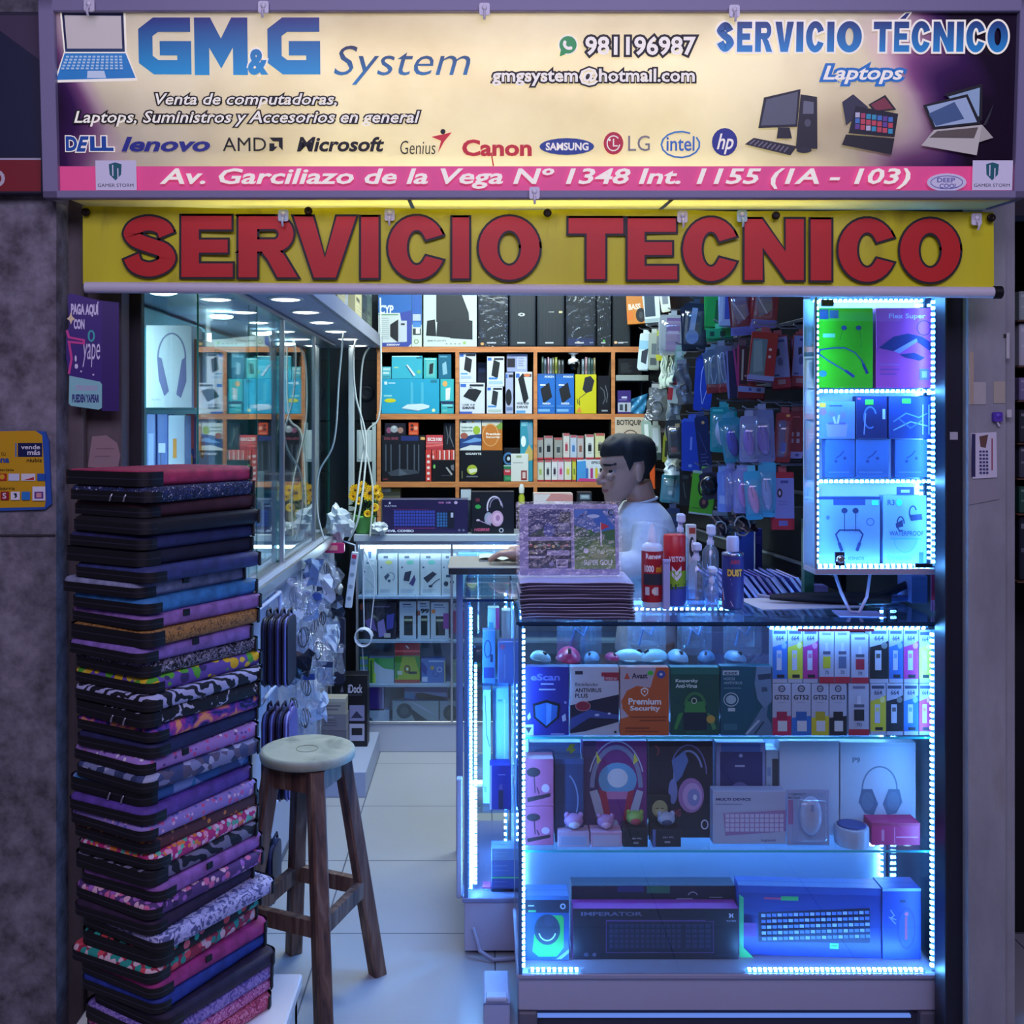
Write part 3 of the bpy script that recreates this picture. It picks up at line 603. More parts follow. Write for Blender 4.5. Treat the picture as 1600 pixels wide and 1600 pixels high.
b = B(); b.prism([(q(x), (550 - y) * k) for x, y in ((105, 587), (150, 596), (153, 600), (153, 637), (148, 640), (107, 634), (104, 630))], -.008, -.0045, M('8fd0cc', .35), 'y')
b.art([('t', 'OTROS BANCOS', 114, 602, 146, 610, M('c8a0c8'), .02), ('t', 'PUEDEN YAPEAR', 109, 616, 149, 629, M('2a2a78'), .05)], (q(0), -.008, 550 * k), (k, 0, 0), (0, 0, -k), (0, -1, 0)); b.obj('teal_plate', yp, label='teal plate')
def paper(name, label, pts, Y, col, art=(), dy=0):
    xs, ys = [p[0] for p in pts], [p[1] for p in pts]; cx, cy_ = sum(xs) / len(xs), max(ys); k = Y / F
    b = B().prism([((x - cx) * k, (cy_ - y) * k) for x, y in pts], 0, .0012, M(col, .8), 'y')
    b.art(art, (-cx * k, 0, cy_ * k), (k, 0, 0), (0, 0, -k), (0, -1, 0)); return b.obj(name, None, (WX(cx, Y), Y + dy, WZ(cy_, Y)), label=label, cat='paper')
paper('torn_paper', 'torn pinkish paper scrap stuck on the steel jamb above the sleeve stack', [(137, 730), (142, 694), (144, 682), (166, 680), (183, 692), (188, 712), (184, 732)], 2.515, 'a08488', [('r', 150, 700, 178, 702, '8a7074'), ('r', 148, 712, 172, 714, '8a7074')])
paper('printed_notice', 'white printed notice with columns of small writing on the grey pier', [(1517, 677), (1557, 675), (1558, 746), (1520, 748)], 2.567, 'd8d4e0',
      [('r', 1518, 678, 1524, 745, '2c2a58'), ('p', [(1530, 682), (1544, 679), (1540, 700), (1532, 698)], '6a4a40'), ('r', 1549, 685, 1551, 735, 'a04a5a')] + [('r', 1530 + 5 * (i % 3), 704 + (i // 3) * 5.5, 1533.5 + 5 * (i % 3), 707 + (i // 3) * 5.5, '3a3a78') for i in range(21)])
paper('blank_paper', 'blank grey paper taped below the printed notice on the grey pier', [(1513, 751), (1559, 749), (1561, 780), (1514, 789)], 2.567, '98949c')
b = B(); b.prism(rrect(-.011, .011, -.011, .013, .004), -.012, 0, M('5a3ab0', .5), 'y'); b.tube([(0, -.006, -.011), (.004, -.008, -.022)], .003, M('c8c4d0', .4)); b.ball((0, -.012, .004), (.007, .004, .006), M('6a4ac0', .4), 8, 5)
b.obj('purple_clip', None, (WX(1556, 2.57), 2.569, WZ(652, 2.57)), label='small purple plastic clip on the grey pier above the printed notice', cat='clip')
# goods of the stall beyond the right pier
for i, (y0, y1, c, w_) in enumerate(((455, 501, 'a8b8b4', 'pale box at banner height'), (505, 572, 'c8ccd4', 'tall white box'), (590, 626, '8a80a8', 'mauve box'), (640, 692, '30343c', 'dark grey box'), (695, 747, '484c58', 'slate box with pale stripes'), (760, 802, '2a5848', 'dark green box'), (806, 907, '1c2230', 'tall black box'))):
    Y = 2.95; z0 = WZ(y1, Y)
    b = B(); b.box(0, .22, 0, .2, 0, WZ(y0, Y) - z0, M(c, .5), .003); h = WZ(y0, Y) - z0
    b.art([('r', .02, .12, .9, .2, hexmix(c, 'ffffff', .4)), ('r', .02, .5, .9, .56, hexmix(c, 'ffffff', .3)), ('r', .1, .75, .7, .8, hexmix(c, '000000', .4))], (0, 0, h), (.22, 0, 0), (0, 0, -h), (0, -1, 0))
    b.obj('stock_box', None, (1.545, Y, z0), label=w_ + ' on the next stall beyond the grey pier', cat='box')
b = B()
for py in (501, 572, 626, 692, 747, 802, 907): b.box(1.53, 1.80, 2.93, 3.2, WZ(py, 2.95) - .004, WZ(py, 2.95) - .0005, M('6a4a34', .6))
b.box(1.78, 1.80, 2.93, 3.2, 0, 2.4, M('6a4a34', .6)); b.box(1.53, 1.545, 3.17, 3.2, 0, 2.4, M('6a4a34', .6)); b.box(1.52, 1.78, 3.2, 3.22, 0, 2.6, M('14141a', .7))
b.obj('neighbour_shelf', None, label='brown shelf of the next stall beyond the grey pier', cat='shelf')
# ---------------------------------------------------------------- stack of laptop sleeves on a low white bench
def pat(kind, cols, sc=60, thr=.5, rough=.7):
    m, nt, b = newmat('sleeve_' + kind); L = nt.links.new; mp = objco(nt, (1, 1, 1)); b.inputs['Roughness'].default_value = rough
    if kind == 'flat':
        n = nd(nt, 'ShaderNodeTexNoise'); n.inputs['Scale'].default_value = 40; n.inputs['Detail'].default_value = 4; L(mp.outputs[0], n.inputs[0]); r = ramp(nt, [(.3, hexmix(cols[0], '000000', .25)), (.7, cols[0])]); L(n.outputs['Fac'], r.inputs[0])
    elif kind in ('dots', 'cells'):
        n = nd(nt, 'ShaderNodeTexVoronoi'); n.inputs['Scale'].default_value = sc; L(mp.outputs[0], n.inputs['Vector'])
        if kind == 'cells':
            s_ = nd(nt, 'ShaderNodeSeparateColor'); L(n.outputs['Color'], s_.inputs[0]); r = ramp(nt, [(i / len(cols), c) for i, c in enumerate(cols)], 'CONSTANT'); L(s_.outputs[0], r.inputs[0])
        else:
            s_ = nd(nt, 'ShaderNodeSeparateColor'); L(n.outputs['Color'], s_.inputs[0]); r2 = ramp(nt, [(i / (len(cols) - 1), c) for i, c in enumerate(cols[1:])], 'CONSTANT'); L(s_.outputs[1], r2.inputs[0])
            t = nd(nt, 'ShaderNodeMath', operation='LESS_THAN'); t.inputs[1].default_value = thr; L(n.outputs['Distance'], t.inputs[0])
            mx = nd(nt, 'ShaderNodeMix', data_type='RGBA'); L(t.outputs[0], mx.inputs[0]); mx.inputs[6].default_value = lin(cols[0]); L(r2.outputs[0], mx.inputs[7]); L(mx.outputs[2], b.inputs['Base Color']); return m
    elif kind == 'wave':
        n = nd(nt, 'ShaderNodeTexWave', bands_direction='DIAGONAL'); n.inputs['Scale'].default_value = sc; n.inputs['Distortion'].default_value = 9; n.inputs['Detail'].default_value = 2; n.inputs['Detail Scale'].default_value = 1.4; L(mp.outputs[0], n.inputs[0]); r = ramp(nt, [(0, cols[0]), (thr, cols[1])], 'CONSTANT'); L(n.outputs['Fac'], r.inputs[0])
    else:
        n = nd(nt, 'ShaderNodeTexNoise'); n.inputs['Scale'].default_value = sc; n.inputs['Detail'].default_value = 3; n.inputs['Distortion'].default_value = 1.5; L(mp.outputs[0], n.inputs[0]); k = len(cols); r = ramp(nt, [(.5 + (i - k / 2 + .5) * .34 / k, c) for i, c in enumerate(cols)], 'CONSTANT' if kind == 'marble' else 'LINEAR'); L(n.outputs['Fac'], r.inputs[0])
    L(r.outputs[0], b.inputs['Base Color']); return m
b = B(); b.box(-.24, .24, -.2, .2, .19, .22, WHITE, .004)
for x in (-.21, .21):
    for y in (-.17, .17): b.box(x - .02, x + .02, y - .02, y + .02, 0, .19, WHITE, .003)
b.box(-.23, .23, -.185, .185, .10, .19, M('d4d6de'), .002)
b.obj('low_bench', None, (-.69, 2.35, 0), label='low white bench carrying the stack of laptop sleeves', cat='bench')
BAND = M('0b0b12', .55)
SL = [  # from the top of the stack
 ('glossy pink', 'topmost of the stack', ('flat', ['c23a66'])), ('black white and blue speckled', 'second from the top', ('marble', ['0c0e18', '2a3a78', '0d0f1a', 'b8bcd0'], 130)),
 ('plain maroon brown', 'third from the top under the speckled one', ('flat', ['4a2430'])), ('black', 'with a thin copper rim, fourth from the top', ('flat', ['14121c'])), ('plain navy', 'just below the black one near the top', ('flat', ['2c2f66'])),
 ('very dark blue', 'above the slate blue one', ('flat', ['1a1b38'])), ('slate blue', 'just above the pale grey one', ('flat', ['3a4482'])), ('pale lavender grey', 'with a small black tab', ('flat', ['9aa0c0'])),
 ('sky blue', 'the only bright blue one', ('flat', ['3f8ed0'])), ('pink lilac', 'between the sky blue and the leopard print ones', ('flat', ['a274c0'])), ('tan leopard print', 'in the upper half of the stack', ('marble', ['6a4a28', 'b08040', 'a87838', '5a3c20'], 120)),
 ('plain lilac', 'right under the leopard print one', ('flat', ['9a78cc'])), ('black and white marbled', 'just under the plain lilac one', ('marble', ['14141c', '8c88a0', '1c1c26', 'a8a4b8'], 70)),
 ('purple', 'printed with yellow flowers and green leaves', ('dots', ['6a50a8', 'e8c020', '58b030', 'f0d040', '3c2c68'], 42, .55)), ('white and black zebra wave', 'under the yellow flower one', ('wave', ['121220', 'b8bce0'], 16, .5)),
 ('black', 'printed with large white flowers', ('marble', ['10121a', '14161e', '1a1c26', 'c0c4dc'], 38)), ('galaxy print purple and pink', 'in the middle of the stack', ('noise', ['1c1a50', '4a3aa8', 'b03a9a', 'f0a070'], 22)),
 ('plain dark navy', 'under the galaxy print one', ('flat', ['26295c'])), ('pink lilac', 'dotted with tiny hearts, above the camouflage one', ('dots', ['a884d0', 'd05a98', 'f0e8f4', '6a4a90'], 75, .32)),
 ('grey blue camouflage', 'in triangular patches', ('cells', ['3c4a78', '8088b0', '5a5470', 'a8aecc', '2e3c60'], 48)), ('blue patchwork', 'with two metal zip pulls', ('cells', ['3a68a8', '88a0d8', '4a5890', '3a8ac0'], 22)),
 ('plain violet', 'under the patchwork one', ('flat', ['6a4ab0'])), ('pale lilac', 'printed with small coloured stars', ('dots', ['9a84cc', 'd85a90', '6068b8', 'e8c0d8'], 80, .35)),
 ('copper brown', 'with orange dots', ('dots', ['5e3438', 'e08838', 'c0a060', '8a4a4a'], 58, .3)), ('bright pink and red confetti', 'in the lower half', ('dots', ['c42a78', 'f0a0c0', 'e8d8e8', 'f08a40', '60c0a0'], 85, .55)),
 ('black and grey paisley', 'under the bright confetti one', ('wave', ['14121e', '7c7890'], 12, .62)), ('plain pink lilac', 'with a black tab, under the paisley one', ('flat', ['a86cc0'])),
 ('purple floral', 'with pink blossoms', ('dots', ['5a3a78', 'e070a0', 'b070c8', 'f0c0d0', '3a2a58'], 60, .5)), ('plain dark plum', 'above the white printed one', ('flat', ['3a2444'])), ('white and lilac newsprint', 'above the bird print one', ('marble', ['5a5c90', 'b4b4e0', 'c4c4ec', 'a4a6d8'], 60)),
 ('black', 'printed with red and teal birds', ('dots', ['12121a', 'e04a50', '30b0a0', '14141c', 'e07080'], 50, .5)), ('red white and teal dotted', 'under the bird print one', ('dots', ['a02a48', 'e8c8d0', '2aa090', 'e05060'], 62, .6)),
 ('plain magenta', 'near the bottom of the stack', ('flat', ['b83a8c'])), ('plain royal blue', 'near the bottom under the magenta one', ('flat', ['2c44a8'])), ('plain dark aubergine', 'third above the pink damask', ('flat', ['2e2040'])),
 ('lilac lace print', 'right above the pink damask one', ('marble', ['6a58a8', '9c86cc', 'a890d4', '7c68b8'], 70)), ('pink damask', 'second from the bottom', ('marble', ['a83a7c', 'e0a0c8', 'b84a8c', 'd880b4'], 75)), ('pink and red leafy', 'at the bottom of the stack', ('marble', ['a02a50', 'd8809c', 'c03a60', 'b05078'], 60))]
SA = math.radians(60); N_SL = len(SL); TH = (1.49 - .222) / N_SL
def sleeve(i, col, extra, spec):
    t = TH; L_, W_ = .345 + R.uniform(-.008, .008), .245 + R.uniform(-.01, .01); k = i / N_SL
    rr = .028; prof = ((0, .010), (.12, .003), (.3, 0), (.7, 0), (.88, .003), (.995, .010))
    cover = B(); rings = []; n = 0
    for z, ins in prof:
        ring = rrect(ins, L_ - ins, ins, W_ - ins, rr - ins * .5, 5); n = len(ring)
        rings += [(x, y, z * t + .0015 * math.sin(x * 17 + i) * (1 if 0 < z < .9 else 0)) for x, y in ring]
    cover.add(rings, [(a * n + j, a * n + (j + 1) % n, (a + 1) * n + (j + 1) % n, (a + 1) * n + j) for a in range(len(prof) - 1) for j in range(n)], pat(*spec), True)
    cover.add(rings, [tuple(range(n))[::-1], tuple(range((len(prof) - 1) * n, len(prof) * n))], pat(*spec) if False else cover.mats[0])
    lean = .055 * max(0, k - .35); ox, oy = R.uniform(-.012, .012), R.uniform(-.012, .012)
    if i == 0: ox = .0
    o = cover.obj('laptop_sleeve', None, (-.700 + lean + ox, 2.115 + oy, .222 + (N_SL - 1 - i) * TH), 60 + R.uniform(-3, 3),
                  label='%s laptop sleeve %s' % (col, extra), cat='laptop sleeve', group='laptop sleeves stacked on the low bench')
    bd = B(); e = .0016; lo, hi = (.06, .70) if i % 5 else (.03, .93)
    def seg(path, z0, z1, mat_):
        m_ = len(path); vs = [(x, y, z0 * t) for x, y in path] + [(x, y, z1 * t) for x, y in path]
        bd.add(vs, [(j, j + 1, m_ + j + 1, m_ + j) for j in range(m_ - 1)], mat_, True)
    ring = rrect(-e, L_ + e, -e, W_ + e, rr, 6); per = len(ring)          # starts at +x +y corner, goes round by -x to (0,0), ends at (L,0)
    wr = R.uniform(.03, .055)
    path = [(L_ * .5, W_ + e)] + ring[7:21] + [(wr, -e)]
    seg(path, lo, hi, BAND); seg([(x * .999 - .0004, y - .0004) for x, y in path[1:]], (lo + hi) / 2 - .04, (lo + hi) / 2 + .04, M('2a2a36', .35))
    tail = [(L_ - .02, -e)] + ring[21:] + ring[:7] + [(L_ * .5, W_ + e)]; seg(tail, .04, .92, BAND)
    bd.obj('zipper_band', o)
    if i in (7, 9, 11, 18, 26, 32):
        B().box(.10 + .02 * (i % 3), .118 + .02 * (i % 3), -.004, 0, t * .55, t * .97, BAND, .001).obj('strap_tab', o)
    if i in (20, 1, 15):
        for y in (.06, .10): B().tube([(-.003, y, t * .5), (-.007, y, t * .35), (-.007, y + .003, .08 * t)], .0022, M('a8a8b4', .3, 0, .8), 6).obj('zip_pull', o)
for i, (c, e, s_) in enumerate(SL): sleeve(i, c, e, s_)

# ---------------------------------------------------------------- wooden stool
def wood(name, cols, sc=(14, 14, 1.2), rough=.6, d=.25):
    m, nt, b = newmat(name); L = nt.links.new; mp = objco(nt, sc); n = nd(nt, 'ShaderNodeTexNoise'); n.inputs['Scale'].default_value = 3; n.inputs['Detail'].default_value = 6; n.inputs['Distortion'].default_value = .6; L(mp.outputs[0], n.inputs[0])
    r = ramp(nt, cols); L(n.outputs['Fac'], r.inputs[0]); L(r.outputs[0], b.inputs['Base Color']); b.inputs['Roughness'].default_value = rough
    bp = nd(nt, 'ShaderNodeBump'); bp.inputs['Strength'].default_value = d; bp.inputs['Distance'].default_value = .004; L(n.outputs['Fac'], bp.inputs['Height']); L(bp.outputs[0], b.inputs['Normal']); return m
WD = wood('worn_dark_wood', [(.3, '3a2622'), (.5, '6a4a3c'), (.7, '8a7060')]); WS = wood('worn_pale_seat', [(.3, '7c8272'), (.5, 'a9ac98'), (.7, 'b8b8a4')], (3, 3, 3))
st = thing('wooden_stool', 'worn round wooden bar stool with four splayed legs beside the sleeve stack', 'stool', (-.49, 2.86, 0), 0)
zs = .685
feet = [(.08, -.22), (.185, .10), (-.08, .22), (-.185, -.10)]
b = B(); b.lathe([(.118, zs - .030), (.130, zs - .026), (.133, zs - .012), (.130, zs - .003), (.122, zs)], WS, 40); b.obj('seat', st)
B().tube([(.030 * math.cos(t * .4), -.01 + .030 * math.sin(t * .4), zs + .0002) for t in range(16)], .0011, M('7a7c6a', .8), 5).obj('seat_ring_mark', st)
def leg_at(f, z): 
    t = 1 - z / zs; return Vector((f[0] * (.45 + .55 * t), f[1] * (.45 + .55 * t), z))
for f in feet:
    a0, a1 = leg_at(f, 0), leg_at(f, zs - .03); rb = B(); ang = math.atan2(f[1], f[0]); u = Vector((math.cos(ang + .25), math.sin(ang + .25), 0)); v = Vector((-u.y, u.x, 0)); hw = .021
    pts = []
    for p in (a0, a1):
        for sx_, sy_, c in ((-1, -1, 1), (1, -1, 1), (1, 1, 1), (-1, 1, 1)):
            for (cx, cy_) in (((.75, 1), (1, .75)) if sx_ * sy_ < 0 else ((1, .75), (.75, 1))): pts.append(p + u * hw * sx_ * cx + v * hw * sy_ * cy_)
    rb.add(pts, [(j, (j + 1) % 8, 8 + (j + 1) % 8, 8 + j) for j in range(8)] + [tuple(range(8))[::-1], tuple(range(8, 16))], WD); rb.obj('leg', st)
for i in range(4):
    a, c = leg_at(feet[i], .262), leg_at(feet[(i + 1) % 4], .262); rb = B(); d = (c - a).normalized(); n = Vector((-d.y, d.x, 0)) * .011; z = Vector((0, 0, .022))
    ps = [a - n - z, a + n - z, a + n + z, a - n + z, c - n - z, c + n - z, c + n + z, c - n + z]
    rb.add(ps, [(3, 2, 1, 0), (4, 5, 6, 7), (0, 1, 5, 4), (1, 2, 6, 5), (2, 3, 7, 6), (3, 0, 4, 7)], WD); rb.obj('stretcher', st)
for i in range(4):
    a, c = leg_at(feet[i], .625), leg_at(feet[(i + 1) % 4], .625); rb = B(); d = (c - a).normalized(); n = Vector((-d.y, d.x, 0)) * .009; z = Vector((0, 0, .030))
    ps = [a - n - z, a + n - z, a + n + z, a - n + z, c - n - z, c + n - z, c + n + z, c - n + z]
    rb.add(ps, [(3, 2, 1, 0), (4, 5, 6, 7), (0, 1, 5, 4), (1, 2, 6, 5), (2, 3, 7, 6), (3, 0, 4, 7)], WD); rb.obj('apron', st)

# ---------------------------------------------------------------- left counter, glass showcase above it, lit soffit
PANEL = M('aab4d0', .35)
lc = thing('side_counter', 'long pale counter along the left wall under the glass showcase', 'counter', (-.92, 3.85, 0))
y0, y1 = -1.08, 1.08
B().box(-.21, .205, y0 + .01, y1 - .01, .06, 1.055, PANEL, .003).obj('body', lc)
B().box(-.215, .235, y0, y1, 1.06, 1.084, M('c2cee6', .2), .004).obj('worktop', lc)
b = B(); b.box(.232, .242, y0, y1, 1.052, 1.088, ALU, .002); b.box(.21, .236, y0, y1, 1.040, 1.052, ALU); b.obj('edge_trim', lc)
B().box(-.20, .19, y0 + .02, y1 - .02, 0, .06, M('6a7080'), .0).obj('plinth', lc)
for y in (-.45, .15, .75): B().box(.2053, .209, y, y + .012, .07, 1.05, M('c8d0e4', .3), .001).obj('panel_joint', lc)
sc_ = thing('glass_showcase', 'tall glass showcase with sliding panes along the left wall', 'showcase', (-.73, 3.8, 1.0845))
for x, a, c in ((0, 2.62, 3.30), (-.016, 3.26, 3.76), (0, 3.72, 4.42), (-.016, 4.38, 4.95)):
    b = B(); b.box(x - .002, x + .002, a - 3.8, c - 3.8, .006, .886, MIRROR); b.box(x - .0022, x + .0022, a - 3.802, a - 3.8, .006, .886, EDGE); b.box(x - .0022, x + .0022, c - 3.8, c - 3.798, .006, .886, EDGE); b.obj('sliding_pane', sc_)
b = B(); b.box(-.03, .012, -1.18, 1.2, .884, .897, ALU, .002); b.box(-.026, .008, -1.05, 1.2, 0, .006, ALU)
for y in (-.085, .60): b.box(-.008, .008, y - .012, y + .012, 0, .885, ALU, .002)
b.obj('frame', sc_)
B().box(-.37, -.03, -1.1, 1.15, .540, .547, glassmat('shelf_glass', (.9, .97, .97), .06)).obj('glass_shelf', sc_)
B().box(-.385, -.375, -1.08, 1.2, 0, .885, M('a8d4dc', .5)).obj('back_panel', sc_)
b = B(); b.box(-.30, -.02, -1.12, -1.116, .004, .886, MIRROR); b.obj('end_pane', sc_)
b = B(); b.box(-.366, -.350, -1.0, -.99, .56, .87, M('d0d8e0'))
for i in range(14): b.ball((-.340, -1.004, .575 + i * .022), (.008, .006, .008), LEDW, 8, 5)
b.obj('led_strip', sc_)
for x, y, a, c in ((-.20, -1.105, .10, .80), (-.34, .2, .56, .86)): B().tube([(x, y, a), (x, y, c)], .008, emis('showcase_fill_tube', (.60, .88, 1.0), 24), 8).obj('glow_tube', sc_)  # added tubes, kept out of view, that brighten the showcase goods
for y in (-.86, -.2, .46, 1.0): B().lathe([(.040, .8855), (.040, .880), (.028, .876), (.001, .875)], emis('showcase_spot', (.55, .9, 1.0), 16), 20, T=Matrix.Translation((-.19, y, 0))).obj('spot_lamp', sc_)
sf = thing('lit_soffit', 'pale soffit with round downlights above the left glass showcase', 'soffit', (-.83, 4.0, 1.985))
b = B(); b.box(-.30, .30, -1.32, 1.30, 0, .05, M('aeb2cc', .5), .003); b.obj('body', sf)
b = B(); b.box(.295, .312, -1.32, 1.30, -.004, .058, M('8e92a4', .4), .002); b.obj('edge_trim', sf)
DL = emis('downlight_lens', (.93, 1.0, .97), 7)
dl0 = None
for i, y in enumerate((2.84, 3.216, 3.58, 3.935, 4.31, 4.69, 5.07)):
    lab = 'round white downlight in the left soffit, ' + ('hidden just behind the banner edge', 'nearest one below the banner', 'second in the row behind the banner', 'middle one of the row', 'fifth along the row towards the back', 'last but one before the back shelves', 'last one at the back shelves')[i]
    if dl0 is None:
        dl0 = thing('downlight', lab, 'light', (-.62, y, 1.985), group='downlights in the soffit')
        B().lathe([(.055, 0), (.055, -.004), (.046, -.007), (.045, -.003)], WHITE, 24).obj('trim_ring', dl0)
        B().lathe([(.044, -.002), (.043, -.005), (.030, -.008), (.001, -.009)], DL, 24).obj('lens', dl0)
    else: dup(dl0, (-.62, y, 1.985), label=lab)
# stock standing on the soffit
for i, (x, y, w_, h_, c, lab) in enumerate(((-.62, 3.6, .12, .22, '5a7050', 'green'), (-.62, 3.86, .14, .26, '98906c', 'khaki'), (-.64, 4.14, .13, .25, '7a8088', 'grey'), (-.62, 4.42, .14, .27, 'a8a078', 'beige'), (-.63, 4.72, .14, .24, '2a3430', 'black'), (-.63, 4.98, .13, .28, '60705a', 'dark olive'))):
    bb_ = B(); bb_.box(-w_ / 2, w_ / 2, 0, .22, 0, h_, M(c, .5), .002)
    bb_.art([('r', .1, .15, .9, .3, hexmix(c, 'ffffff', .4)), ('r', .1, .6, .6, .66, hexmix(c, '000000', .5))] + lines(.1, .9, .7, .95, 4, hexmix(c, 'ffffff', .25), .02), (w_ / 2, 0, h_), (0, .22, 0), (0, 0, -h_), (1, 0, 0))
    bb_.art([('r', .15, .15, .85, .4, hexmix(c, 'ffffff', .3))], (-w_ / 2, 0, h_), (w_, 0, 0), (0, 0, -h_), (0, -1, 0))
    bb_.obj('stock_box', None, (x, y, 2.0355), label='%s stock box standing on the soffit beside the top shelf' % lab, cat='box')
# goods inside the showcase
ZS, ZB = 1.6323, 1.0848
HPW = [('a', .56, .40, .30, .30, 0, 180, .035, '8a8cb4'), ('p', [(.24, .38), (.34, .40), (.50, .80), (.40, .86), (.28, .66)], '7c7cae'), ('p', [(.87, .38), (.78, .42), (.66, .84), (.76, .88), (.88, .68)], '7c7cae'), ('t', 'Air Pro', .12, .885, .32, .915, '9aa4b8', 0)]
carton('headphone_box', 'white box with grey headphones in the showcase behind the sleeve stack', 'box', 228, 300, 508, 2.78, ZS, .10, 'dfe6f0', HPW)
carton('accessory_box', 'white slim box with an orange edge beside the showcase headphone box', 'box', 301.5, 317, 530, 2.80, ZS, .12, 'e4e8ea', [('r', .12, 0, .6, 1, 'd88858')])
for x0, x1, yt, Y, c, a, lab in ((229, 243, 647, 2.80, '5a70b0', [('r', .2, .1, .8, .4, '8aa0d8')], 'blue grey box standing under the white headphone box'), (244, 262, 647, 2.81, '4a66b0', [('r', .2, .15, .8, .2, 'c8d0e8'), ('l', [(.4, .2), (.45, .5), (.4, .9)], .06, '20284a')], 'blue box with a dark wire picture under the headphone box'),
        (263, 289, 649, 2.78, 'c4d4ec', [('r', .28, .12, .5, .22, 'f0a040')] + lines(.1, .8, .5, .9, 6, '8aa4d8', .02), 'pale box with an orange price sticker under the headphone box'), (290, 303, 647, 2.84, '28306a', [('r', 0, 0, 1, .18, 'c84a3a'), ('e', .6, .25, .25, .05, 'f0a838'), ('r', 0, .4, 1, .6, '8a6090')], 'navy and red box with an orange dot'),
        (304, 326, 652, 2.86, 'd0d8dc', [('e', .55, .16, .2, .06, 'f0a030'), ('l', [(.35, .4), (.6, .5), (.45, .9)], .12, '3c4450')], 'white card box with a black cable picture and orange dot')):
    carton('accessory_box', lab, 'box', x0, x1, yt, Y, ZB, .07, c, a)
for i, (y, z, h_, d, c, lab) in enumerate(((3.02, ZS, .24, .16, '48a8b8', 'teal box on the upper shelf of the left showcase, nearest one'), (3.32, ZS, .20, .18, '58b4c0', 'teal box on the upper shelf of the left showcase, behind the nearest one'), (3.72, ZS, .25, .2, 'a8ccd0', 'pale blue box on the upper shelf of the left showcase'), (4.2, ZS, .22, .2, '3a9cb0', 'deep teal box on the upper shelf of the left showcase'), (4.62, ZS, .2, .2, '7aa8b8', 'grey blue box at the back of the upper showcase shelf'),
        (3.08, ZB, .3, .16, 'b4c8cc', 'white grey box on the showcase floor, nearest one'), (3.42, ZB, .26, .18, '8ab0bc', 'grey teal box on the showcase floor'), (3.82, ZB, .32, .2, 'c8ccd0', 'tall white box on the showcase floor'), (4.25, ZB, .22, .2, '4a7a90', 'steel blue box on the showcase floor'), (4.62, ZB, .28, .2, 'a88a90', 'mauve box at the back of the showcase floor'))):
    bb_ = B(); bb_.box(-.07, .07, 0, d, 0, h_, M(c, .4), .002)
    bb_.art([('r', .08, .08, .6, .16, hexmix(c, 'ffffff', .6)), ('e', .55, .55, .25, .2, hexmix(c, '203040', .5)), ('r', .1, .85, .7, .9, hexmix(c, 'ffffff', .4))], (.07, 0, h_), (0, d, 0), (0, 0, -h_), (1, 0, 0))
    bb_.art([('r', .1, .1, .8, .2, hexmix(c, 'ffffff', .6)), ('r', .25, .35, .75, .75, hexmix(c, '203040', .4))], (-.07, 0, h_), (.14, 0, 0), (0, 0, -h_), (0, -1, 0))
    bb_.obj('accessory_box', None, (-.93, y, z), label=lab, cat='box')
# ---------------------------------------------------------------- back wall shelf unit
YF = 5.25
OR = wood('orange_beech_edge', [(.3, 'b06a3c'), (.6, 'd08850'), (.75, 'c47a48')], (2, 2, 14), .45, .05); INN = M('3c3630', .7)
su = thing('shelf_unit', 'tall open shelf unit with orange wooden edges on the back wall', 'shelf', (0, YF, 0))
ZT, Z2, Z3, Z4 = WZ(546, YF) + .014, WZ(651, YF) + .014, WZ(757, YF) + .014, 1.0
ZB3 = (ZT, Z2, Z3, Z4)
sx0, sx1 = WX(588, YF), WX(1012, YF)
for z, n in ((ZT, 'shelf_board'), (Z2, 'shelf_board'), (Z3, 'shelf_board'), (Z4, 'shelf_board')):
    b = B(); b.box(sx0, sx1, .002, .32, z - .028, z, INN); b.box(sx0, sx1, -.002, .002, z - .028, z, OR); b.obj(n, su)
for px in (592, 714.5, 836.5, 958):
    x = WX(px, YF); b = B()
    for za, zb_ in ((0, Z4 - .028), (Z4, Z3 - .028), (Z3, Z2 - .028), (Z2, ZT - .028)): b.box(x - .0095, x + .0095, .002, .32, za, zb_, INN); b.box(x - .0095, x + .0095, -.0015, .002, za, zb_, OR)
    b.obj('upright', su)
B().box(sx0, sx1, .32, .33, 0, 2.45, M('20242c', .7)).obj('back_panel', su)
Y = YF + .012; ZT, Z2, Z3, Z4 = (z + .0006 for z in ZB3)
# top shelf
carton('computer_case_box', 'blue and white computer case box, first on the top shelf', 'box', 591, 643, 440, Y, ZT, .22, 'd4dcd8',
       [('r', 0, 0, 1, .48, '2c6ab8'), ('t', 'CYP', .04, .36, .46, .50, 'e8f0f4', .04), ('p', [(.65, .48), (1, .44), (1, .95), (.9, 1), (0, 1), (0, .94), (.8, .93)], '3a4aa0'), ('r', 0, .5, .6, .515, '6aa070')] + lines(.03, .36, .56, .9, 11, 'a8b4b4', .008, .2) + [('p', [(.36, .66), (.60, .58), (.60, .93), (.36, .84)], '14161c'), ('r', .61, .60, .86, .925, 'c4ccd4'), ('r', .68, .64, .80, .67, '30343c'), ('t', '5800W', .25, .955, .65, .985, WHITE, .03)])
carton('computer_case_box', 'narrow box side with blue top and green seal beside the first case box', 'box', 643.5, 659, 440, Y, ZT, .22, 'd0dad2', [('r', 0, 0, 1, .66, '2f62b4'), ('r', .1, .62, .9, .7, '4a86c8'), ('r', .1, .72, .9, .82, '30383c'), ('r', .4, .72, .8, .8, 'e0e4e0'), ('o', .45, .92, .2, .03, .08, '7a9a50'), ('r', .1, .5, .9, .6, 'b8c4cc')])
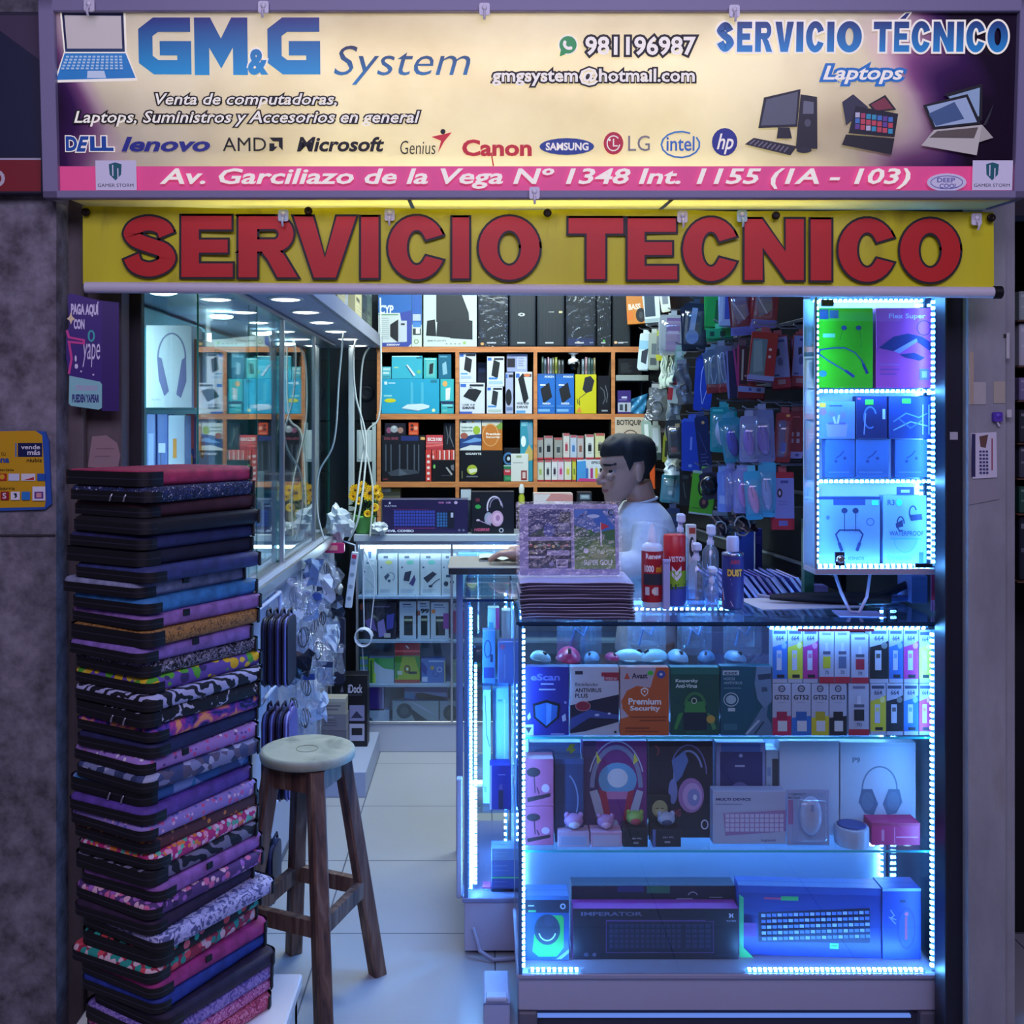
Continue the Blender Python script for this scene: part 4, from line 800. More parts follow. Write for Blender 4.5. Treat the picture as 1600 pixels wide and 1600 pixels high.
carton('speaker_box', 'pale green grey box with black speakers pictured, on the top shelf', 'box', 661.5, 745, 440, Y, ZT, .24, 'cad8d2', [('p', [(.24, .2), (.72, .2), (.85, .48), (.86, .62), (.24, .62)], '20262a'), ('p', [(.07, .60), (.22, .58), (.24, .84), (.05, .83)], '14191c'), ('p', [(.26, .62), (.56, .6), (.52, .86), (.24, .84)], '181e22'), ('p', [(.56, .55), (.92, .60), (.92, .89), (.5, .87)], '1c2226'), ('t', 'ECHO', .08, .895, .18, .92, '404a4c', .03), ('t', 'FUSION', .20, .895, .42, .92, '4a5456', 0), ('e', .77, .94, .03, .025, '9ac070')] + [('r', .42 + i * .08, .945, .45 + i * .08, .965, '8a9690') for i in range(4)])
def tower(x0, x1, lab, wrap, arts):
    o = carton('computer_tower', lab, 'computer', x0, x1, 430, Y, ZT, .22, '1a1f24', [('r', .06, .02, .94, .98, '20272c')] + arts, r=.3, group='black computer towers on the top shelf')
    wd = (x1 - x0) / F * Y; h = WZ(430, Y) - ZT
    for i in range(7): B().box(-wd * .36 + i * wd * .12, -wd * .35 + i * wd * .12, -.0015, 0, h * .1, h * .82, M('2a3238', .4)).obj('grille_slat', o)
    B().box(-wd * .2, wd * .1, -.003, 0, h * .045, h * .065, M('c8ccd0', .3)).obj('badge', o)
    if wrap: B().grid(6, 12, lambda u, v: (wd * (u - .5) * .985, -.006 - .003 * math.sin(u * 9 + v * 14 + x0), h * v * .99), WRAP).obj('plastic_wrap', o)
tower(747, 794, 'black computer tower with plain ribbed front beside the speaker box', True, [('e', .14, .96, .06, .02, 'e0b060')])
tower(796, 837, 'black computer tower with a small white oval label high on its front', False, [('e', .46, .55, .13, .025, 'd8dcdc'), ('e', .46, .55, .05, .012, '40444a')])
tower(839, 882, 'black computer tower with a small gold square badge', False, [('r', .8, .50, .92, .53, 'e8d8a0'), ('r', .42, .508, .62, .52, 'a8acb0')])
tower(884, 931, 'black computer tower in shiny crumpled plastic, widest of the wrapped ones', True, [('r', .06, .88, .94, .98, '26305a'), ('e', .42, .94, .05, .02, 'e8d0a0')])
tower(932.5, 955, 'narrow black computer tower wrapped in plastic with a small green light', True, [('e', .5, .92, .08, .02, '60c050')])
tower(957, 985, 'black computer tower at the right end of the top shelf near the orange box', False, [('e', .18, .94, .09, .02, 'f0c090'), ('r', .4, .93, .85, .945, '9aa0a4')])
# second row, first cell: teal router boxes
TE = '2fa4c0'
carton('router_box', 'largest teal box with a white router pictured, on the second shelf', 'box', 596, 686.5, 592, Y, Z2, .12, '2aa2c4', [('r', .05, .08, .1, .16, 'd8f0f4'), ('r', .12, .1, .24, .14, 'a8dcea'), ('r', .04, .46, .18, .51, '8fd8d8'), ('e', .15, .62, .10, .06, 'd0cc20'), ('r', .06, .59, .24, .65, 'd0cc20'), ('r', .85, .03, .96, .11, '1f7890'), ('e', .9, .9, .03, .05, 'd8e8b0')] + [('r', x, .1, x + .05, .72, '48b2cc') for x in (.5, .68)] + [('p', [(.35, .83), (.45, .73), (.7, .71), (.83, .76), (.82, .83), (.65, .9)], 'd0e4f0'), ('p', [(.35, .83), (.65, .9), (.66, .93), (.36, .86)], '8ab0c4')])
zt = WZ(592, Y) + .0005
carton('router_box', 'teal box with a slim white stick pictured, lying on the largest teal box', 'box', 612, 660, 556, Y, zt, .11, '3cb0c4', [('r', .02, 0, .9, .05, 'b8e4e8'), ('p', [(.45, .42), (.52, .38), (.78, .84), (.7, .9)], 'e0ecf4'), ('p', [(.45, .42), (.49, .42), (.72, .88), (.7, .93)], '305a78'), ('r', .8, .05, .98, .12, '1c6880'), ('r', .08, .48, .22, .54, 'a8d8a8'), ('e', .88, .7, .07, .08, '70c080')])
carton('adapter_box', 'small teal box with a white edge beside the slim stick box', 'box', 597, 611, 573, Y, zt, .1, '52b4c0', [('r', .1, .1, .9, .3, 'b0d8dc'), ('r', .1, .45, .8, .6, 'd0e8e4'), ('r', .1, .75, .9, .9, '3a90a0')])
carton('adapter_box', 'teal box with a black adapter in a window on the large teal box', 'box', 662, 682.5, 559, Y, zt, .1, '42b2b4', [('r', .2, .15, .85, .9, '64bcb8'), ('p', [(.45, .3), (.75, .25), (.7, .75), (.4, .78)], '1c2428'), ('r', .1, .04, .9, .1, 'a8e0dc')])
carton('adapter_box', 'dark teal box with a pale device, upper right of the router cell', 'box', 685, 705, 553, Y, zt, .1, '1f6884', [('p', [(.3, .4), (.6, .3), (.7, .8), (.35, .85)], '88b8c8'), ('r', .1, .08, .7, .14, '60a0b8')])
carton('adapter_box', 'small teal box with a black line at the bottom right of the router cell', 'box', 689, 709, 630, Y, Z2, .1, '3aa8b0', [('r', .1, .12, .9, .3, '80d0d0'), ('r', .5, .35, .95, .45, '203040'), ('r', .1, .6, .5, .8, '68c0b8'), ('r', .1, 0, 1, .08, '20305a')])
carton('adapter_box', 'teal box with a white and orange device, middle right of the router cell', 'box', 688, 709, 592, Y, WZ(630, Y) + .0005, .1, '3cb4b8', [('p', [(.4, .4), (.75, .35), (.7, .85), (.4, .88)], 'e4ecec'), ('e', .35, .2, .18, .12, 'e0a860'), ('r', .0, .92, 1, 1, '20305a')])
# second row, middle cell: white adapter boxes
def adapter(x0, x1, yt, zb, lab, art_, col='d4dae4', dy=0): carton('adapter_box', lab, 'box', x0, x1, yt, Y + dy, zb, .08, col, [('r', .04, .04, .26, .14, '3a6ac0'), ('r', .4, .05, .95, .12, '20242c')] + art_)
adapter(718, 757.5, 598, Z2, 'white box with a large square black power brick, lower left of the adapter cell', [('p', [(.42, .14), (.88, .26), (.62, .62), (.14, .44)], '15161c'), ('r', .36, .18, .6, .2, 'd0d4dc'), ('t', 'USB 3.0', .12, .68, .6, .74, '30343c', .02), ('t', 'DRIVE', .12, .77, .6, .85, '20242c', .05), ('r', 0, .93, .5, 1, '3c5ab0')])
adapter(717.5, 744, 551, WZ(598, Y) + .0005, 'white box with a tilted black power brick standing on the large brick box', [slab(.52, .4, .2, .2, 14, '171a1e', 1.15), ('r', .1, .68, .5, .73, '5a9ad0'), ('r', .1, .78, .7, .86, 'a8c0dc')])
adapter(760.5, 785.5, 604, Z2, 'white box with a slim black brick, lower middle of the adapter cell', [slab(.5, .42, .17, .26, 12, '22282c'), ('r', .08, .7, .6, .76, '4a90d0'), ('r', .1, .84, .9, .94, 'b0c4b8')])
adapter(761, 788, 557, WZ(604, Y) + .0005, 'white box with a black brick and blue letters, upper middle of the adapter cell', [slab(.5, .42, .19, .27, 14, '141c1a'), ('r', .1, .70, .6, .76, '3a80d0'), ('r', .1, .82, .9, .92, 'a8c4d8')])
adapter(790, 802, 582, Z2, 'narrow blue grey box with a black round picture in the adapter cell', [('e', .4, .6, .4, .2, '16181e'), ('r', .1, .84, .9, .92, '6a80a8')], 'a8b0cc')
adapter(805, 831.5, 581, Z2, 'white box with a long black adapter lying diagonal, right of the adapter cell', [slab(.48, .4, .16, .36, -28, '12151a', .95), ('t', 'HUB USB', .1, .72, .8, .78, '30343c', .03), ('t', 'DRIVE', .1, .81, .75, .87, '30343c', .03), ('r', .06, .92, .6, .98, '5a9ad0'), ('e', .7, .08, .2, .04, 'd87a50')])
carton('adapter_box', 'pale violet box with a dark card lying tilted above the diagonal adapter box', 'box', 792, 824, 553, Y + .01, WZ(581, Y) + .0005, .1, '98a2c8', [('r', .02, .25, .4, .75, '221c28'), ('r', .5, .15, .95, .85, 'b4bcd8')] + lines(.55, .9, .25, .75, 4, '6a78a8', .04))
carton('adapter_box', 'dark blue box in the shadow at the back of the adapter cell', 'box', 746, 760, 566, Y + .1, Z2, .1, '20243c', [('r', .1, .1, .9, .2, '34406a')])
# second row, third cell
for x0, x1, lab in ((839.5, 867.5, 'blue box with a black charger, next to the orange upright'), (868.5, 897, 'blue box with a black charger, next to the yellow box')):
    carton('charger_box', lab, 'box', x0, x1, 584, Y, Z2, .08, '2a6cc0', [('r', .02, .0, .98, .07, '3060a8'), ('t', 'FORZA', .42, .05, .96, .1, 'd8e8f4', .04), slab(.5, .48, .26, .23, -22, '17181c', .85), ('r', .16, .26, .46, .30, 'd8dce4'), ('t', 'FORZA', .3, .72, .75, .77, 'e0ecf4', .04), ('r', .05, .8, .95, .82, '5a98dc'), ('r', .05, .88, .7, .95, '78b0e4')])
carton('mouse_box', 'yellow box with a black mouse pictured on the second shelf', 'box', 899, 932, 585, Y, Z2, .08, 'd2ca20', [('p', [(.45, .08), (.72, .04), (.9, .16), (.78, .42), (.5, .48), (.34, .38)], '26262e'), ('l', [(.5, .48), (.2, .6), (.15, .66)], .03, '3a3a20'), ('l', [(.08, .62), (.12, .75), (.2, .66), (.2, .78)], .04, '3a3a20'), ('p', [(.02, .96), (.2, .82), (.3, .97)], 'e08a40')])
carton('accessory_box', 'black box with grey cable pictures right of the yellow mouse box', 'box', 934, 953.5, 587, Y, Z2, .08, '15161c', [('l', [(.2, .3), (.5, .4), (.6, .6), (.4, .75)], .08, '5a6068'), ('l', [(.6, .25), (.8, .5), (.7, .7)], .06, '6a7078'), ('r', .3, .9, .8, .94, '9aa0a8')])
zd = WZ(584, Y) + .0006
for i, (x, w_, h_, c) in enumerate(((848, 3.2, 27, '30483c'), (852, 3.6, 24, '485868'), (857, 2.4, 26, 'b0889a'), (860.5, 3, 24, '7c8c98'), (864.5, 3, 25, '6a6c50'), (869, 3.6, 26, '8a9030'), (874, 3.6, 22, '5a6058'), (879, 4, 22, '343c40'))):
    carton('disc_case', ('%s disc case upright on the blue charger boxes, ' % ('green', 'slate', 'pink', 'grey', 'olive', 'lime', 'moss', 'black')[i]) + ('first', 'second', 'third', 'fourth', 'fifth', 'sixth', 'seventh', 'last')[i] + ' in its row', 'disc case', x - w_ / 2, x + w_ / 2, 584 - h_, Y, zd, .07, c, [('r', .2, .1, .8, .35, hexmix(c, 'ffffff', .4)), ('r', .2, .5, .8, .8, hexmix(c, '000000', .4))], group='disc cases above the charger boxes')
zd = WZ(585, Y) + .0006
for i, (x, w_, h_, c) in enumerate(((904, 4, 22, '2c3430'), (911, 3.4, 24, '7a8c98'), (916, 3, 27, 'a88890'), (920.5, 3.4, 26, '506a68'), (925, 3, 25, '3a5850'), (929, 3, 26, '847a50'))):
    carton('disc_case', ('%s disc case upright on the yellow mouse box, ' % ('black', 'blue grey', 'rose', 'teal grey', 'dark green', 'ochre')[i]) + ('first', 'second', 'third', 'fourth', 'fifth', 'last')[i] + ' in its row', 'disc case', x - w_ / 2, x + w_ / 2, 585 - h_, Y, zd, .07, c, [('r', .2, .1, .8, .35, hexmix(c, 'ffffff', .4)), ('r', .2, .5, .8, .8, hexmix(c, '000000', .4))], group='disc cases above the yellow box')
# security camera under the top shelf
sc1 = thing('security_camera', 'white and black security camera hanging under the top shelf', 'camera', (WX(898, 5.2), 5.280, ZB3[0] - .0286))
B().lathe([(.026, 0), (.026, -.006), (.012, -.010), (.010, -.030)], WHITE, 18).obj('mount', sc1)
B().lathe([(.012, -.028), (.026, -.036), (.029, -.055), (.022, -.064)], WHITE, 18).obj('housing', sc1)
B().ball((.004, -.006, -.064), (.027, .027, .026), M('08080c', .1), 16, 8).obj('lens_dome', sc1)
# third row, first cell
carton('router_box', 'black box with a six-antenna router pictured on the third shelf', 'box', 596.5, 664, 680, Y, Z3, .12, '14161e', [('r', .45, .02, .85, .12, '1c2a6a'), ('t', 'DUAL BAND', .06, .04, .38, .1, '9a4858', .02), ('r', .9, .04, 1, .1, 'e8b060')] + [('r', x, .2, x + .03, .78, '4a5462') for x in (.08, .2, .4, .58, .74, .84)] + [('p', [(.14, .8), (.4, .72), (.8, .76), (.88, .82), (.6, .86), (.4, .88), (.2, .88)], '3c4450'), ('p', [(.4, .72), (.6, .84), (.4, .88)], '586270'), ('r', .03, .93, .14, .97, '6a2a2c')])
zr = WZ(680, Y) + .0005
carton('accessory_box', 'dark box with small grey and pink figures on the antenna router box', 'box', 601, 634, 661, Y, zr, .1, '1e1a26', [('e', .2, .6, .12, .25, '8a4a6a'), ('e', .45, .5, .18, .3, '9aa0a4'), ('e', .75, .6, .14, .25, 'a0786a'), ('e', .45, .35, .08, .12, 'c4c8ca')])
carton('accessory_box', 'small orange box on the black antenna router box', 'box', 638.5, 653.5, 660, Y, zr, .1, 'd8502c', [('e', .35, .25, .16, .12, '40201c'), ('e', .35, .55, .16, .12, '40201c'), ('e', .75, .45, .2, .16, 'e8a080'), ('r', .1, .8, .9, .9, 'e87850')])
carton('accessory_box', 'tall narrow red box with white marks right of the antenna router box', 'box', 665, 673.8, 703, Y, Z3, .1, 'd0403a', [('e', .5, .2 + i * .18, .28, .05, 'f0d8d0') for i in range(4)] + [('r', .3, .88, .7, .95, 'f4e8e4')])
carton('router_box', 'red box with white model lettering above the row of small red boxes', 'box', 665.5, 692, 680, Y, WZ(703, Y) + .0006, .1, 'd04a50', [('t', 'EC2100', .1, .16, .95, .4, 'f0e0dc', .05), ('r', .05, .5, .95, .56, 'e09088'), ('p', [(0, .7), (1, .6), (1, .7), (0, .82)], 'e8706a'), ('r', 0, .85, 1, .9, 'b83038')])
carton('hard_disk_box', 'black box with a silver stick pictured below the small red boxes', 'box', 675, 711, 719, Y, Z3, .1, '0e0f14', [('e', .1, .3, .05, .1, '70c060'), ('p', [(.58, .34), (.66, .32), (.9, .66), (.84, .72)], 'a8a8a8'), ('p', [(.8, .25), (.95, .2), (.95, .5), (.85, .45)], '707078'), ('r', .4, .7, .8, .74, '3a3c44')])
zq = WZ(719, Y) + .0006
for i in range(5): carton('ink_box', 'small red box with white stripe above the black disk box, ' + ('first', 'second', 'third', 'fourth', 'fifth')[i] + ' in its row', 'box', 675 + i * 7.2, 681.8 + i * 7.2, 703, Y, zq, .08, 'cc4840', [('r', .62, .05, .9, .95, 'ecd8d0')] if i else [('r', .1, .1, .4, .4, 'e08078'), ('e', .3, .7, .2, .2, 'f0d8d0')], group='small red boxes on the third shelf')
carton('accessory_box', 'black box with a pale grey streak behind the red model box', 'box', 693, 711, 661, Y + .02, WZ(703, Y) + .0006, .1, '181a20', [('l', [(.2, .1), (.4, .5), (.3, .8)], .08, '5a6468'), ('l', [(.6, .1), (.55, .5), (.9, .9)], .08, '707a80')])
# third row, second cell
carton('software_box', 'white box with a blue swoosh and lime seal standing on the black graphics card box', 'box', 718.5, 752, 656, Y, WZ(704, Y) + .0006, .05, 'd8e0dc', [('r', .1, .04, .3, .1, '303840'), ('r', .55, .04, .66, .1, 'c8b048'), ('t', 'Internet', .08, .2, .6, .28, '486a58', .02), ('t', 'Security', .08, .32, .6, .4, '486a58', .02), ('e', .78, .34, .17, .14, '9ab830'), ('p', [(0, .62), (.5, .5), (1, .46), (1, .84), (.5, .82), (0, .94)], '24407a'), ('p', [(.1, .75), (.7, .58), (1, .62), (1, .7), (.5, .75)], '6a9cd0'), ('e', .2, .52, .17, .1, 'a05848')])
carton('software_box', 'orange security software box on the black graphics card box', 'box', 753, 785, 656, Y, WZ(704, Y) + .0006, .05, 'c07028', [('r', 0, 0, 1, .2, 'd0ccb8'), ('e', .42, .5, .4, .38, 'c47428'), ('o', .42, .5, .38, .36, .04, 'e0a868'), ('p', [(.7, .2), (1, .05), (1, .3), (.8, .32)], '7a9a40'), ('t', 'Premium', .2, .42, .9, .5, 'f4e8d8', .04), ('t', 'Security', .2, .53, .9, .61, 'f4e8d8', .04)])
carton('graphics_card_box', 'large black graphics card box with a lime round seal', 'box', 718, 786, 704, Y, Z3, .12, '0f1116', [('t', 'GIGABYTE', .14, .07, .5, .14, 'e8ecec', .03), ('e', .29, .62, .12, .16, 'a8b830'), ('p', [(.2, .6), (.4, .58), (.4, .68), (.24, .74)], 'e0e4c8'), ('r', .16, .82, .42, .86, '6a707c'), ('r', .05, .66, .07, .9, '7a8050')])
carton('headset_box', 'black box with a blue lit headset behind the red and green box', 'box', 787, 812, 700, Y + .03, Z3, .08, '101218', [('o', .3, .32, .28, .16, .12, '4a80b8'), ('e', .3, .32, .1, .06, 'c8d8e0')])
carton('memory_box', 'small red and green box in front of the graphics card box', 'box', 787, 811.5, 727, Y - .008, Z3, .03, '2a7a50', [('r', 0, 0, 1, .06, 'c0d0c8'), ('r', 0, .24, 1, .6, 'b83040'), ('t', 'RED', .1, .3, .4, .42, 'f0d8d8', .03), ('r', .1, .7, .8, .9, '4a9a6a')])
carton('software_box', 'teal software box with a silver robot pictured on the third shelf', 'box', 813, 832.5, 656, Y, Z3, .05, '3a94a8', [('t', 'ESET', .1, .04, .6, .1, 'a8dce4', .02), ('p', [(.55, .1), (.8, .05), (1, .15), (1, .4), (.7, .42)], '6a98b0'), ('e', .25, .35, .2, .09, 'e8f0f0'), ('p', [(.35, .55), (.7, .4), (1, .5), (1, .65), (.4, .68)], 'c0a860')])
carton('card_box', 'white card box with a small dark red square in front of the robot box', 'box', 798.5, 825.5, 709, Y - .01, Z3, .02, 'd8dcd4', [('r', .3, .06, .6, .14, '98a880'), ('r', .1, .3, .7, .34, 'b0b4b0'), ('r', .58, .6, .92, .95, '8a3438'), ('r', .66, .66, .84, .88, 'd8c0b8')])
# third row, third cell: ink bottles boxes in two rows
INK = [(839.5, 849, 684, '9c9c98', '30343a'), (850.5, 864, 681, 'a8a8a4', '1c2026'), (866, 879, 684, '989890', '40484c'), (880, 890, 677, 'd0ccc4', 'a03848'), (891, 901, 680, 'b8c4d4', '4878b8'), (902, 912, 681, 'b8b4b4', '8a5a4a'), (915, 928, 679, 'd8dcd4', '20242c'), (930, 945, 677, 'd4d4a0', '303020')]
INB = [(839.5, 849.5, 719, 'c8d0c0', '98b060'), (851, 861, 719, 'd0d4d0', '30343a'), (862, 871, 718, 'd8d8d8', '383040'), (871.5, 881, 718, 'd8c8d4', 'c83878'), (882, 893, 718, 'd8dcc8', 'c8c048'), (894.5, 900, 718, 'c8c840', '6a8a30')]
nm = {0: 'black', 1: 'grey'}
cn = ('charcoal', 'black', 'slate', 'dark red', 'blue', 'brown', 'jet black', 'yellow edged')
zk = WZ(718, Y) + .0006
def ink(x0, x1, yt, zb, col, ic, lab, grp): carton('ink_box', lab, 'box', x0, x1, yt, Y, zb, .07, col, [('r', .05, 0, .95, .1, hexmix(col, 'b03038', .7)), ('e', .5, .4, .2, .07, hexmix(ic, 'ffffff', .5)), ('r', .3, .42, .7, .68, ic), ('r', .3, .72, .7, .76, hexmix(ic, 'ffffff', .6)), ('r', 0, .92, 1, 1, 'b8343c')], group=grp)
for i, (a, c, yt, col, ic) in enumerate(INB): ink(a, c, yt, Z3, col, ic, ('pale green', 'white and black', 'white and violet', 'white and magenta', 'white and yellow', 'lime')[i] + ' ink box in the lower row behind the shopkeeper', 'ink boxes on the third shelf')
for i, (a, c, yt, col, ic) in enumerate(INK): ink(a, c, yt, zk, col, ic, cn[i] + ' ink box in the upper row behind the shopkeeper', 'ink boxes on the third shelf')
carton('ink_set_box', 'wide white box of four ink colours beside the small ink boxes', 'box', 901.5, 947, 718, Y, Z3, .07, 'd4dce4', [('p', [(0, .1), (.3, .05), (.35, 1), (0, 1)], '4a98d8'), ('t', 'EPSON', .5, .08, .9, .2, '30343c', .03), ('p', [(.1, .85), (.7, .88), (.7, 1), (0, 1)], 'c84088')] + [('r', .3 + i * .16, .4, .39 + i * .16, .85, ('3a70c0', 'b03880', 'd8c030', '20242c')[i]) for i in range(4)] + [('r', .32 + i * .16, .3, .37 + i * .16, .4, 'c8ccd0') for i in range(4)])
# bottom row
carton('accessory_box', 'small white and kraft box above the long keyboard box', 'box', 596, 625.5, 763, Y + .02, Z4, .1, '8a8468', [('r', 0, 0, .48, .07, 'c8d4d8'), ('r', .55, .0, 1, .07, '7a7440')])
carton('accessory_box', 'white box with a pink corner between shopkeeper and headset box', 'box', 834, 895, 771, Y - .18, 1.0565, .1, 'd8d0d0', [('p', [(.45, .0), (1, .04), (1, .2), (.3, .2)], 'c88a88'), ('r', .02, .0, .98, .012, 'c86048')])
b = B(); b.lathe([(.014, 0), (.016, .01), (.016, .17), (.010, .185), (.010, .19)], M('a8b038', .3), 14); b.lathe([(.013, .19), (.014, .215), (.008, .235)], M('d8dcd8', .3), 14)
b.obj('spray_bottle', None, (WX(815, 5.12), 5.12, 1.0565), label='lime bottle with a white cap behind the game case', cat='bottle')
carton('card_reader', 'small grey device with a pale screen behind the shopkeeper', 'device', 903, 925, 769, Y - .17, 1.0565, .08, '2a2e38', [('r', .15, .06, .85, .18, '7a8c98'), ('r', .25, .08, .75, .14, 'a8b8c0')])
# right section of the back shelf, behind the pegboard
carton('loudspeaker', 'black loudspeaker in the right section of the back shelf', 'speaker', 966, 1003, 560, Y, ZB3[1] + .2, .2, '14161a', lines(.1, .6, .3, .9, 9, '4a4e52', .02))
b = B(); b.box(WX(962, Y), WX(1013, Y), 0, .24, ZB3[1] + .17, ZB3[1] + .199, M('9aa4a0', .4), .002); b.obj('plate', su)
for px in (966, 1008): B().box(WX(px - 1, Y), WX(px + 1, Y), .13, .2, ZB3[1], ZB3[1] + .17, GRAY).obj('plate_bracket', su)
carton('webcam_box', 'purple and white camera box under the grey plate of the back shelf', 'box', 965, 986, 610, Y, Z2, .1, '40307a', [('r', .3, .26, .7, .34, 'd0d0e8'), ('r', .1, .38, .7, .42, '8a80b8'), ('r', .02, .52, .98, .92, 'b8c0cc'), ('r', .15, .6, .4, .85, '404a58'), ('r', .55, .58, .7, .9, '14161c')])
b = B(); b.grid(8, 8, lambda u, v: ((u - .5) * .085 + .02 * (v - .5), -.01 * math.sin(u * 9) * math.sin(v * 8), v * .10 * (.75 + .3 * u)), M('3c8cb8', .25)); b.grid(8, 8, lambda u, v: ((.5 - u) * .085 + .02 * (v - .5), .02 + .01 * math.sin(u * 7), v * .10 * (.75 + .3 * (1 - u))), M('3c8cb8', .25))
b.obj('blue_bag', None, (WX(998, 5.24), 5.27, Z2 + .001), label='shiny blue plastic bag beside the camera box on the back shelf', cat='bag')
carton('first_aid_sign', 'cream first aid board with dark lettering beside the shopkeeper head', 'sign', 961, 1009, 652, 5.235, 1.42, .012, 'd0c0a8', [('t', 'BOTIQUIN', .06, .06, .92, .22, '3a342c', .03), ('a', .5, .62, .3, .3, 0, 180, .03, '5a3a34'), ('r', .42, .4, .58, .7, 'a04038'), ('r', .3, .5, .7, .6, 'a04038')])

# ---------------------------------------------------------------- low glass showcase in front of the back shelves
YC = 4.97
bs = thing('back_showcase', 'low lit glass showcase along the back wall below the shelves', 'showcase', (0, YC, 0))
x0, x1 = WX(556, YC), .80
B().box(x0, x1, .0, .26, 0, .135, M('b8c0d0', .35), .003).obj('base', bs)
b = B(); b.box(x0 - .01, x1, -.012, .268, 1.022, 1.056, M('b4c0cc', .3), .003); b.obj('worktop', bs)
b = B()
for z in (.135, 1.008): b.box(x0, x1, -.004, .010, z, z + .014, ALU, .001)
for x in (x0, WX(704, YC), x1 - .012): b.box(x, x + .012, -.005, .010, .149, 1.008, ALU, .001)
b.obj('frame', bs)
for xa, xb in ((x0 + .012, WX(704, YC)), (WX(704, YC) + .012, x1 - .012)): B().box(xa, xb, .001, .004, .149, 1.008, GLASS).obj('glass_pane', bs)
B().box(x0, x1, .252, .26, .135, 1.022, M('c4d4e8', .5)).obj('back_panel', bs)
B().box(x0, x0 + .004, .012, .25, .135, 1.022, M('c4d4e8', .5)).obj('side_panel', bs)
SH = [.752, .537, .322]
for z in SH: B().box(x0 + .006, x1 - .006, .02, .25, z - .012, z, M('9cb4d8', .25)).obj('shelf', bs)
B().box(x0 + .02, x1 - .03, .014, .028, .986, 1.001, emis('white_led_tube', (.66, .86, 1.0), 16)).obj('led_tube', bs)
YI = YC + .05
zb = SH[0] + .0006
UA = [[('p', [(.3, .55), (.5, .46), (.6, .52), (.4, .64)], '405070'), ('a', .65, .55, .2, .1, -60, 120, .03, '506080'), ('r', .5, .62, .64, .68, '405070')], [('p', [(.3, .44), (.62, .4), (.5, .66), (.22, .64)], '2c3450'), ('p', [(.5, .72), (.75, .5), (.82, .62), (.7, .78)], '3c3a78')], [('p', [(.15, .58), (.6, .42), (.8, .48), (.35, .7)], '2c3648'), ('l', [(.5, .78), (.75, .66), (.95, .6)], .05, '506080'), ('e', .5, .78, .1, .03, '303a50')], [('e', .3, .72, .16, .06, '304058'), ('e', .7, .68, .14, .05, '304058'), ('r', .3, .5, .6, .56, '304868')]]
for i, (a, c, lab) in enumerate(((566, 589, 'plain white adapter box, first on the lit top row of the back showcase'), (591, 621, 'white adapter box with a small cable hub and yellow sticker, back showcase'), (623, 655.5, 'white adapter box with two dark plugs pictured, back showcase'), (656.5, 689, 'white adapter box with a long dark hub pictured, back showcase'), (690, 713, 'white adapter box beside the frame post, back showcase'))):
    o = carton('adapter_box', lab, 'box', a, c, 866 if i else 876, YI, zb, .05, 'c8d4e0', [('r', 0, .0, 1, .14, 'd8e4ee'), ('r', .28, .04, .5, .10, '6a7c94'), ('r', .55, .05, .8, .11, 'eef4f8'), ('e', .55, .2, .18, .05, ('b8d0d8', 'd8e080', '80d8c0', '80d8c8', 'a0d0d8')[i]), ('r', .12, .3, .2, .34, '405070')] + (UA[i - 1] if i else [('l', [(.2, .5), (.5, .62), (.8, .8)], .03, '8a9cb8')]) + lines(.1, .8, .86, .96, 3, 'a0b0c8', .012))
carton('adapter_box', 'small white box with a blue drop on top of the plain adapter box', 'box', 569, 588, 858, YI, WZ(876, YI) + .0006, .05, 'dfe8f0', [('p', [(.3, .2), (.6, .2), (.55, .8), (.4, .8)], '5a78a8')])
carton('cable_box', 'pale blue box beyond the frame post in the back showcase', 'box', 716, 770, 864, YI, zb, .06, '7cb4dc', [('r', .1, .08, .9, .22, 'a8d4ec'), ('p', [(.5, .2), (1, .12), (1, .24), (.5, .28)], 'c8e4f0')])
zb = SH[1] + .0006
PUR = [('p', [(.0, .5), (.25, .4), (.4, .8), (.1, .7)], '6a50a8'), ('p', [(.4, .55), (.6, .45), (.7, .9), (.45, .95)], '8a7ac8'), ('p', [(.7, .35), (.95, .3), (.9, .7), (.7, .75)], '4a48b0'), ('r', .3, .1, .8, .14, '6a5a88'), ('r', .62, .84, .82, .96, 'c0b8c0')]
carton('software_box', 'black box with purple shards pictured in the back showcase', 'box', 570, 619, 941, YI, zb, .05, '1c1830', PUR)
carton('cable_box', 'dark box with a red square behind the dark pouch in the back showcase', 'box', 561, 569, 941, YI, zb, .05, '16141f', [('r', .2, .05, .8, .2, 'a04030'), ('r', .1, .75, .8, .8, '8a8ca0')])
for a, c, yt, lab, x in ((624, 650, 940, 'white box with a black green window, first of three power banks', []), (652.5, 671.5, 939, 'white power bank box marked 99, middle of three', [('t', '99', .25, .2, .95, .32, '20242c', .05), ('r', .0, .26, .2, .38, 'a85a4a')]), (673, 701, 941, 'white power bank box with an orange dot, last of three', [('r', .05, .2, .25, .3, 'f08a48'), ('r', .7, .3, 1, .72, '8a3a9a')])):
    carton('power_bank_box', lab, 'box', a, c, yt, YI, zb, .04, 'b8c8dc', [('r', .2, .06, .7, .09, '405070'), ('r', .2, .13, .8, .15, '6a80a0'), ('r', .28, .38, .8, .9, '14222a'), ('r', .3, .46, .78, .52, 'a8b8a0')] + x, group='power bank boxes')
carton('power_bank_box', 'magenta box beyond the frame post in the back showcase', 'box', 707, 729, 942, YI, zb, .04, '8a3a6a', [('r', 0, 0, 1, .2, 'b0b8c8'), ('t', 'PLAN', .2, .05, .8, .12, '30343c', .03), ('r', 0, .2, 1, .24, 'd070a8'), ('r', .2, .35, .9, .8, 'a03858'), ('r', 0, .84, 1, 1, '50607a')])
zb = SH[2] + .0006
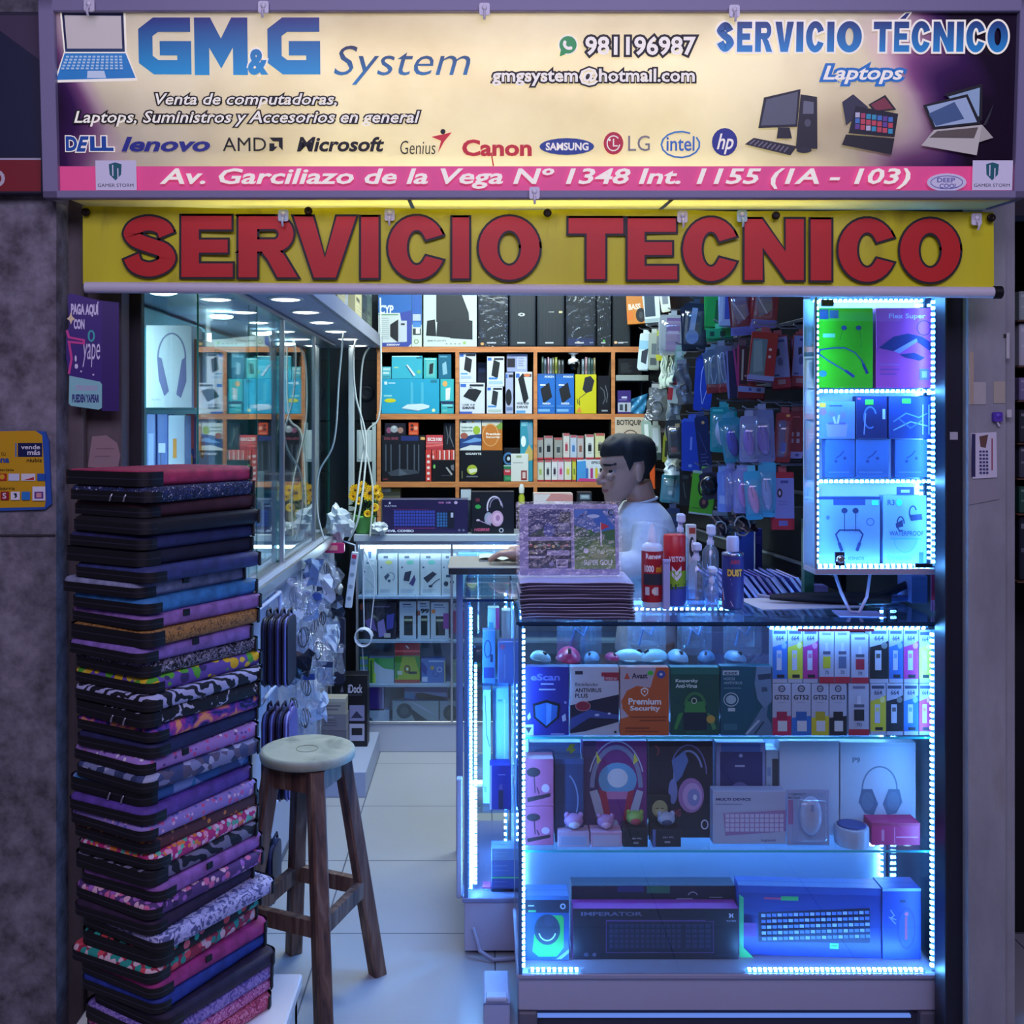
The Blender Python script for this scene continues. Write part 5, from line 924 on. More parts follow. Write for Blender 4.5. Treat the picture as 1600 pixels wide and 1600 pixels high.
carton('paper_box', 'green and white box with a curved green top in the back showcase', 'box', 576, 615.5, 1028, YI, zb, .05, 'b4c4e0', [('p', [(.1, 0), (1, 0), (1, .48), (.6, .42), (.3, .2)], '38a050'), ('r', 0, 0, .22, 1, '7cae3a'), ('r', .06, .1, .14, 1, '2a5c30'), ('r', .2, .6, .28, 1, 'b8d860')])
carton('paper_box', 'narrow green striped box beside the curved green box', 'box', 562, 575, 1026, YI, zb, .05, '5c8ab0', [('r', 0, .0, 1, .1, '9ac040'), ('r', 0, .3, 1, .38, '60a040'), ('r', .1, .5, .9, .9, 'a8b8d8')])
carton('disc_spindle_pack', 'yellow green disc pack with a red header in the back showcase', 'pack', 617, 656, 1003, YI, zb, .05, '9ab020', [('r', 0, 0, 1, .33, 'b02838'), ('r', 0, .2, 1, .25, 'f06060'), ('l', [(.45, .09), (.55, .16)], .05, 'f0e8e0'), ('r', 0, .33, 1, .36, '7a8a60'), ('p', [(0, .36), (.3, .36), (.1, .9), (0, .9)], '409030'), ('p', [(1, .36), (.8, .36), (1, .8)], '409030'), ('o', .5, .66, .1, .08, .06, '6a5030'), ('e', .5, .66, .04, .03, 'e8e8e0'), ('r', .55, .72, .88, .78, '283028'), ('r', .1, .7, .3, .8, 'b8c8c0'), ('r', 0, .92, 1, 1, 'a83c30')])
carton('disc_box', 'blue box with white swirls beside the yellow green disc pack', 'box', 658.5, 696, 1029, YI, zb, .05, '4a70c0', [('r', .3, .08, .95, .14, 'a8c0e8'), ('e', .45, .38, .08, .08, 'b0a050'), ('o', .6, .6, .12, .14, .04, '2a48a0'), ('o', .75, .45, .1, .1, .03, 'b8c8f0'), ('p', [(0, .1), (.25, .4), (.2, .7), (0, .5)], '2a3a98'), ('r', .02, .75, .25, .95, 'c0ccf0'), ('r', .95, .1, 1, 1, 'b0b080')])
carton('disc_box', 'olive grey box beyond the frame post in the back showcase', 'box', 707, 728, 1030, YI, zb, .05, '7c8a80', [('r', 0, .15, 1, .22, '98a088'), ('r', .4, .78, .6, .8, '403c40')])
zb = .1355
carton('mouse_box', 'white box with a dark curve at the bottom of the back showcase', 'box', 573, 608, 1110, YI, zb, .05, 'a8bcdc', [('p', [(0, .6), (.2, .7), (.3, 1), (0, 1)], '304058')])
carton('mouse_box', 'purple box standing on the white box at the bottom of the back showcase', 'box', 573, 600, 1074, YI, WZ(1110, YI) + .0006, .05, '4a2c90', [('r', .9, 0, 1, 1, '8a8cc0'), ('r', .0, .93, 1, 1, '241a48')])
carton('microphone_box', 'grey green box with a large microphone head in the back showcase', 'box', 613, 685.5, 1095, YI, zb, .05, '8aa0b0', [('e', .26, .5, .17, .38, '3a4a58'), ('e', .26, .5, .09, .2, '4c5e6c'), ('p', [(.3, .2), (.42, .4), (.78, 1), (.5, 1)], '2c3a48'), ('p', [(.35, .0), (.75, .55), (.95, .7), (.6, .2)], 'a8b0d0')])
carton('microphone_box', 'long purple box with a black microphone lying on the grey microphone box', 'box', 632, 699, 1074, YI, WZ(1095, YI) + .0006, .05, '3c3a78', [('p', [(0, .3), (1, .4), (1, .7), (.2, .6)], '7078b0'), ('p', [(.25, .45), (.4, .4), (.95, .75), (.95, .95), (.3, .9)], '181a24'), ('p', [(0, .35), (.22, .4), (.24, .9), (0, .8)], '4878b0')])
carton('microphone_box', 'grey box with a round grille beside the frame post', 'box', 687, 722, 1095, YI, zb, .05, '8a9cb0', [('e', .5, .6, .34, .4, '34444c'), ('e', .5, .6, .18, .2, '44585c')])
# on the showcase worktop
KB_ = [('g', .14, .34, .62, .80, 15, 5, .22, '3a4ab0'), ('g', .64, .40, .78, .82, 4, 5, .22, '2f6aa8'), ('r', .14, .83, .62, .86, '6a2a78'), ('r', .12, .30, .55, .325, '5a2460'), ('p', [(.76, .35), (.84, .35), (.84, .85), (.76, .85)], '10142a'), ('r', .80, .40, .83, .54, 'b8c0dc')]
def logo_x(x, y, s, col, asp): return [('p', [(x - s, y - s * asp), (x - s * .3, y - s * asp), (x + s * .1, y), (x - s * .3, y + s * asp), (x - s, y + s * asp), (x - s * .55, y)], col), ('p', [(x + s, y - s * asp), (x + s * .4, y - s * asp), (x + .1 * s, y - s * .2), (x + s * .4, y + s * asp), (x + s, y + s * asp), (x + s * .5, y)], col)]
carton('keyboard_box', 'long dark purple keyboard box standing on the back showcase', 'box', 597, 731, 779, YC + .03, 1.0565, .06, '241c4a', [('r', 0, 0, 1, .03, '8a8a9c')] + KB_ + logo_x(.09, .13, .013, 'd8dcf0', 2.4) + [('t', 'VULTRIX', .025, .19, .17, .235, 'b8bce0', .02), ('t', 'RGB', .66, .09, .72, .14, 'd880c0', .02), ('t', 'USB', .745, .09, .80, .14, 'd8a0d8', .02), ('e', .86, .115, .02, .045, 'c8b0d8'), ('t', 'DEVIL COMBO', .03, .885, .37, .955, 'e0e4f8', .04), ('e', .9, .9, .014, .035, '6a6c8c'), ('e', .95, .9, .014, .035, '6a6c8c')])
PH = [('a', .54, .38, .17, .26, 10, 200, .035, 'd8d0e4'), ('a', .58, .38, .15, .22, 0, 180, .025, '8a80a8'), ('e', .40, .64, .10, .15, 'a0a8c0'), ('e', .42, .64, .06, .1, 'c0a8c8'), ('e', .60, .64, .15, .19, 'c8a0c4'), ('e', .61, .64, .11, .14, 'e0b8d8'), ('e', .62, .63, .05, .07, 'b080b0'), ('l', [(.46, .8), (.3, .74), (.16, .68)], .02, 'b090b8'), ('e', .15, .68, .045, .025, 'd0b8cc')]
carton('headset_box', 'black box with a pink headset standing beside the long keyboard box', 'box', 737, 803, 768, YC + .03, 1.0565, .07, '12111a', PH + [('e', .14, .20, .06, .05, '5a1c30'), ('e', .15, .36, .07, .05, '38a048'), ('t', 'HG8930', .06, .87, .42, .94, 'd05a80', .03, .2), ('o', .70, .92, .045, .045, .018, 'c8c8d8')], side='2c2c38')
carton('headset_box', 'white topped box behind the pink headset box', 'box', 720, 736, 765, YC + .11, 1.0565, .07, '3a3c48', [('r', 0, 0, 1, .25, 'c0ccd4'), ('r', .2, .3, .8, .9, '5a6070')])
# ---------------------------------------------------------------- front glass counter with LED strips
LAV = M('b6b4cc', .4); CY0 = 2.676; CXL, CXR = .092, 1.196; CB, CT = .150, 1.064; SA1, SA2 = .762, .462
fc = thing('glass_counter', 'wide glass counter at the shop front edged with blue white LED strips', 'counter', (.644, CY0, 0))
xl, xr = CXL - .644, CXR - .644
def leds(b, p0, p1, n, sz=.0036, mat_=LEDB):
    p0, p1 = Vector(p0), Vector(p1)
    for i in range(n):
        p = p0 + (p1 - p0) * (i + .5) / n; b.box(p.x - sz, p.x + sz, p.y - sz, p.y + sz, p.z - sz, p.z + sz, mat_)
b = B(); b.box(xl, xr, .012, .372, .048, CB - .012, LAV, .003); b.box(xl - .004, xr + .004, .0, .374, CB - .014, CB, M('a4a2bc', .35), .003); b.box(xl + .02, xr - .02, .03, .36, 0, .048, M('3a3a4c', .5)); b.obj('base', fc)
B().box(xl + .05, xr - .07, .020, .030, .025, .032, M('6488d8', .4, .8)).obj('plinth_light', fc)
for x in (xl, xr - .05): B().box(x, x + .05, .004, .05, 0, .047, M('6a6878', .5), .004).obj('foot', fc)
b = B()
for x in (xl, xr - .010): b.box(x, x + .010, .362, .374, CB, CT, ALU); b.box(x, x + .010, 0, .006, CB, CT, M('4878b0', .2, 0, .3))
b.box(xl, xr, .364, .374, CT - .012, CT, ALU); b.box(xl, xr, 0, .006, CT - .004, CT, M('16203c', .3)); b.obj('frame', fc)
B().box(xl + .010, xr - .010, .001, .005, CB, CT - .004, GLASS).obj('front_pane', fc)
B().box(xl + .001, xl + .005, .006, .362, CB, CT - .004, GLASS).obj('end_pane', fc)
B().box(xr - .005, xr - .001, .006, .362, CB, CT - .004, GLASS).obj('end_pane', fc)
b = B(); b.box(xl - .006, xr + .006, -.006, .378, CT, CT + .008, GLASS); b.box(xl - .0062, xr + .0062, -.0066, -.006, CT, CT + .008, M('1a3a5c', .15)); b.obj('top_pane', fc)
B().box(xl + .006, xr - .006, .355, .361, CB, SA1 + .02, M('a8b4cc', .5)).obj('back_panel', fc)
for z in (SA1, SA2):
    b = B(); b.box(xl + .006, xr - .006, .030, .350, z - .006, z, GLASS); b.box(xl + .006, xr - .006, .0294, .030, z - .006, z, M('2a90a8', .15, .25)); b.obj('glass_shelf', fc)
b = B(); b.box(xl + .09, xr - .25, .21, .350, .905, .910, GLASS); b.box(xl + .09, xr - .25, .2094, .21, .905, .910, M('2a90a8', .15, .25)); b.obj('glass_shelf', fc)
for x in (xl + .25, xr - .42): B().box(x, x + .004, .22, .34, SA1, .905, GLASS).obj('shelf_riser', fc)
def strip(p0, p1, n, parent, back=(0, 0, 0)):
    p0, p1 = Vector(p0), Vector(p1); b = B(); bk = Vector(back)
    lo = [min(p0[i], p1[i]) - .0035 for i in range(3)]; hi = [max(p0[i], p1[i]) + .0035 for i in range(3)]
    b.box(lo[0] + bk.x, hi[0] + bk.x, lo[1] + bk.y, hi[1] + bk.y, lo[2] + bk.z, hi[2] + bk.z, LEDS); leds(b, p0, p1, n); b.obj('led_strip', parent)
strip((xl + .014, .012, CB + .01), (xl + .014, .012, CT - .01), 58, fc, (-.004, .003, 0))
strip((xr - .018, .012, CB + .01), (xr - .018, .012, CT - .02), 54, fc, (.004, .003, 0))
strip((xr - .020, .348, CB + .01), (xr - .020, .348, CT - .02), 50, fc, (.003, .004, 0))
strip((xl + .020, .348, CB + .01), (xl + .020, .348, CT - .02), 50, fc, (-.003, .004, 0))
strip((xl + .03, .012, CB + .006), (xl + .16, .012, CB + .006), 9, fc, (0, 0, -.004)); strip((xl + .60, .012, CB + .006), (xr - .04, .012, CB + .006), 34, fc, (0, 0, -.004))
strip((xl + .66, .020, CT - .012), (xr - .03, .020, CT - .012), 28, fc, (0, 0, .004)); strip((xl + .05, .30, CT - .012), (xl + .64, .30, CT - .012), 36, fc, (0, 0, .004))
strip((xl + .04, .26, SA2 - .012), (xr - .05, .26, SA2 - .012), 60, fc, (0, 0, .004)); strip((xl + .04, .26, SA1 - .012), (xr - .05, .26, SA1 - .012), 60, fc, (0, 0, .004))
B().tube([(xr - .055, .33, SA2 - .11), (xr - .055, .33, SA2 - .01)], .008, LEDW, 8).obj('led_tube', fc)
b = B(); b.box(xr - .37, xr - .17, .010, .014, CT - .020, CT - .013, M('c84a78', .4)); b.obj('pink_tape', fc)

# contents, upper shelf: security software boxes and ink bottles
YA = 2.715; za = SA1 + .0008
def soft(x0, x1, yt, lab, col, arts, **k): carton('software_box', lab, 'box', x0, x1, yt, YA, za, .03, col, arts, group='security software boxes on the counter shelf', **k)
SHD = lambda c1, c2: [('p', [(.5, .48), (.8, .54), (.78, .74), (.5, .9), (.22, .74), (.2, .54)], c1), ('p', [(.5, .52), (.75, .57), (.73, .73), (.5, .86), (.27, .73), (.25, .57)], c2), ('p', [(.5, .52), (.62, .545), (.6, .8), (.5, .86)], hexmix(c2, 'a0c8ff', .35))]
soft(818, 889, 1042, 'dark blue software box with a black shield, leftmost on the counter shelf', '2c2c80', [('t', 'eScan', .16, .10, .8, .2, '6a70c8', .03), ('r', .38, .24, .66, .26, 'a0a4d8'), ('r', .34, .32, .7, .34, 'a0a4d8'), ('e', .92, .52, .03, .02, '8a90d0'), ('p', [(.08, .72), (.14, .66), (.16, .74), (.1, .78)], 'b0b8d8'), ('p', [(.84, .72), (.92, .68), (.94, .78), (.86, .8)], 'b0b8d8')] + SHD('0c0e1c', '2c5ca8') + [('r', 0, .84, .22, 1, 'a8a8c0'), ('p', [(.04, .88), (.18, .88), (.11, .97)], '181a28'), ('r', .6, .97, .9, .985, '9a9ac8')])
soft(891, 967, 1042, 'white software box with a black swoosh and red badge', 'c0bccc', [('r', .1, .06, .26, .11, '282838'), ('r', .64, .08, 1, .14, 'a02038'), ('r', .70, .14, 1, .20, 'a02038'), ('t', 'WORLD No1', .72, .15, .96, .19, 'e0c0c8', .02), ('t', 'Bitdefender', .1, .23, .58, .28, '282838', 0), ('t', 'ANTIVIRUS', .1, .31, .64, .37, '20202c', .02), ('t', 'PLUS', .1, .39, .36, .45, '20202c', .02), ('p', [(0, .56), (1, .4), (1, .8), (.3, .94), (0, .97)], '181a34'), ('p', [(0, .75), (.4, .62), (1, .7), (1, .76), (.4, .74), (0, .92)], '3a4a90'), ('e', .55, .70, .05, .02, 'b0b8e0'), ('e', .8, .68, .03, .015, 'd0d4f0'), ('e', .26, .57, .15, .07, '8a2038'), ('o', .26, .57, .15, .07, .012, 'c88890'), ('r', .9, .93, .95, .965, '181a28')])
soft(969, 1045, 1043, 'orange software box with white shield lettered premium security', 'c8602c', [('p', [(0, 0), (.74, 0), (.66, .3), (.3, .28), (.08, .44), (.04, .6), (.2, .74), (0, .76)], 'b8a8b8'), ('p', [(.02, .5), (.14, .34), (.34, .27), (.62, .3), (.74, 0), (1, 0), (1, 1), (0, 1), (0, .76), (.18, .72), (.06, .6)], 'c05a28'), ('e', .84, .1, .09, .06, '3a4aa0'), ('e', .84, .1, .03, .02, 'd0d8f0'), ('p', [(.08, .17), (.14, .07), (.2, .17)], 'c85030'), ('t', 'Avast', .24, .08, .56, .16, '30283c', .03), ('e', .62, .08, .06, .035, '40c040'), ('p', [(.5, .29), (.58, .32), (.57, .38), (.5, .43), (.43, .38), (.42, .32)], 'e8e0e0'), ('p', [(.5, .31), (.56, .335), (.55, .375), (.5, .41), (.45, .375), (.44, .335)], 'c05a28'), ('e', .5, .35, .02, .015, 'f0e8e8'), ('t', 'Premium', .17, .45, .84, .545, 'f0e8ec', .03), ('t', 'Security', .2, .56, .82, .655, 'f0e8ec', .03), ('r', .2, .72, .95, .735, '8a3c20'), ('r', .4, .77, .95, .785, '8a3c20'), ('r', .1, .88, .6, .9, '8a3c20'), ('r', .1, .93, .8, .945, '8a3c20')])
soft(1048, 1124, 1043, 'dark green software box with a light green arch shape and gold seal', '145048', [('r', 0, 0, 1, .1, '1c6860'), ('t', 'Kaspersky', .1, .17, .56, .23, 'd0e0e0', .03), ('t', 'Anti-Virus', .1, .24, .54, .3, 'd0e0e0', .03), ('a', .5, .56, .2, .18, 0, 180, .06, '3a7848'), ('p', [(.32, .5), (.68, .5), (.74, .72), (.26, .72)], '3c8a48'), ('e', .48, .49, .07, .05, '14302c'), ('o', .48, .49, .05, .04, .02, 'b8d0b8'), ('p', [(.16, .68), (.26, .66), (.12, .92), (.06, .9)], '3c8a48'), ('p', [(.74, .66), (.84, .7), (.94, .9), (.86, .92)], '4a8a58'), ('r', .26, .66, .74, .92, '14283a'), ('e', .82, .76, .09, .06, 'b89848'), ('t', 'SEGURO', .3, .94, .7, .97, '2c7860', .02)])
soft(1126, 1206, 1041, 'teal software box with a silver android face, next to the ink boxes', '12566c', [('r', .04, .06, .36, .13, 'b0c0d0'), ('t', 'eset', .07, .075, .33, .12, '204a60', .02), ('t', 'NOD32', .06, .16, .28, .2, '9ab4c8', .01), ('t', 'ANTIVIRUS', .06, .22, .42, .26, '9ab4c8', .01), ('r', .06, .31, .4, .32, '7a9ab0'), ('p', [(.7, .0), (.98, .0), (1, .5), (.86, .62), (.72, .48), (.66, .25)], '6a86a8'), ('p', [(.72, .12), (.98, .1), (.98, .18), (.74, .2)], '28405c'), ('p', [(.8, .3), (.9, .3), (.92, .36), (.8, .37)], '3a5470'), ('p', [(.8, .6), (.92, .58), (.9, .72), (1, .85), (1, 1), (.45, 1), (.6, .84)], '5a7898'), ('l', [(.5, .98), (.75, .78)], .04, 'a8bcd0'), ('l', [(.66, .98), (.84, .8)], .03, '20384c'), ('o', .2, .48, .14, .095, .015, 'c0d0dc'), ('e', .2, .48, .10, .065, 'a0b8c8'), ('r', .14, .6, .28, .65, 'b0c4d0'), ('r', .06, .83, .32, .92, '2c6c80')])
def inkb(x0, x1, yt, zb, col, kind, lab, t=''):
    if kind == 'E': a = [('r', .08, .04, .9, .1, '3a4060'), ('t', '664', .25, .13, .75, .22, '404668', .02), ('p', [(0, .34), (.7, .28), (1, .22), (1, .92), (0, .92)], col), ('e', .78, .31, .17, .06, hexmix(col, 'ffffff', .45)), ('r', .28, .4, .62, .76, 'c4c8e0'), ('r', .34, .46, .56, .54, hexmix(col, 'ffffff', .3)), ('r', .3, .84, .8, .9, '20242c')]
    elif kind == 'G': a = [('o', .5, .1, .16, .055, .06, '30344c'), ('t', 'hp', .4, .07, .6, .13, '30344c', .01, .2), ('t', t, .1, .22, .9, .31, '20242c', .03), ('r', .3, .36, .7, .375, '9a9cb0'), ('p', [(0, .66), (1, .62), (1, 1), (0, 1)], col), ('r', .22, .54, .78, .7, hexmix(col, '000000', .15)), ('r', .28, .72, .78, .92, 'd0d0dc')]
    else: a = [('r', .2, .05, .8, .1, '6a6c90'), ('p', [(.44, .24), (.58, .24), (.62, .4), (.4, .4)], 'd0d0e4'), ('r', .26, .4, .76, .46, '50546c'), ('r', .26, .5, .76, .72, col), ('t', '70', .38, .76, .64, .83, '50546c', .02), ('r', 0, .88, 1, 1, 'b02038')]
    carton('ink_box', lab, 'box', x0, x1, yt, YA, zb, .035, 'b4b6d0', a, group='ink bottle boxes on the counter shelf')
row = [(1207, 1236, 'c02858', 'G', 'GT52', 'magenta ink box with a round logo, bottom row'), (1237, 1267, '2f70c8', 'G', 'GT52', 'blue ink box with a round logo, bottom row'), (1268, 1295, 'd0c028', 'G', 'GT52', 'yellow ink box with a round logo, bottom row'), (1296, 1323, '1c1c24', 'G', 'GT53', 'black ink box with a round logo, bottom row'),
       (1326, 1358, '20242c', 'K', '', 'wide white ink box with a black block and red foot, bottom row'), (1360, 1384, 'ccc030', 'E', '', 'yellow ink box with a curved panel, bottom row'), (1385, 1411, '181a24', 'E', '', 'black ink box with a curved panel, bottom row'), (1412, 1435, '3070c8', 'E', '', 'blue ink box with a curved panel, bottom row'), (1436, 1455, 'd03868', 'E', '', 'pink ink box with a curved panel by the bright LED strip, bottom row')]
for x0, x1, c, k, t, lab in row: inkb(x0, x1, 1068, za, c, k, lab, t)
zu = WZ(1068, YA) + .0008
row = [(1207, 1230, 982, '3a78d0', 'E', 'blue ink box, first in the top row'), (1231, 1254, 982, 'd0d040', 'E', 'yellow ink box, second in the top row'), (1255, 1278, 982, 'b83890', 'E', 'magenta ink box, third in the top row'), (1280, 1303, 984, 'c0b828', 'K', 'white ink box with a yellow block, top row'), (1304, 1328, 984, '5a6a90', 'K', 'white ink box with a grey blue block, top row'), (1330, 1357, 992, 'a82840', 'K', 'white ink box with a red block standing lower, top row'),
       (1359, 1388, 982, '14161c', 'E', 'black ink box, the widest in the top row'), (1389, 1411, 982, '3a70c8', 'E', 'blue ink box beside the black one, top row'), (1412, 1435, 982, 'c83898', 'E', 'magenta ink box beside the bright strip end, top row'), (1436, 1455, 984, 'ccd040', 'E', 'yellow ink box nearest the bright corner strip, top row')]
for x0, x1, yt, c, k, lab in row: inkb(x0, x1, yt, zu, c, k, lab)

# computer mice and things on the narrow rear shelf of the counter
def mouse_bm(b, c, s, m1, m2=None, rot=0, tilt=0):
    T = Matrix.Translation(c) @ Matrix.Rotation(rot, 4, 'Z') @ Matrix.Rotation(tilt, 4, 'X')
    b.ball((0, 0, 0), (.030 * s, .052 * s, .030 * s), M(m1, .3), 16, 8, T, 0); b.box(-.0008 * s, .0008 * s, -.045 * s, -.005 * s, .0255 * s, .0275 * s, M(hexmix(m1, '000000', .4)), 0, T)
    b.lathe([(.008 * s, -.004 * s), (.009 * s, 0), (.008 * s, .004 * s)], M(m2 or '303038', .4), 10, T=T @ Matrix.Translation((0, -.028 * s, .0245 * s)) @ Matrix.Rotation(math.pi / 2, 4, 'Y'))
for i, (px, s, c, rot, lab) in enumerate(((889, 1.15, 'd83a6c', 0, 'bright pink computer mouse on the narrow rear shelf of the counter'), (845, .8, 'a8ccd8', .5, 'pale computer mouse near the corner strip on the rear shelf'), (925, .7, '8ab4d8', -.4, 'small pale blue mouse beside the pink one'), (957, .6, 'c8386c', .3, 'tiny pink mouse beside the white ones on the rear shelf'), (985, .95, 'b8e0ec', 1.3, 'white mouse lying sideways on the rear shelf'), (1022, .95, 'a8d8e8', -1.0, 'white mouse lying sideways above the orange software box'), (1060, .9, '90b8d8', .2, 'pale mouse above the green software box'), (1105, .8, '5a88b8', -.3, 'blue grey mouse above the teal software box'), (1150, .8, '7aa4cc', .4, 'blue mouse near the ink boxes on the rear shelf'))):
    b = B(); mouse_bm(b, (0, 0, 0), s, c, None, rot); b.ball((0, .0, .001), (.033 * s, .055 * s, .003), M(hexmix(c, '000000', .3)), 14, 4)
    b.obj('computer_mouse', None, (WX(px, 2.93), 2.94, .914), label=lab, cat='mouse', group='mice on the rear shelf of the counter')
for i, (px, w_, lab) in enumerate(((905, 70, 'clear blister pack with a faint outline, behind the pink mouse'), (1010, 60, 'clear blister pack behind the white mice'), (1085, 54, 'clear blister pack above the green and teal software boxes'), (1160, 60, 'clear blister pack beside the ink boxes'))):
    wd = w_ / F * 3.0; b = B(); b.prism(rrect(-wd / 2, wd / 2, 0, .125, .012), -.001, .001, CLEARP, 'y'); b.grid(8, 8, lambda u, v: (wd * .7 * (u - .5), -.02 * (1 - (2 * u - 1) ** 4) * (1 - (2 * v - 1) ** 4) - .001, .02 + .08 * v), BLISTER)
    b.tube([(-wd * .2, -.006, .03), (-wd * .1, -.01, .08), (wd * .1, -.01, .06), (wd * .2, -.006, .09)], .003, M('5a90d0', .4))
    b.obj('blister_pack', None, (WX(px, 3.0), 3.0, .911), label=lab, cat='pack', group='blister packs on the rear shelf of the counter')

# contents, middle shelf
YM = 2.735; zm = SA2 + .0008
PINKB = [('e', .3, .28, .24, .1, '2a1420'), ('l', [(.32, .3), (.36, .72)], .035, '2a1420'), ('p', [(.08, .82), (.9, .72), (.88, .8), (.1, .92)], '301420'), ('e', .72, .62, .14, .09, 'c8a0b8'), ('l', [(.42, .6), (.5, .74)], .04, '40182a')]
carton('toy_box', 'lower pink box with a dark tree picture by the corner strip', 'box', 820, 865, 1260, YM, zm, .06, 'b0567c', PINKB)
carton('toy_box', 'upper pink box with a dark tree picture by the corner strip', 'box', 820, 865, 1186, YM, WZ(1260, YM) + .0008, .06, 'b0567c', PINKB)
carton('speaker_box', 'pale blue box with a yellow lightning bolt behind the pink boxes', 'box', 826, 907, 1160, YM + .085, zm, .05, '7c98d0', [('p', [(.8, .02), (.9, .02), (.84, .07), (.92, .07), (.76, .16), (.8, .095), (.72, .095)], 'e8d83a'), ('a', .3, .12, .2, .04, 20, 160, .02, '4a60a8'), ('a', .5, .14, .15, .04, 200, 340, .02, '4a60a8')])
carton('headset_box', 'dark grey box with a curved cable picture beside the pink boxes', 'box', 867, 912, 1186, YM + .02, zm, .05, '30406c', [('r', 0, 0, 1, .06, '3a5088'), ('a', .2, .5, .6, .35, -70, 60, .05, '7a90c0'), ('p', [(.3, .85), (.5, .68), (.7, .7), (.45, .95)], '8898c0')])
RB = [('p', [(0, 0), (.2, 0), (.3, 1), (0, 1)], '4a3060'), ('a', .52, .48, .38, .42, 0, 180, .07, '8a90b8'), ('a', .52, .48, .44, .48, 20, 160, .02, 'c0c8e8'), ('e', .54, .40, .3, .18, '6aa8d8'), ('e', .54, .38, .16, .1, 'd8dce8'), ('r', .36, .52, .7, .6, 'c878a8'), ('p', [(.1, .52), (.22, .5), (.42, .86), (.26, .9)], 'b8bcd8'), ('p', [(.24, .5), (.36, .52), (.44, .8), (.36, .86)], 'b02848'), ('p', [(.94, .52), (.84, .5), (.66, .86), (.8, .9)], 'b8bcd8'), ('p', [(.8, .5), (.7, .52), (.62, .8), (.7, .86)], 'b02848'), ('e', .5, .86, .05, .05, 'b0b4c8'), ('p', [(.2, .1), (.28, .2), (.22, .24)], 'e0d850'), ('p', [(.8, .12), (.86, .2), (.78, .24)], 'e0d850')]
carton('headset_box', 'purple box with a red and silver headphone pictured on the middle shelf', 'box', 911, 1011, 1158, YM + .05, zm, .06, '7a2c80', RB)
PH2 = [('a', .62, .36, .22, .26, 20, 200, .03, '8a94c8'), ('a', .62, .34, .28, .3, 0, 150, .022, '6a68a8'), ('p', [(.36, .2), (.56, .1), (.62, .2), (.52, .36), (.42, .44)], '5a78b8'), ('e', .38, .52, .07, .13, '7c88c8'), ('e', .66, .56, .2, .18, 'a878b8'), ('e', .68, .57, .15, .14, 'c8a0d8'), ('e', .70, .58, .1, .09, '8a90d0'), ('e', .72, .58, .03, .03, 'e0e0f4'), ('t', 'HG', .4, .7, .5, .78, 'a03858', .03)]
carton('headset_box', 'black box with a large lilac headset pictured on the middle shelf', 'box', 1013, 1114, 1158, YM + .05, zm, .06, '14142c', [('a', .1, .1, .06, .05, -60, 90, .02, '9a3a50')] + PH2 + [('o', .87, .86, .05, .045, .02, 'd0d4ec')])
carton('watch_box', 'navy box in a pale frame behind the white keyboard box', 'box', 1119, 1196, 1160, YM + .06, zm, .06, '8a94c8', [('r', .08, .1, .94, 1, '20266c'), ('r', .1, .02, .9, .1, '3a68b8'), ('e', .5, .14, .04, .02, 'a0a8d8'), ('r', .38, .24, .58, .26, 'a8acd0'), ('e', .48, .58, .24, .16, '6a6cb0'), ('e', .48, .55, .04, .05, '9a9cd8')])
carton('accessory_box', 'narrow white and dark box between the navy box and the plain white box', 'box', 1197, 1216, 1172, YM + .06, zm, .06, 'a4b4c8', [('r', .5, .1, 1, .5, '30343c'), ('r', .1, .2, .4, .3, '7a90b8'), ('r', .1, .4, .4, .5, '7a90b8')])
carton('headphone_box', 'plain pale side of a big white headphone box on the middle shelf', 'box', 1218, 1311, 1158, YM + .066, zm, .05, 'c4cce0')
carton('headphone_box', 'big white box with grey over-ear headphones pictured on the middle shelf', 'box', 1313, 1431, 1160, YM + .066, zm, .05, 'c4cede', [('r', .02, .02, .98, .98, 'bcc8dc'), ('t', 'P9', .16, .16, .26, .22, '5a7088', .02), ('a', .52, .5, .23, .24, 0, 180, .02, '6a80a0'), ('p', [(.28, .50), (.42, .5), (.5, .66), (.44, .78), (.32, .76), (.24, .64)], '5a7090'), ('p', [(.78, .50), (.64, .5), (.56, .66), (.62, .78), (.74, .76), (.82, .64)], '5a7090'), ('e', .36, .63, .08, .1, '687e9c'), ('e', .7, .63, .08, .1, '687e9c'), ('t', 'AIR MAX', .76, .86, .9, .89, '6a80a0', .01)])
carton('keyboard_box', 'white box with a pink keyboard pictured on the middle shelf', 'box', 1114, 1228, 1236, YM + .008, zm, .04, 'b8bcdc', [('t', 'MULTI DEVICE', .04, .13, .52, .18, '3a3c78', .04), ('r', .04, .24, .4, .255, '7a7cb0'), ('p', [(.14, .42), (1, .36), (1, .76), (.17, .84)], 'a880b8'), ('g', .17, .43, .98, .78, 12, 4, .2, 'd0c8e8'), ('t', 'logitech', .66, .9, .86, .96, '4a4c88', .01)])
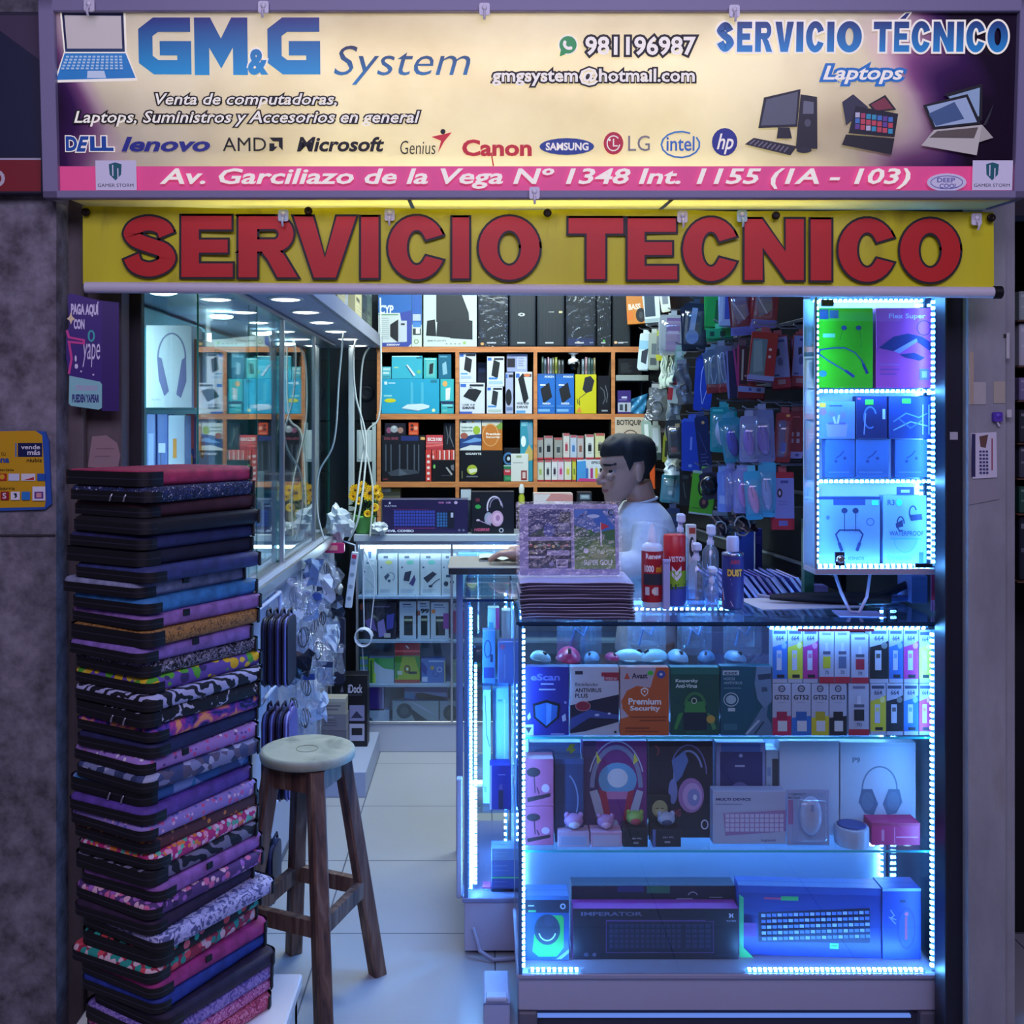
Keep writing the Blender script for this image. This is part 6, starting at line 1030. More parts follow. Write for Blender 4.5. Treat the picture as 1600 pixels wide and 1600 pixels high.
# mouse in a clear shell
o = carton('mouse_pack', 'white mouse in a clear shell pack in front of the plain white box', 'pack', 1230, 1296, 1234, YM, zm, .006, 'a8aed4', [('t', 'COMPACT', .02, .06, .45, .1, '3a4068', .02), ('t', 'MOUSE', .02, .12, .3, .16, '3a4068', .02), ('r', .02, .18, .14, .62, 'b070a8')])
b = B(); T_ = Matrix.Translation((.002, -.014, .085)) @ Matrix.Rotation(math.pi / 2, 4, 'X')
b.ball((0, 0, 0), (.030, .052, .022), M('c0c0dc', .25), 20, 8, T_, 0); b.tube([(.0, -.014 - .020, .12), (0, -.014 - .022, .105)], .004, M('8a8cb8')); b.obj('mouse', o)
b = B().grid(14, 14, lambda u, v: (-.045 + .09 * u, -.0035 - .042 * max(0, (1 - (2 * u - 1) ** 6) * (1 - (2 * v - 1) ** 6)) ** .5, .012 + .13 * v), BLISTER); b.obj('clear_shell', o)
b = B(); b.lathe([(.043, 0), (.045, .004), (.045, .045), (.042, .05)], M('b0bcd8', .35), 28); b.lathe([(.034, .0501), (.038, .0515), (.032, .0525)], M('28408c', .3), 28)
b.obj('round_box', None, (WX(1330, 2.75), 2.748, zm), label='round white tin with a dark blue lid rim in front of the headphone box', cat='box')
carton('accessory_box', 'red box lying at the end of the middle shelf by the bright strip', 'box', 1362, 1438, 1286, YM, zm, .06, 'c83070', [('r', .2, .3, .26, .8, 'e080a8'), ('r', .46, .2, .48, .9, 'e080a8'), ('r', .5, .6, .95, .66, 'e890b0'), ('r', 0, 0, 1, .12, 'b02858')])
for x0, x1, yt, c, a, lab in ((872, 921, 1300, 'c8a8cc', [('r', .06, .25, .94, .9, 'b0b4d8'), ('r', .1, .3, .9, .85, '9aa8d4')], 'white and pink toy box, first of the small ones on the middle shelf'), (923, 972, 1300, 'd0a0c4', [('r', .06, .2, .94, .95, 'c4b8d8')], 'white and pink toy box, second of the small ones'), (974, 1012, 1294, '14141c', [('t', '2D PC', .35, .5, .75, .58, 'c0c0c8', .02), ('r', .4, .72, .62, .82, '8a8c98')], 'black toy box under the round green red figure'), (1020, 1064, 1296, '181828', [('t', '2D PC', .35, .4, .75, .48, 'b0b0c0', .02), ('r', .42, .66, .62, .76, '9a9cb0'), ('p', [(0, 0), (.1, 0), (.1, 1), (0, 1)], '5a6ab0')], 'black toy box under the small white figure')):
    carton('toy_box', lab, 'box', x0, x1, yt, YM - .012, zm, .05, c, a, group='small toy boxes on the middle shelf')
for px, py, r, c1, c2, lab in ((897, 1299, .026, 'c088c0', 'd8d0e8', 'lilac and white toy figure standing on the first toy box'), (947, 1299, .024, 'b880b8', 'd8a8d0', 'pink toy figure standing on the second toy box'), (993, 1293, .024, '8aa848', 'a82838', 'round green and red toy figure standing on a black toy box'), (1042, 1295, .024, 'a8acc8', '30345c', 'small white and blue toy figure standing on a black toy box')):
    b = B(); b.ball((0, 0, r * .75), (r, r * .8, r * .75), M(c1, .4), 14, 8); b.ball((0, -r * .45, r * .55), (r * .62, r * .5, r * .45), M(c2, .4), 12, 8)
    b.ball((-r * .7, 0, r * 1.3), (r * .3, r * .25, r * .35), M(c1, .4), 8, 6); b.ball((r * .7, 0, r * 1.3), (r * .3, r * .25, r * .35), M(c1, .4), 8, 6)
    b.obj('toy_figure', None, (WX(px, YM), YM + .012, WZ(py + 1, YM - .012) + .0015), label=lab, cat='toy')
carton('toy_box', 'black box with a gold head pictured behind the small toy boxes', 'box', 1014, 1048, 1243, YM + .035, zm, .012, '1a1a20', [('e', .5, .3, .36, .2, 'a8a070'), ('r', .3, .3, .7, .42, 'c0b880'), ('r', .32, .28, .44, .3, '20201c'), ('r', .56, .28, .68, .3, '20201c')])

# contents, bottom
YL = 2.745; zl = CB + .0008
o = carton('mouse_box', 'blue box with a black mouse on a bright green panel at the bottom corner', 'box', 821, 889, 1400, YL, zl, .07, '2858a0', [('r', 0, 0, 1, .06, '3a68a8'), ('r', 0, .06, 1, .26, '101a38'), ('o', .86, .16, .05, .035, .03, 'b0c0e0'), ('r', .06, .22, .24, .25, '40b070'), ('r', .06, .14, .2, .16, 'b0c0e0'), ('p', [(.55, .3), (.84, .3), (.88, .34), (.88, .8), (.72, .94), (.3, .94), (.16, .86), (.2, .6)], '28b050'), ('e', .5, .52, .3, .24, '14384c'), ('e', .5, .5, .25, .2, '1c2440'), ('a', .5, .52, .2, .17, 200, 340, .03, 'c0e0e8'), ('e', .55, .38, .12, .08, '283050'), ('p', [(.7, .98), (1, .82), (1, .88), (.82, .98)], '90b8e0')])
KBX = [('t', 'IMPERATOR', .05, .06, .42, .14, '6a6c98', .03), ('r', .2, .24, .85, .87, '6a4a9a'), ('r', .203, .25, .847, .86, '14183a'), ('g', .22, .3, .66, .8, 14, 5, .25, '2c3660'), ('g', .68, .3, .84, .8, 4, 5, .25, '2c3660'), ('r', .2, .22, .8, .235, '6a50a0'), ('r', .4, .85, .52, .86, '5a5c88')] + logo_x(.955, .13, .016, 'd0d4f0', 2.5) + [('t', 'VULTRIX', .925, .22, .985, .25, 'b0b4d8', .02), ('e', .08, .9, .015, .04, '4a4c6c'), ('e', .13, .9, .012, .04, '5a5c7c'), ('r', .86, .9, .96, .91, '3a3c60')]
carton('keyboard_box', 'black keyboard box with a magenta top edge at the bottom of the counter', 'box', 895, 1154, 1420, YL + .004, zl, .055, '14152c', KBX, side='a02a98')
carton('keyboard_box', 'black keyboard box with a green tag behind the magenta edged one', 'box', 893, 1149, 1384, YL + .068, zl, .055, '181a30', [('r', .28, .0, .44, .1, '2a3478'), ('r', .46, .0, .6, .12, '2f7a60'), ('r', .64, .2, .74, .22, '9aa0b8'), ('a', .74, .18, .03, .08, 20, 160, .006, 'b0b4c8'), ('r', .84, .18, .92, .19, 'b0b4c8')])
o = carton('keyboard_box', 'dark blue keyboard box with bright green corners and white keys', 'box', 1155, 1375, 1386, YL + .018, zl, .06, '1f3a90', [('r', 0, 0, 1, .1, '284aa8'), ('r', .18, .16, .3, .19, 'b04070'), ('r', .3, .14, .42, .2, '38b060'), ('p', [(.14, .38), (.92, .28), (.92, .78), (.14, .8)], '101a48')] + [it for r_ in range(5) for it in [('r', .16 + i * .038, .40 + r_ * .078 - i * .0045, .19 + i * .038, .445 + r_ * .078 - i * .0045, '5878c0' if (i + r_) % 3 else '90a8e0') for i in range(20)]] + [('r', .02, .5, .12, .7, '6a3a98'), ('p', [(0, .1), (.03, .14), (.03, .9), (0, .95)], '40c080'), ('p', [(.0, .8), (.1, 1), (0, 1)], '38b868')], rz=-3, kids=[('price_sticker', [('r', .64, .79, .70, .87, '50e090'), ('r', .65, .82, .69, .835, '20803c')])])
o = carton('mouse_box', 'blue box with a red lined mouse pictured beside the keyboard box', 'box', 1379, 1439, 1388, YL + .004, zl, .07, '2848a8', [('r', 0, 0, 1, .04, '88b0e0'), ('r', .45, .16, .6, .2, '1a2858'), ('e', .62, .56, .24, .3, '20388c'), ('e', .62, .56, .20, .26, '2a4aa0'), ('r', .58, .4, .64, .72, 'b04868'), ('e', .62, .36, .05, .03, 'c85870'), ('l', [(.2, .3), (.3, .38), (.2, .42), (.34, .5)], .03, '8aa0d8'), ('l', [(.15, .4), (.35, .44)], .02, 'a0b4e0')])

# ---------------------------------------------------------------- return showcase and board behind the counter
rc = thing('return_showcase', 'narrow glass showcase running back from the front counter, lit blue', 'showcase', (-.057, 3.062, 0))
w_ = .42; d_ = .60
B().box(0, w_, 0, d_, .012, .158, LAV, .003).obj('base', rc)
b = B(); b.box(-.006, w_, -.004, d_, .158, .172, M('8a90b8', .4), .002)
for x, y in ((0, 0), (0, d_ - .012), (w_ - .012, d_ - .012)): b.box(x, x + .012, y, y + .012, .172, 1.058, M('6a8cc0', .3, 0, .5))
b.obj('frame', rc)
B().box(.012, .148, .001, .005, .172, 1.058, GLASS).obj('front_pane', rc); B().box(.001, .005, .012, d_ - .012, .172, 1.058, GLASS).obj('end_pane', rc)
b = B(); b.box(-.004, w_, -.004, .475, 1.0582, 1.066, GLASS); b.box(-.004, w_, -.0046, -.004, 1.058, 1.066, M('1c3460', .2)); b.obj('top_pane', rc)
B().box(.15, .156, .01, d_ - .012, .172, 1.05, M('a0b4d8', .5)).obj('inner_panel', rc)
for z in (.803, .42): B().box(.008, .148, .03, d_ - .03, z - .006, z, glassmat('tinted_shelf', (.6, .75, .95), .06)).obj('glass_shelf', rc)
strip((.020, .018, .19), (.020, .018, 1.04), 70, rc, (-.003, .003, 0)); strip((.034, .05, .19), (.034, .05, .86), 52, rc, (0, .004, 0)); strip((.13, .30, .19), (.13, .30, 1.04), 40, rc, (.004, .004, 0))
B().tube([(.024, .012, .21), (.024, .012, .50)], .006, LEDW, 8).obj('led_tube', rc)
B().box(-.024, -.006, .02, .05, .16, .52, M('a8b0d0', .35), .003).obj('conduit', rc)
YR = 3.10
def rbox(*a, **k): return carton(*a, **k)
rbox('cable_box', 'deep blue box with a dark bottle pictured in the return showcase', 'box', 765, 798, 1196, YR, .4212, .06, '2830a0', [('r', .0, 0, .1, 1, 'b0b8e8'), ('r', .4, .2, .75, .22, '9a9ce0'), ('p', [(.45, .45), (.6, .4), (.62, .55), (.45, .55)], '6a5ab0'), ('r', .42, .56, .64, .98, '1c1c48')])
rbox('cable_box', 'pale cyan box standing behind the deep blue box in the return showcase', 'box', 770, 795, 1075, YR + .07, .4212, .06, '9adcf0', [('r', .3, .1, .6, .12, '6aa8d0'), ('p', [(0, 0), (.2, 0), (.1, 1), (0, 1)], '70b8e0'), ('r', .7, .1, .78, .9, 'd0f0f8')])
rbox('cable_box', 'clear white box with a dark cable beside the pale cyan box', 'box', 754, 767, 1078, YR + .05, .4212, .06, 'a8d8e8', [('l', [(.3, .05), (.5, .4), (.85, .5)], .09, '30486c'), ('r', .2, .85, .5, .9, '6a98c0')])
rbox('cable_box', 'grey blue box with a pink mark on the upper shelf of the return showcase', 'box', 778, 802, 1003, YR, .8038, .05, '7084c8', [('e', .3, .12, .16, .06, 'c07098'), ('r', .4, .3, .5, .9, '90a0d8')])
rbox('cable_box', 'white box standing behind the grey blue box in the return showcase', 'box', 784, 798, 954, YR + .07, .8038, .05, 'd8f0f0', [('r', 0, 0, .25, 1, 'e8f8f8'), ('r', .5, .6, .9, .8, '3a68b0')])
rbox('cable_box', 'teal pack with a round disc pictured in the return showcase', 'box', 754, 774, 985, YR, .8038, .04, '5a90c8', [('o', .4, .35, .25, .16, .08, '284078'), ('r', .1, .7, .9, .9, '3a4890'), ('r', .6, .45, .8, .6, '30385c')])
rbox('cable_box', 'white and magenta pack high in the return showcase', 'box', 762, 780, 950, YR + .05, .8038, .04, 'b8e8e0', [('r', .7, 0, 1, .3, 'c05090'), ('r', .1, .2, .5, .5, '60b8d0')])
zst = .1726
for i, (yt, c, lab) in enumerate(((1418, '3848a8', 'lowest blue box of the stack in the return showcase'), (1394, '30409c', 'second blue box from the bottom of the stack in the return showcase'), (1370, '4458b0', 'blue box with a green line in the stack in the return showcase'), (1345, '5a78c8', 'paler blue box of the stack in the return showcase'), (1326, '7aa0d8', 'topmost pale box of the stack in the return showcase'))):
    h = WZ(yt, YR) - zst; carton('cable_box', lab, 'box', 768, 803, yt, YR, zst + .0006, .06, c, lines(.1, .8, .3, .9, 2, hexmix(c, 'ffffff', .3), .04) + ([('r', .0, .0, 1, .1, '60e0a0')] if i == 2 else [])); zst += h
rbox('cable_box', 'small pink pack beside the stack in the return showcase', 'box', 754, 767, 1395, YR + .01, .1726, .04, 'c05898', [('r', .1, .2, .9, .3, 'e0a0c8'), ('r', 0, .5, 1, 1, 'a0e0e8')])
# the board laid across the back of the return showcase, open catalogue on it
B().box(-.12, .36, 3.545, 3.85, 1.068, 1.089, M('1c1a20', .5), .002).box(-.123, .363, 3.542, 3.853, 1.089, 1.093, M('98948a', .4), .001).obj('wooden_board', None, label='board with a beige top lying across the back of the return showcase', cat='board')
B().box(.33, .355, 3.75, 3.80, 0, 1.067, M('2a2a30')).box(-.10, -.075, 3.78, 3.82, 0, 1.067, M('8a98c4', .4)).obj('board_trestle', None, label='dark posts holding up the board behind the return showcase', cat='support')
b = B()
for sgn in (-1, 1):
    b.grid(8, 1, lambda u, v: (sgn * u * .085, .12 * v, .004 + .010 * math.sin(u * 2.4)), M('c8ccc4', .5)); b.grid(8, 1, lambda u, v: (sgn * u * .085, .12 * v, .0005), M('a8a8a0', .5))
b.box(-.085, .085, 0, .12, 0, .003, M('b8bab4')); b.obj('open_catalogue', None, (.07, 3.70, 1.0935), label='open catalogue lying on the board behind the hand', cat='book')
b = B().tube([(-.03, 3.045, .09), (-.01, 3.03, .03), (.03, 3.02, .008), (.10, 3.03, .008), (.14, 3.05, .008)], .006, M('a8a8c0', .5)); b.obj('cable', None, label='pale cable on the floor by the foot of the return showcase', cat='cable')
b = B(); b.box(-.035, .035, 0, .16, 0, .085, M('aeb8dc', .4), .004); b.box(-.028, .028, -.002, .03, .086, .098, M('b8c2e4', .35), .003); b.box(-.034, .034, -.0015, 0, .08, .084, M('7080b0')); b.obj('socket_box', None, (.035, 2.66, 0), label='pale blue floor box at the foot of the glass counter', cat='box')
# ---------------------------------------------------------------- lit hanging cabinet on the right
hc = thing('wall_cabinet', 'lit glass cabinet hanging at the right side above the counter', 'cabinet', (WX(1371, 2.71), 2.71, 1.205))
hw = (1468 - 1273) / 2 / F * 2.71; hh = .725; hd = .10; HS = [WZ(606, 2.72) - 1.205, WZ(747, 2.72) - 1.205]
b = B(); b.box(-hw, hw, 0, hd, -.016, 0, M('a09cb4', .35), .002); b.box(-hw, hw, 0, hd, hh, hh + .014, M('8890a8', .35), .002); b.obj('end_board', hc)
B().box(-hw, hw, hd - .006, hd, 0, hh, M('c8d8ec', .5)).obj('back_panel', hc)
b = B()
for x in (-hw, hw - .006): b.box(x, x + .006, 0, .006, 0, hh, M('90a0c0', .25, 0, .5))
b.obj('frame', hc)
for x in (-hw, hw - .004): B().box(x, x + .004, .006, hd - .006, 0, hh, GLASS).obj('side_pane', hc)
B().box(-hw + .006, hw - .006, .0, .004, .002, hh - .002, GLASS).obj('glass_door', hc)
for z in HS: B().box(-hw + .004, hw - .004, .012, hd - .006, z - .005, z, GLASS).obj('glass_shelf', hc)
b = B(); b.lathe([(.011, 0), (.011, .008), (.006, .010)], M('d0d0d8', .2, 0, .9), 16, T=Matrix.Translation((-hw + .066, -.001, .026)) @ Matrix.Rotation(math.pi / 2, 4, 'X')); b.box(-hw + .054, -hw + .078, -.0005, .006, .008, .044, M('282c40', .3)); b.obj('lock', hc)
B().box(hw - .066, hw - .020, -.002, .006, .004, .014, M('15182c', .4)).obj('hinge_clip', hc)
B().box(-hw + .016, -hw + .05, -.002, .008, hh - .030, hh - .012, M('5a5048', .6), .002).obj('hinge_clip', hc)
for x in (-hw + .03, hw - .03): B().box(x - .008, x + .008, .04, .07, hh + .014, .924, M('50505c', .4)).obj('hanger_strap', hc)
strip((hw - .014, .010, .01), (hw - .014, .010, hh - .01), 44, hc, (.003, .004, 0)); strip((hw - .014, hd - .016, .01), (hw - .014, hd - .016, hh - .01), 44, hc, (.003, .004, 0))
strip((-hw + .008, .010, .01), (-hw + .008, .010, hh - .01), 44, hc, (-.001, .006, 0))
for z in HS: strip((-hw + .012, .012, z - .009), (hw - .018, .012, z - .009), 22, hc, (0, .004, .003))
strip((-hw + .012, .06, hh - .008), (hw - .018, .06, hh - .008), 22, hc, (0, 0, .004)); strip((-hw + .012, .020, .006), (hw - .018, .020, .006), 20, hc, (0, .004, -.003))
YH = 2.752; z0 = 1.205
def hb(lab, x0, x1, yt, zi, col, a, name='earphone_box', dy=0, **k): return carton(name, lab, 'box', x0, x1, yt, YH + dy, z0 + zi + .0006, .03, col, a, **k)
NECK = [('l', [(.06, .60), (.02, .56), (.06, .52), (.3, .5), (.5, .5), (.68, .56), (.8, .66), (.88, .78)], .025, '205080'), ('l', [(.04, .58), (.2, .66), (.44, .76), (.62, .84)], .025, '205080'), ('l', [(.82, .70), (.9, .82)], .05, '1c3c88'), ('l', [(.5, .78), (.66, .86)], .05, '1c3c88'), ('e', .48, .25, .05, .03, '1c4480'), ('e', .74, .25, .05, .03, '1c4480'), ('l', [(.46, .27), (.4, .4)], .008, '2a7030'), ('l', [(.76, .27), (.8, .5)], .008, '2a7030')]
hb('bright green box with blue neckband earphones in the top of the hanging cabinet', 1277, 1364, 481, HS[0], '50cc1c', [('r', .04, .02, .2, .14, '28507c'), ('r', .22, .03, .38, .13, '386c8c'), ('r', .1, .32, .32, .37, '88e0a0'), ('e', .1, .82, .07, .04, '3a90b0')] + NECK)
hb('purple box with a folded dark gadget pictured in the top of the hanging cabinet', 1369, 1459, 481, HS[0], 'd855b8', [('t', 'Flex Super', .22, .07, .86, .15, 'e0c8f0', .02), ('o', .83, .25, .12, .09, .015, '6a3098'), ('p', [(.04, .5), (.3, .36), (.55, .32), (.8, .36), (1, .46), (.94, .54), (.7, .42), (.4, .56), (.3, .54)], '30307c'), ('p', [(.3, .54), (.7, .38), (.72, .42), (.4, .57)], 'a8a0d8'), ('p', [(.4, .58), (.66, .56), (.84, .62), (.76, .66), (.5, .62)], '34347c'), ('r', .06, .7, .4, .715, 'b878d0'), ('r', .06, .76, .4, .775, '8a48b0'), ('r', .06, .82, .35, .835, '8a48b0'), ('r', .75, .76, .92, .9, '8070c8'), ('r', .79, .79, .88, .87, 'b0a8e0')])
zt_ = WZ(686, YH) - z0
hb('pale blue box with white earbuds pictured, leftmost of the cabinet middle shelf', 1279, 1336, 627, zt_, '6c8cd0', [('r', .02, .04, .2, .16, 'f0a028'), ('e', .12, .28, .1, .1, 'a070a0'), ('r', .3, .1, .65, .14, '3a4c90'), ('p', [(.2, .6), (.8, .6), (.76, .95), (.24, .95)], '9a98d0'), ('r', .26, .56, .74, .62, '6a68a8'), ('l', [(.4, .38), (.46, .6)], .06, 'c8c8ec'), ('l', [(.56, .36), (.52, .6)], .06, 'c8c8ec'), ('e', .36, .34, .1, .08, '8080b8'), ('e', .66, .36, .08, .1, '8080b8')])
hb('dark blue pack with a cable loop and a green sticker in the hanging cabinet', 1338, 1386, 619, zt_, '1c2c68', [('a', .45, .5, .2, .25, 20, 300, .05, '5078c0'), ('l', [(.25, .9), (.3, .4)], .04, '8098d0'), ('r', .85, .3, .94, .54, 'b0c8f0'), ('r', .04, .04, .14, .08, 'c84060')], kids=[('price_sticker', [('r', .28, .08, .54, .20, '48e838')])])
hb('dark blue pack with blue foil folds and a green sticker in the hanging cabinet', 1389, 1456, 619, zt_, '24408c', [('l', [(.1, .6), (.4, .4), (.7, .5), (.9, .4)], .03, '6090d8'), ('l', [(.1, .8), (.5, .6), (.9, .7)], .03, '88b0e8'), ('l', [(.2, .5), (.5, .75), (.8, .55)], .03, '5078c0'), ('r', .78, .2, .8, .9, 'c0d8f8'), ('r', .92, .2, .94, .9, 'c0d8f8')], kids=[('price_sticker', [('r', .3, .06, .5, .17, '48e838')])])
for x0, x1, lab in ((1290, 1336, 'first of three plain blue boxes'), (1337.5, 1389, 'second of three plain blue boxes'), (1399, 1449, 'third of three plain blue boxes, set apart')):
    hb(lab + ' below the packs in the hanging cabinet', x0, x1, 686.5, HS[1], '4878c8', [('l', [(.35, .5), (.5, .42), (.62, .3)], .04, '284890'), ('e', .35, .58, .05, .04, '284890'), ('e', .65, .5, .05, .04, '284890'), ('r', .1, .86, .8, .875, '90b0e8')], group='plain blue boxes in the hanging cabinet', dy=.002)
hb('pale blue box with a dark wired neckband pictured at the bottom of the cabinet', 1279, 1375, 776, 0, '7aa0e0', [('r', .0, 0, 1, .04, '283870'), ('r', .24, .04, .76, .12, '30488c'), ('e', .42, .2, .05, .04, '28386c'), ('e', .6, .2, .05, .04, '28386c'), ('l', [(.42, .2), (.42, .5)], .012, '30406c'), ('l', [(.6, .2), (.6, .5)], .012, '30406c'), ('l', [(.38, .78), (.28, .54), (.34, .48), (.66, .48), (.72, .54), (.62, .78)], .025, '28386c'), ('l', [(.38, .78), (.33, .66)], .05, '28386c'), ('l', [(.62, .78), (.67, .66)], .05, '28386c'), ('o', .84, .36, .06, .05, .015, '5070b0'), ('e', .15, .3, .03, .03, '5070b0'), ('t', 'IONOS', .48, .86, .74, .91, '406aa0', .02)], kids=[('price_sticker', [('r', .86, .05, .97, .12, '50e8b0')])])
hb('pale blue box with hook earphones pictured at the bottom of the cabinet', 1380, 1448, 774, 0, '84b0e8', [('t', 'R3', .1, .06, .26, .14, '3a5a98', .02), ('a', .4, .4, .08, .1, 0, 300, .03, '28386c'), ('p', [(.28, .4), (.44, .34), (.46, .44), (.3, .46)], '28386c'), ('a', .68, .24, .08, .09, 20, 330, .03, '28386c'), ('p', [(.6, .28), (.88, .26), (.9, .34), (.64, .36)], '28386c'), ('t', 'WATERPROOF', .14, .5, .92, .57, '38609c', .02), ('r', .16, .6, .88, .62, '50b0d8'), ('a', .5, .62, .25, .18, 180, 360, .012, '50a0d8'), ('t', 'Dynamo', .1, .84, .64, .93, '50b0c8', 0), ('r', .82, .8, .92, .95, '30609c')], kids=[('hang_tab', [('r', .3, -.12, .7, -.01, '303c70'), ('r', .4, -.08, .6, -.04, 'a0c0f0')]), ('price_sticker', [('e', .36, .1, .07, .05, '40e0a8')])])

# ---------------------------------------------------------------- things on top of the glass counter
ZC = 1.0726
def wrapart(b, items, r, z0, z1, half):   # printing bent round a bottle of radius r (front side)
    n = len(b.v); b.art(items, (-half, 0, z1), (2 * half, 0, 0), (0, 0, -(z1 - z0)), (0, -1, 0), start=.001)
    for i in range(n, len(b.v)):
        x, y, z = b.v[i]; a = x / r; rr = r - y; b.v[i] = (rr * math.sin(a), -rr * math.cos(a), z)
def bot(name, lab, px, Y, parts, cat='bottle'):
    t = thing(name, lab, cat, (WX(px, Y), Y, ZC))
    for pn, bm in parts: bm.obj(pn, t)
    return t
# red labelled white bottle
r = .0295; b = B().lathe([(r - .003, 0), (r, .004), (r, .168), (r - .003, .176), (.014, .184)], M('d8dcec', .35), 28)
lb = B().lathe([(r + .0006, .018), (r + .0006, .160)], M('a8202c', .35), 28)
wrapart(lb, [('t', 'Renew', .12, .04, .88, .15, 'f0e8ec', .03), ('r', -.3, .20, 1.3, .22, 'e8e0e4'), ('t', '1000', .05, .27, .5, .41, 'e8dce0', .05), ('t', 'ml', .6, .27, .9, .41, 'e0a030', .05), ('r', 0, .44, .25, .66, '303444'), ('r', .25, .44, .5, .66, '282c3c'), ('r', .5, .44, .75, .66, '303444'), ('r', .75, .44, 1, .66, '3c4050'), ('r', .1, .7, .3, .86, 'd0d0d8'), ('r', .5, .7, .7, .86, 'c8c8d0'), ('e', .5, .78, .1, .06, 'e0d8d8')], r, .018, .160, .03)
cp = B().lathe([(.0145, .182), (.015, .196), (.013, .200), (.0075, .226), (.0045, .232), (.004, .236)], M('dcdcec', .4), 20)
bot('cleaner_bottle', 'white bottle with a red label and pointed nozzle on the counter', 1019, 2.885, [('body', b), ('label', lb), ('nozzle_cap', cp)])
# tall red spray can behind a white box
r = .0325; b = B().lathe([(r - .002, 0), (r, .003), (r, .135)], M('b0202c', .3, 0, .2), 28); b.lathe([(r - .001, .135), (r - .001, .196), (r - .004, .200)], M('c02430', .35), 28)
lb = B().lathe([(r + .0005, .0), (r + .0005, .055)], M('4a5ab8', .35), 28); lb.lathe([(r + .0007, .055), (r + .0007, .100)], M('8cba30', .35), 28)
wrapart(lb, [('t', 'VISTON', .25, .28, .8, .36, 'f0e0e8', .02), ('p', [(.35, .42), (.5, .5), (.5, .56), (.35, .48)], 'e8e0e8'), ('p', [(.65, .42), (.5, .5), (.5, .56), (.65, .48)], 'e8e0e8'), ('p', [(.35, .5), (.5, .58), (.5, .64), (.35, .56)], 'e8e0e8'), ('p', [(.65, .5), (.5, .58), (.5, .64), (.65, .56)], 'e8e0e8'), ('r', .3, .68, .5, .76, '406020'), ('r', .54, .68, .8, .7, '406020'), ('r', .54, .73, .75, .75, '406020')], r, .0, .196, .045)
bot('spray_can', 'red spray can with a green and blue band on the counter', 1054, 2.93, [('body', b), ('label', lb)], 'can')
carton('small_box', 'slim pale violet box standing between the red labelled bottle and the red can', 'box', 1036.5, 1047, 875, 2.845, ZC, .02, 'a8a8d8', [('r', .1, .05, .9, .08, '8484b8')])
def pump(px, Y, r, h, hn, lab, liquid):
    b = B().lathe([(r - .003, 0), (r, .004), (r, h - .02), (r * .6, h - .006), (r * .45, h)], CLEARP, 24)
    lq = B().lathe([(r - .004, .003), (r - .002, .006), (r - .002, h * liquid)], glassmat('blue_liquid', (.55, .72, .95), .05, .6, .02, .15), 20)
    hd_ = B().lathe([(r * .42, h), (r * .45, h + .012), (r * .3, h + .014), (r * .3, h + .030)], M('c0c4e0', .4), 16); hd_.box(-.010, .012, -.022, .012, h + .028, h + .028 + hn, M('ccd0ea', .4), .004)
    tb_ = B().tube([(0, 0, h), (0, .002, .02)], .0025, M('b0c0e0', .4), 6)
    bot('spray_bottle', lab, px, Y, [('body', b), ('liquid', lq), ('pump_head', hd_), ('dip_tube', tb_)])
pump(1063, 3.0, .024, .20, .026, 'tallest clear spray bottle behind the red can on the counter', .3)
pump(1088, 2.90, .026, .13, .022, 'short clear spray bottle beside the red can, with a wide white head', .35)
pump(1110, 2.98, .024, .165, .030, 'clear spray bottle with a white head beside the dust can', .4)
pump(1112, 2.84, .019, .075, .018, 'smallest clear spray bottle, in front of the other spray bottles', .6)
r = .0295; b = B().lathe([(r - .003, 0), (r, .004), (r, .150), (r - .004, .158), (.014, .162)], M('30346c', .3, 0, .1), 28); b.lathe([(r + .0008, .150), (r + .0012, .155), (r - .002, .158)], M('a0a4c0', .25, 0, .8), 28)
lb = B().lathe([(r + .0004, .006), (r + .0004, .148)], M('383c80', .35), 28)
wrapart(lb, [('t', 'AIRE', .3, .06, .7, .14, 'b03850', .03), ('t', 'DUST', .18, .24, .80, .38, 'e0b048', .06, 0, '14162c', .05), ('r', .3, .43, 1, .45, '8a8cc0'), ('r', .35, .50, 1, .56, '6a6cb0'), ('p', [(-.1, .62), (.3, .86), (.9, 1), (.4, .96), (0, .84)], 'c8c0d8'), ('p', [(-.1, .7), (.3, .92), (.8, 1), (-.1, 1)], '902838')], r, .006, .148, .034)
cp = B().lathe([(.0175, .160), (.0175, .198), (.015, .202)], M('b8bce0', .4), 20)
bot('duster_can', 'dark blue air duster can with orange lettering on the counter', 1145, 2.86, [('body', b), ('label', lb), ('cap', cp)], 'can')
carton('small_box', 'small white box with a red and dark picture behind the spray bottles', 'box', 1074, 1088, 820, 3.02, ZC, .03, 'd0d0d0', [('r', .2, .04, .9, .12, 'a04030'), ('e', .5, .3, .3, .14, '283038'), ('e', .6, .28, .16, .08, 'e8e8f0')])

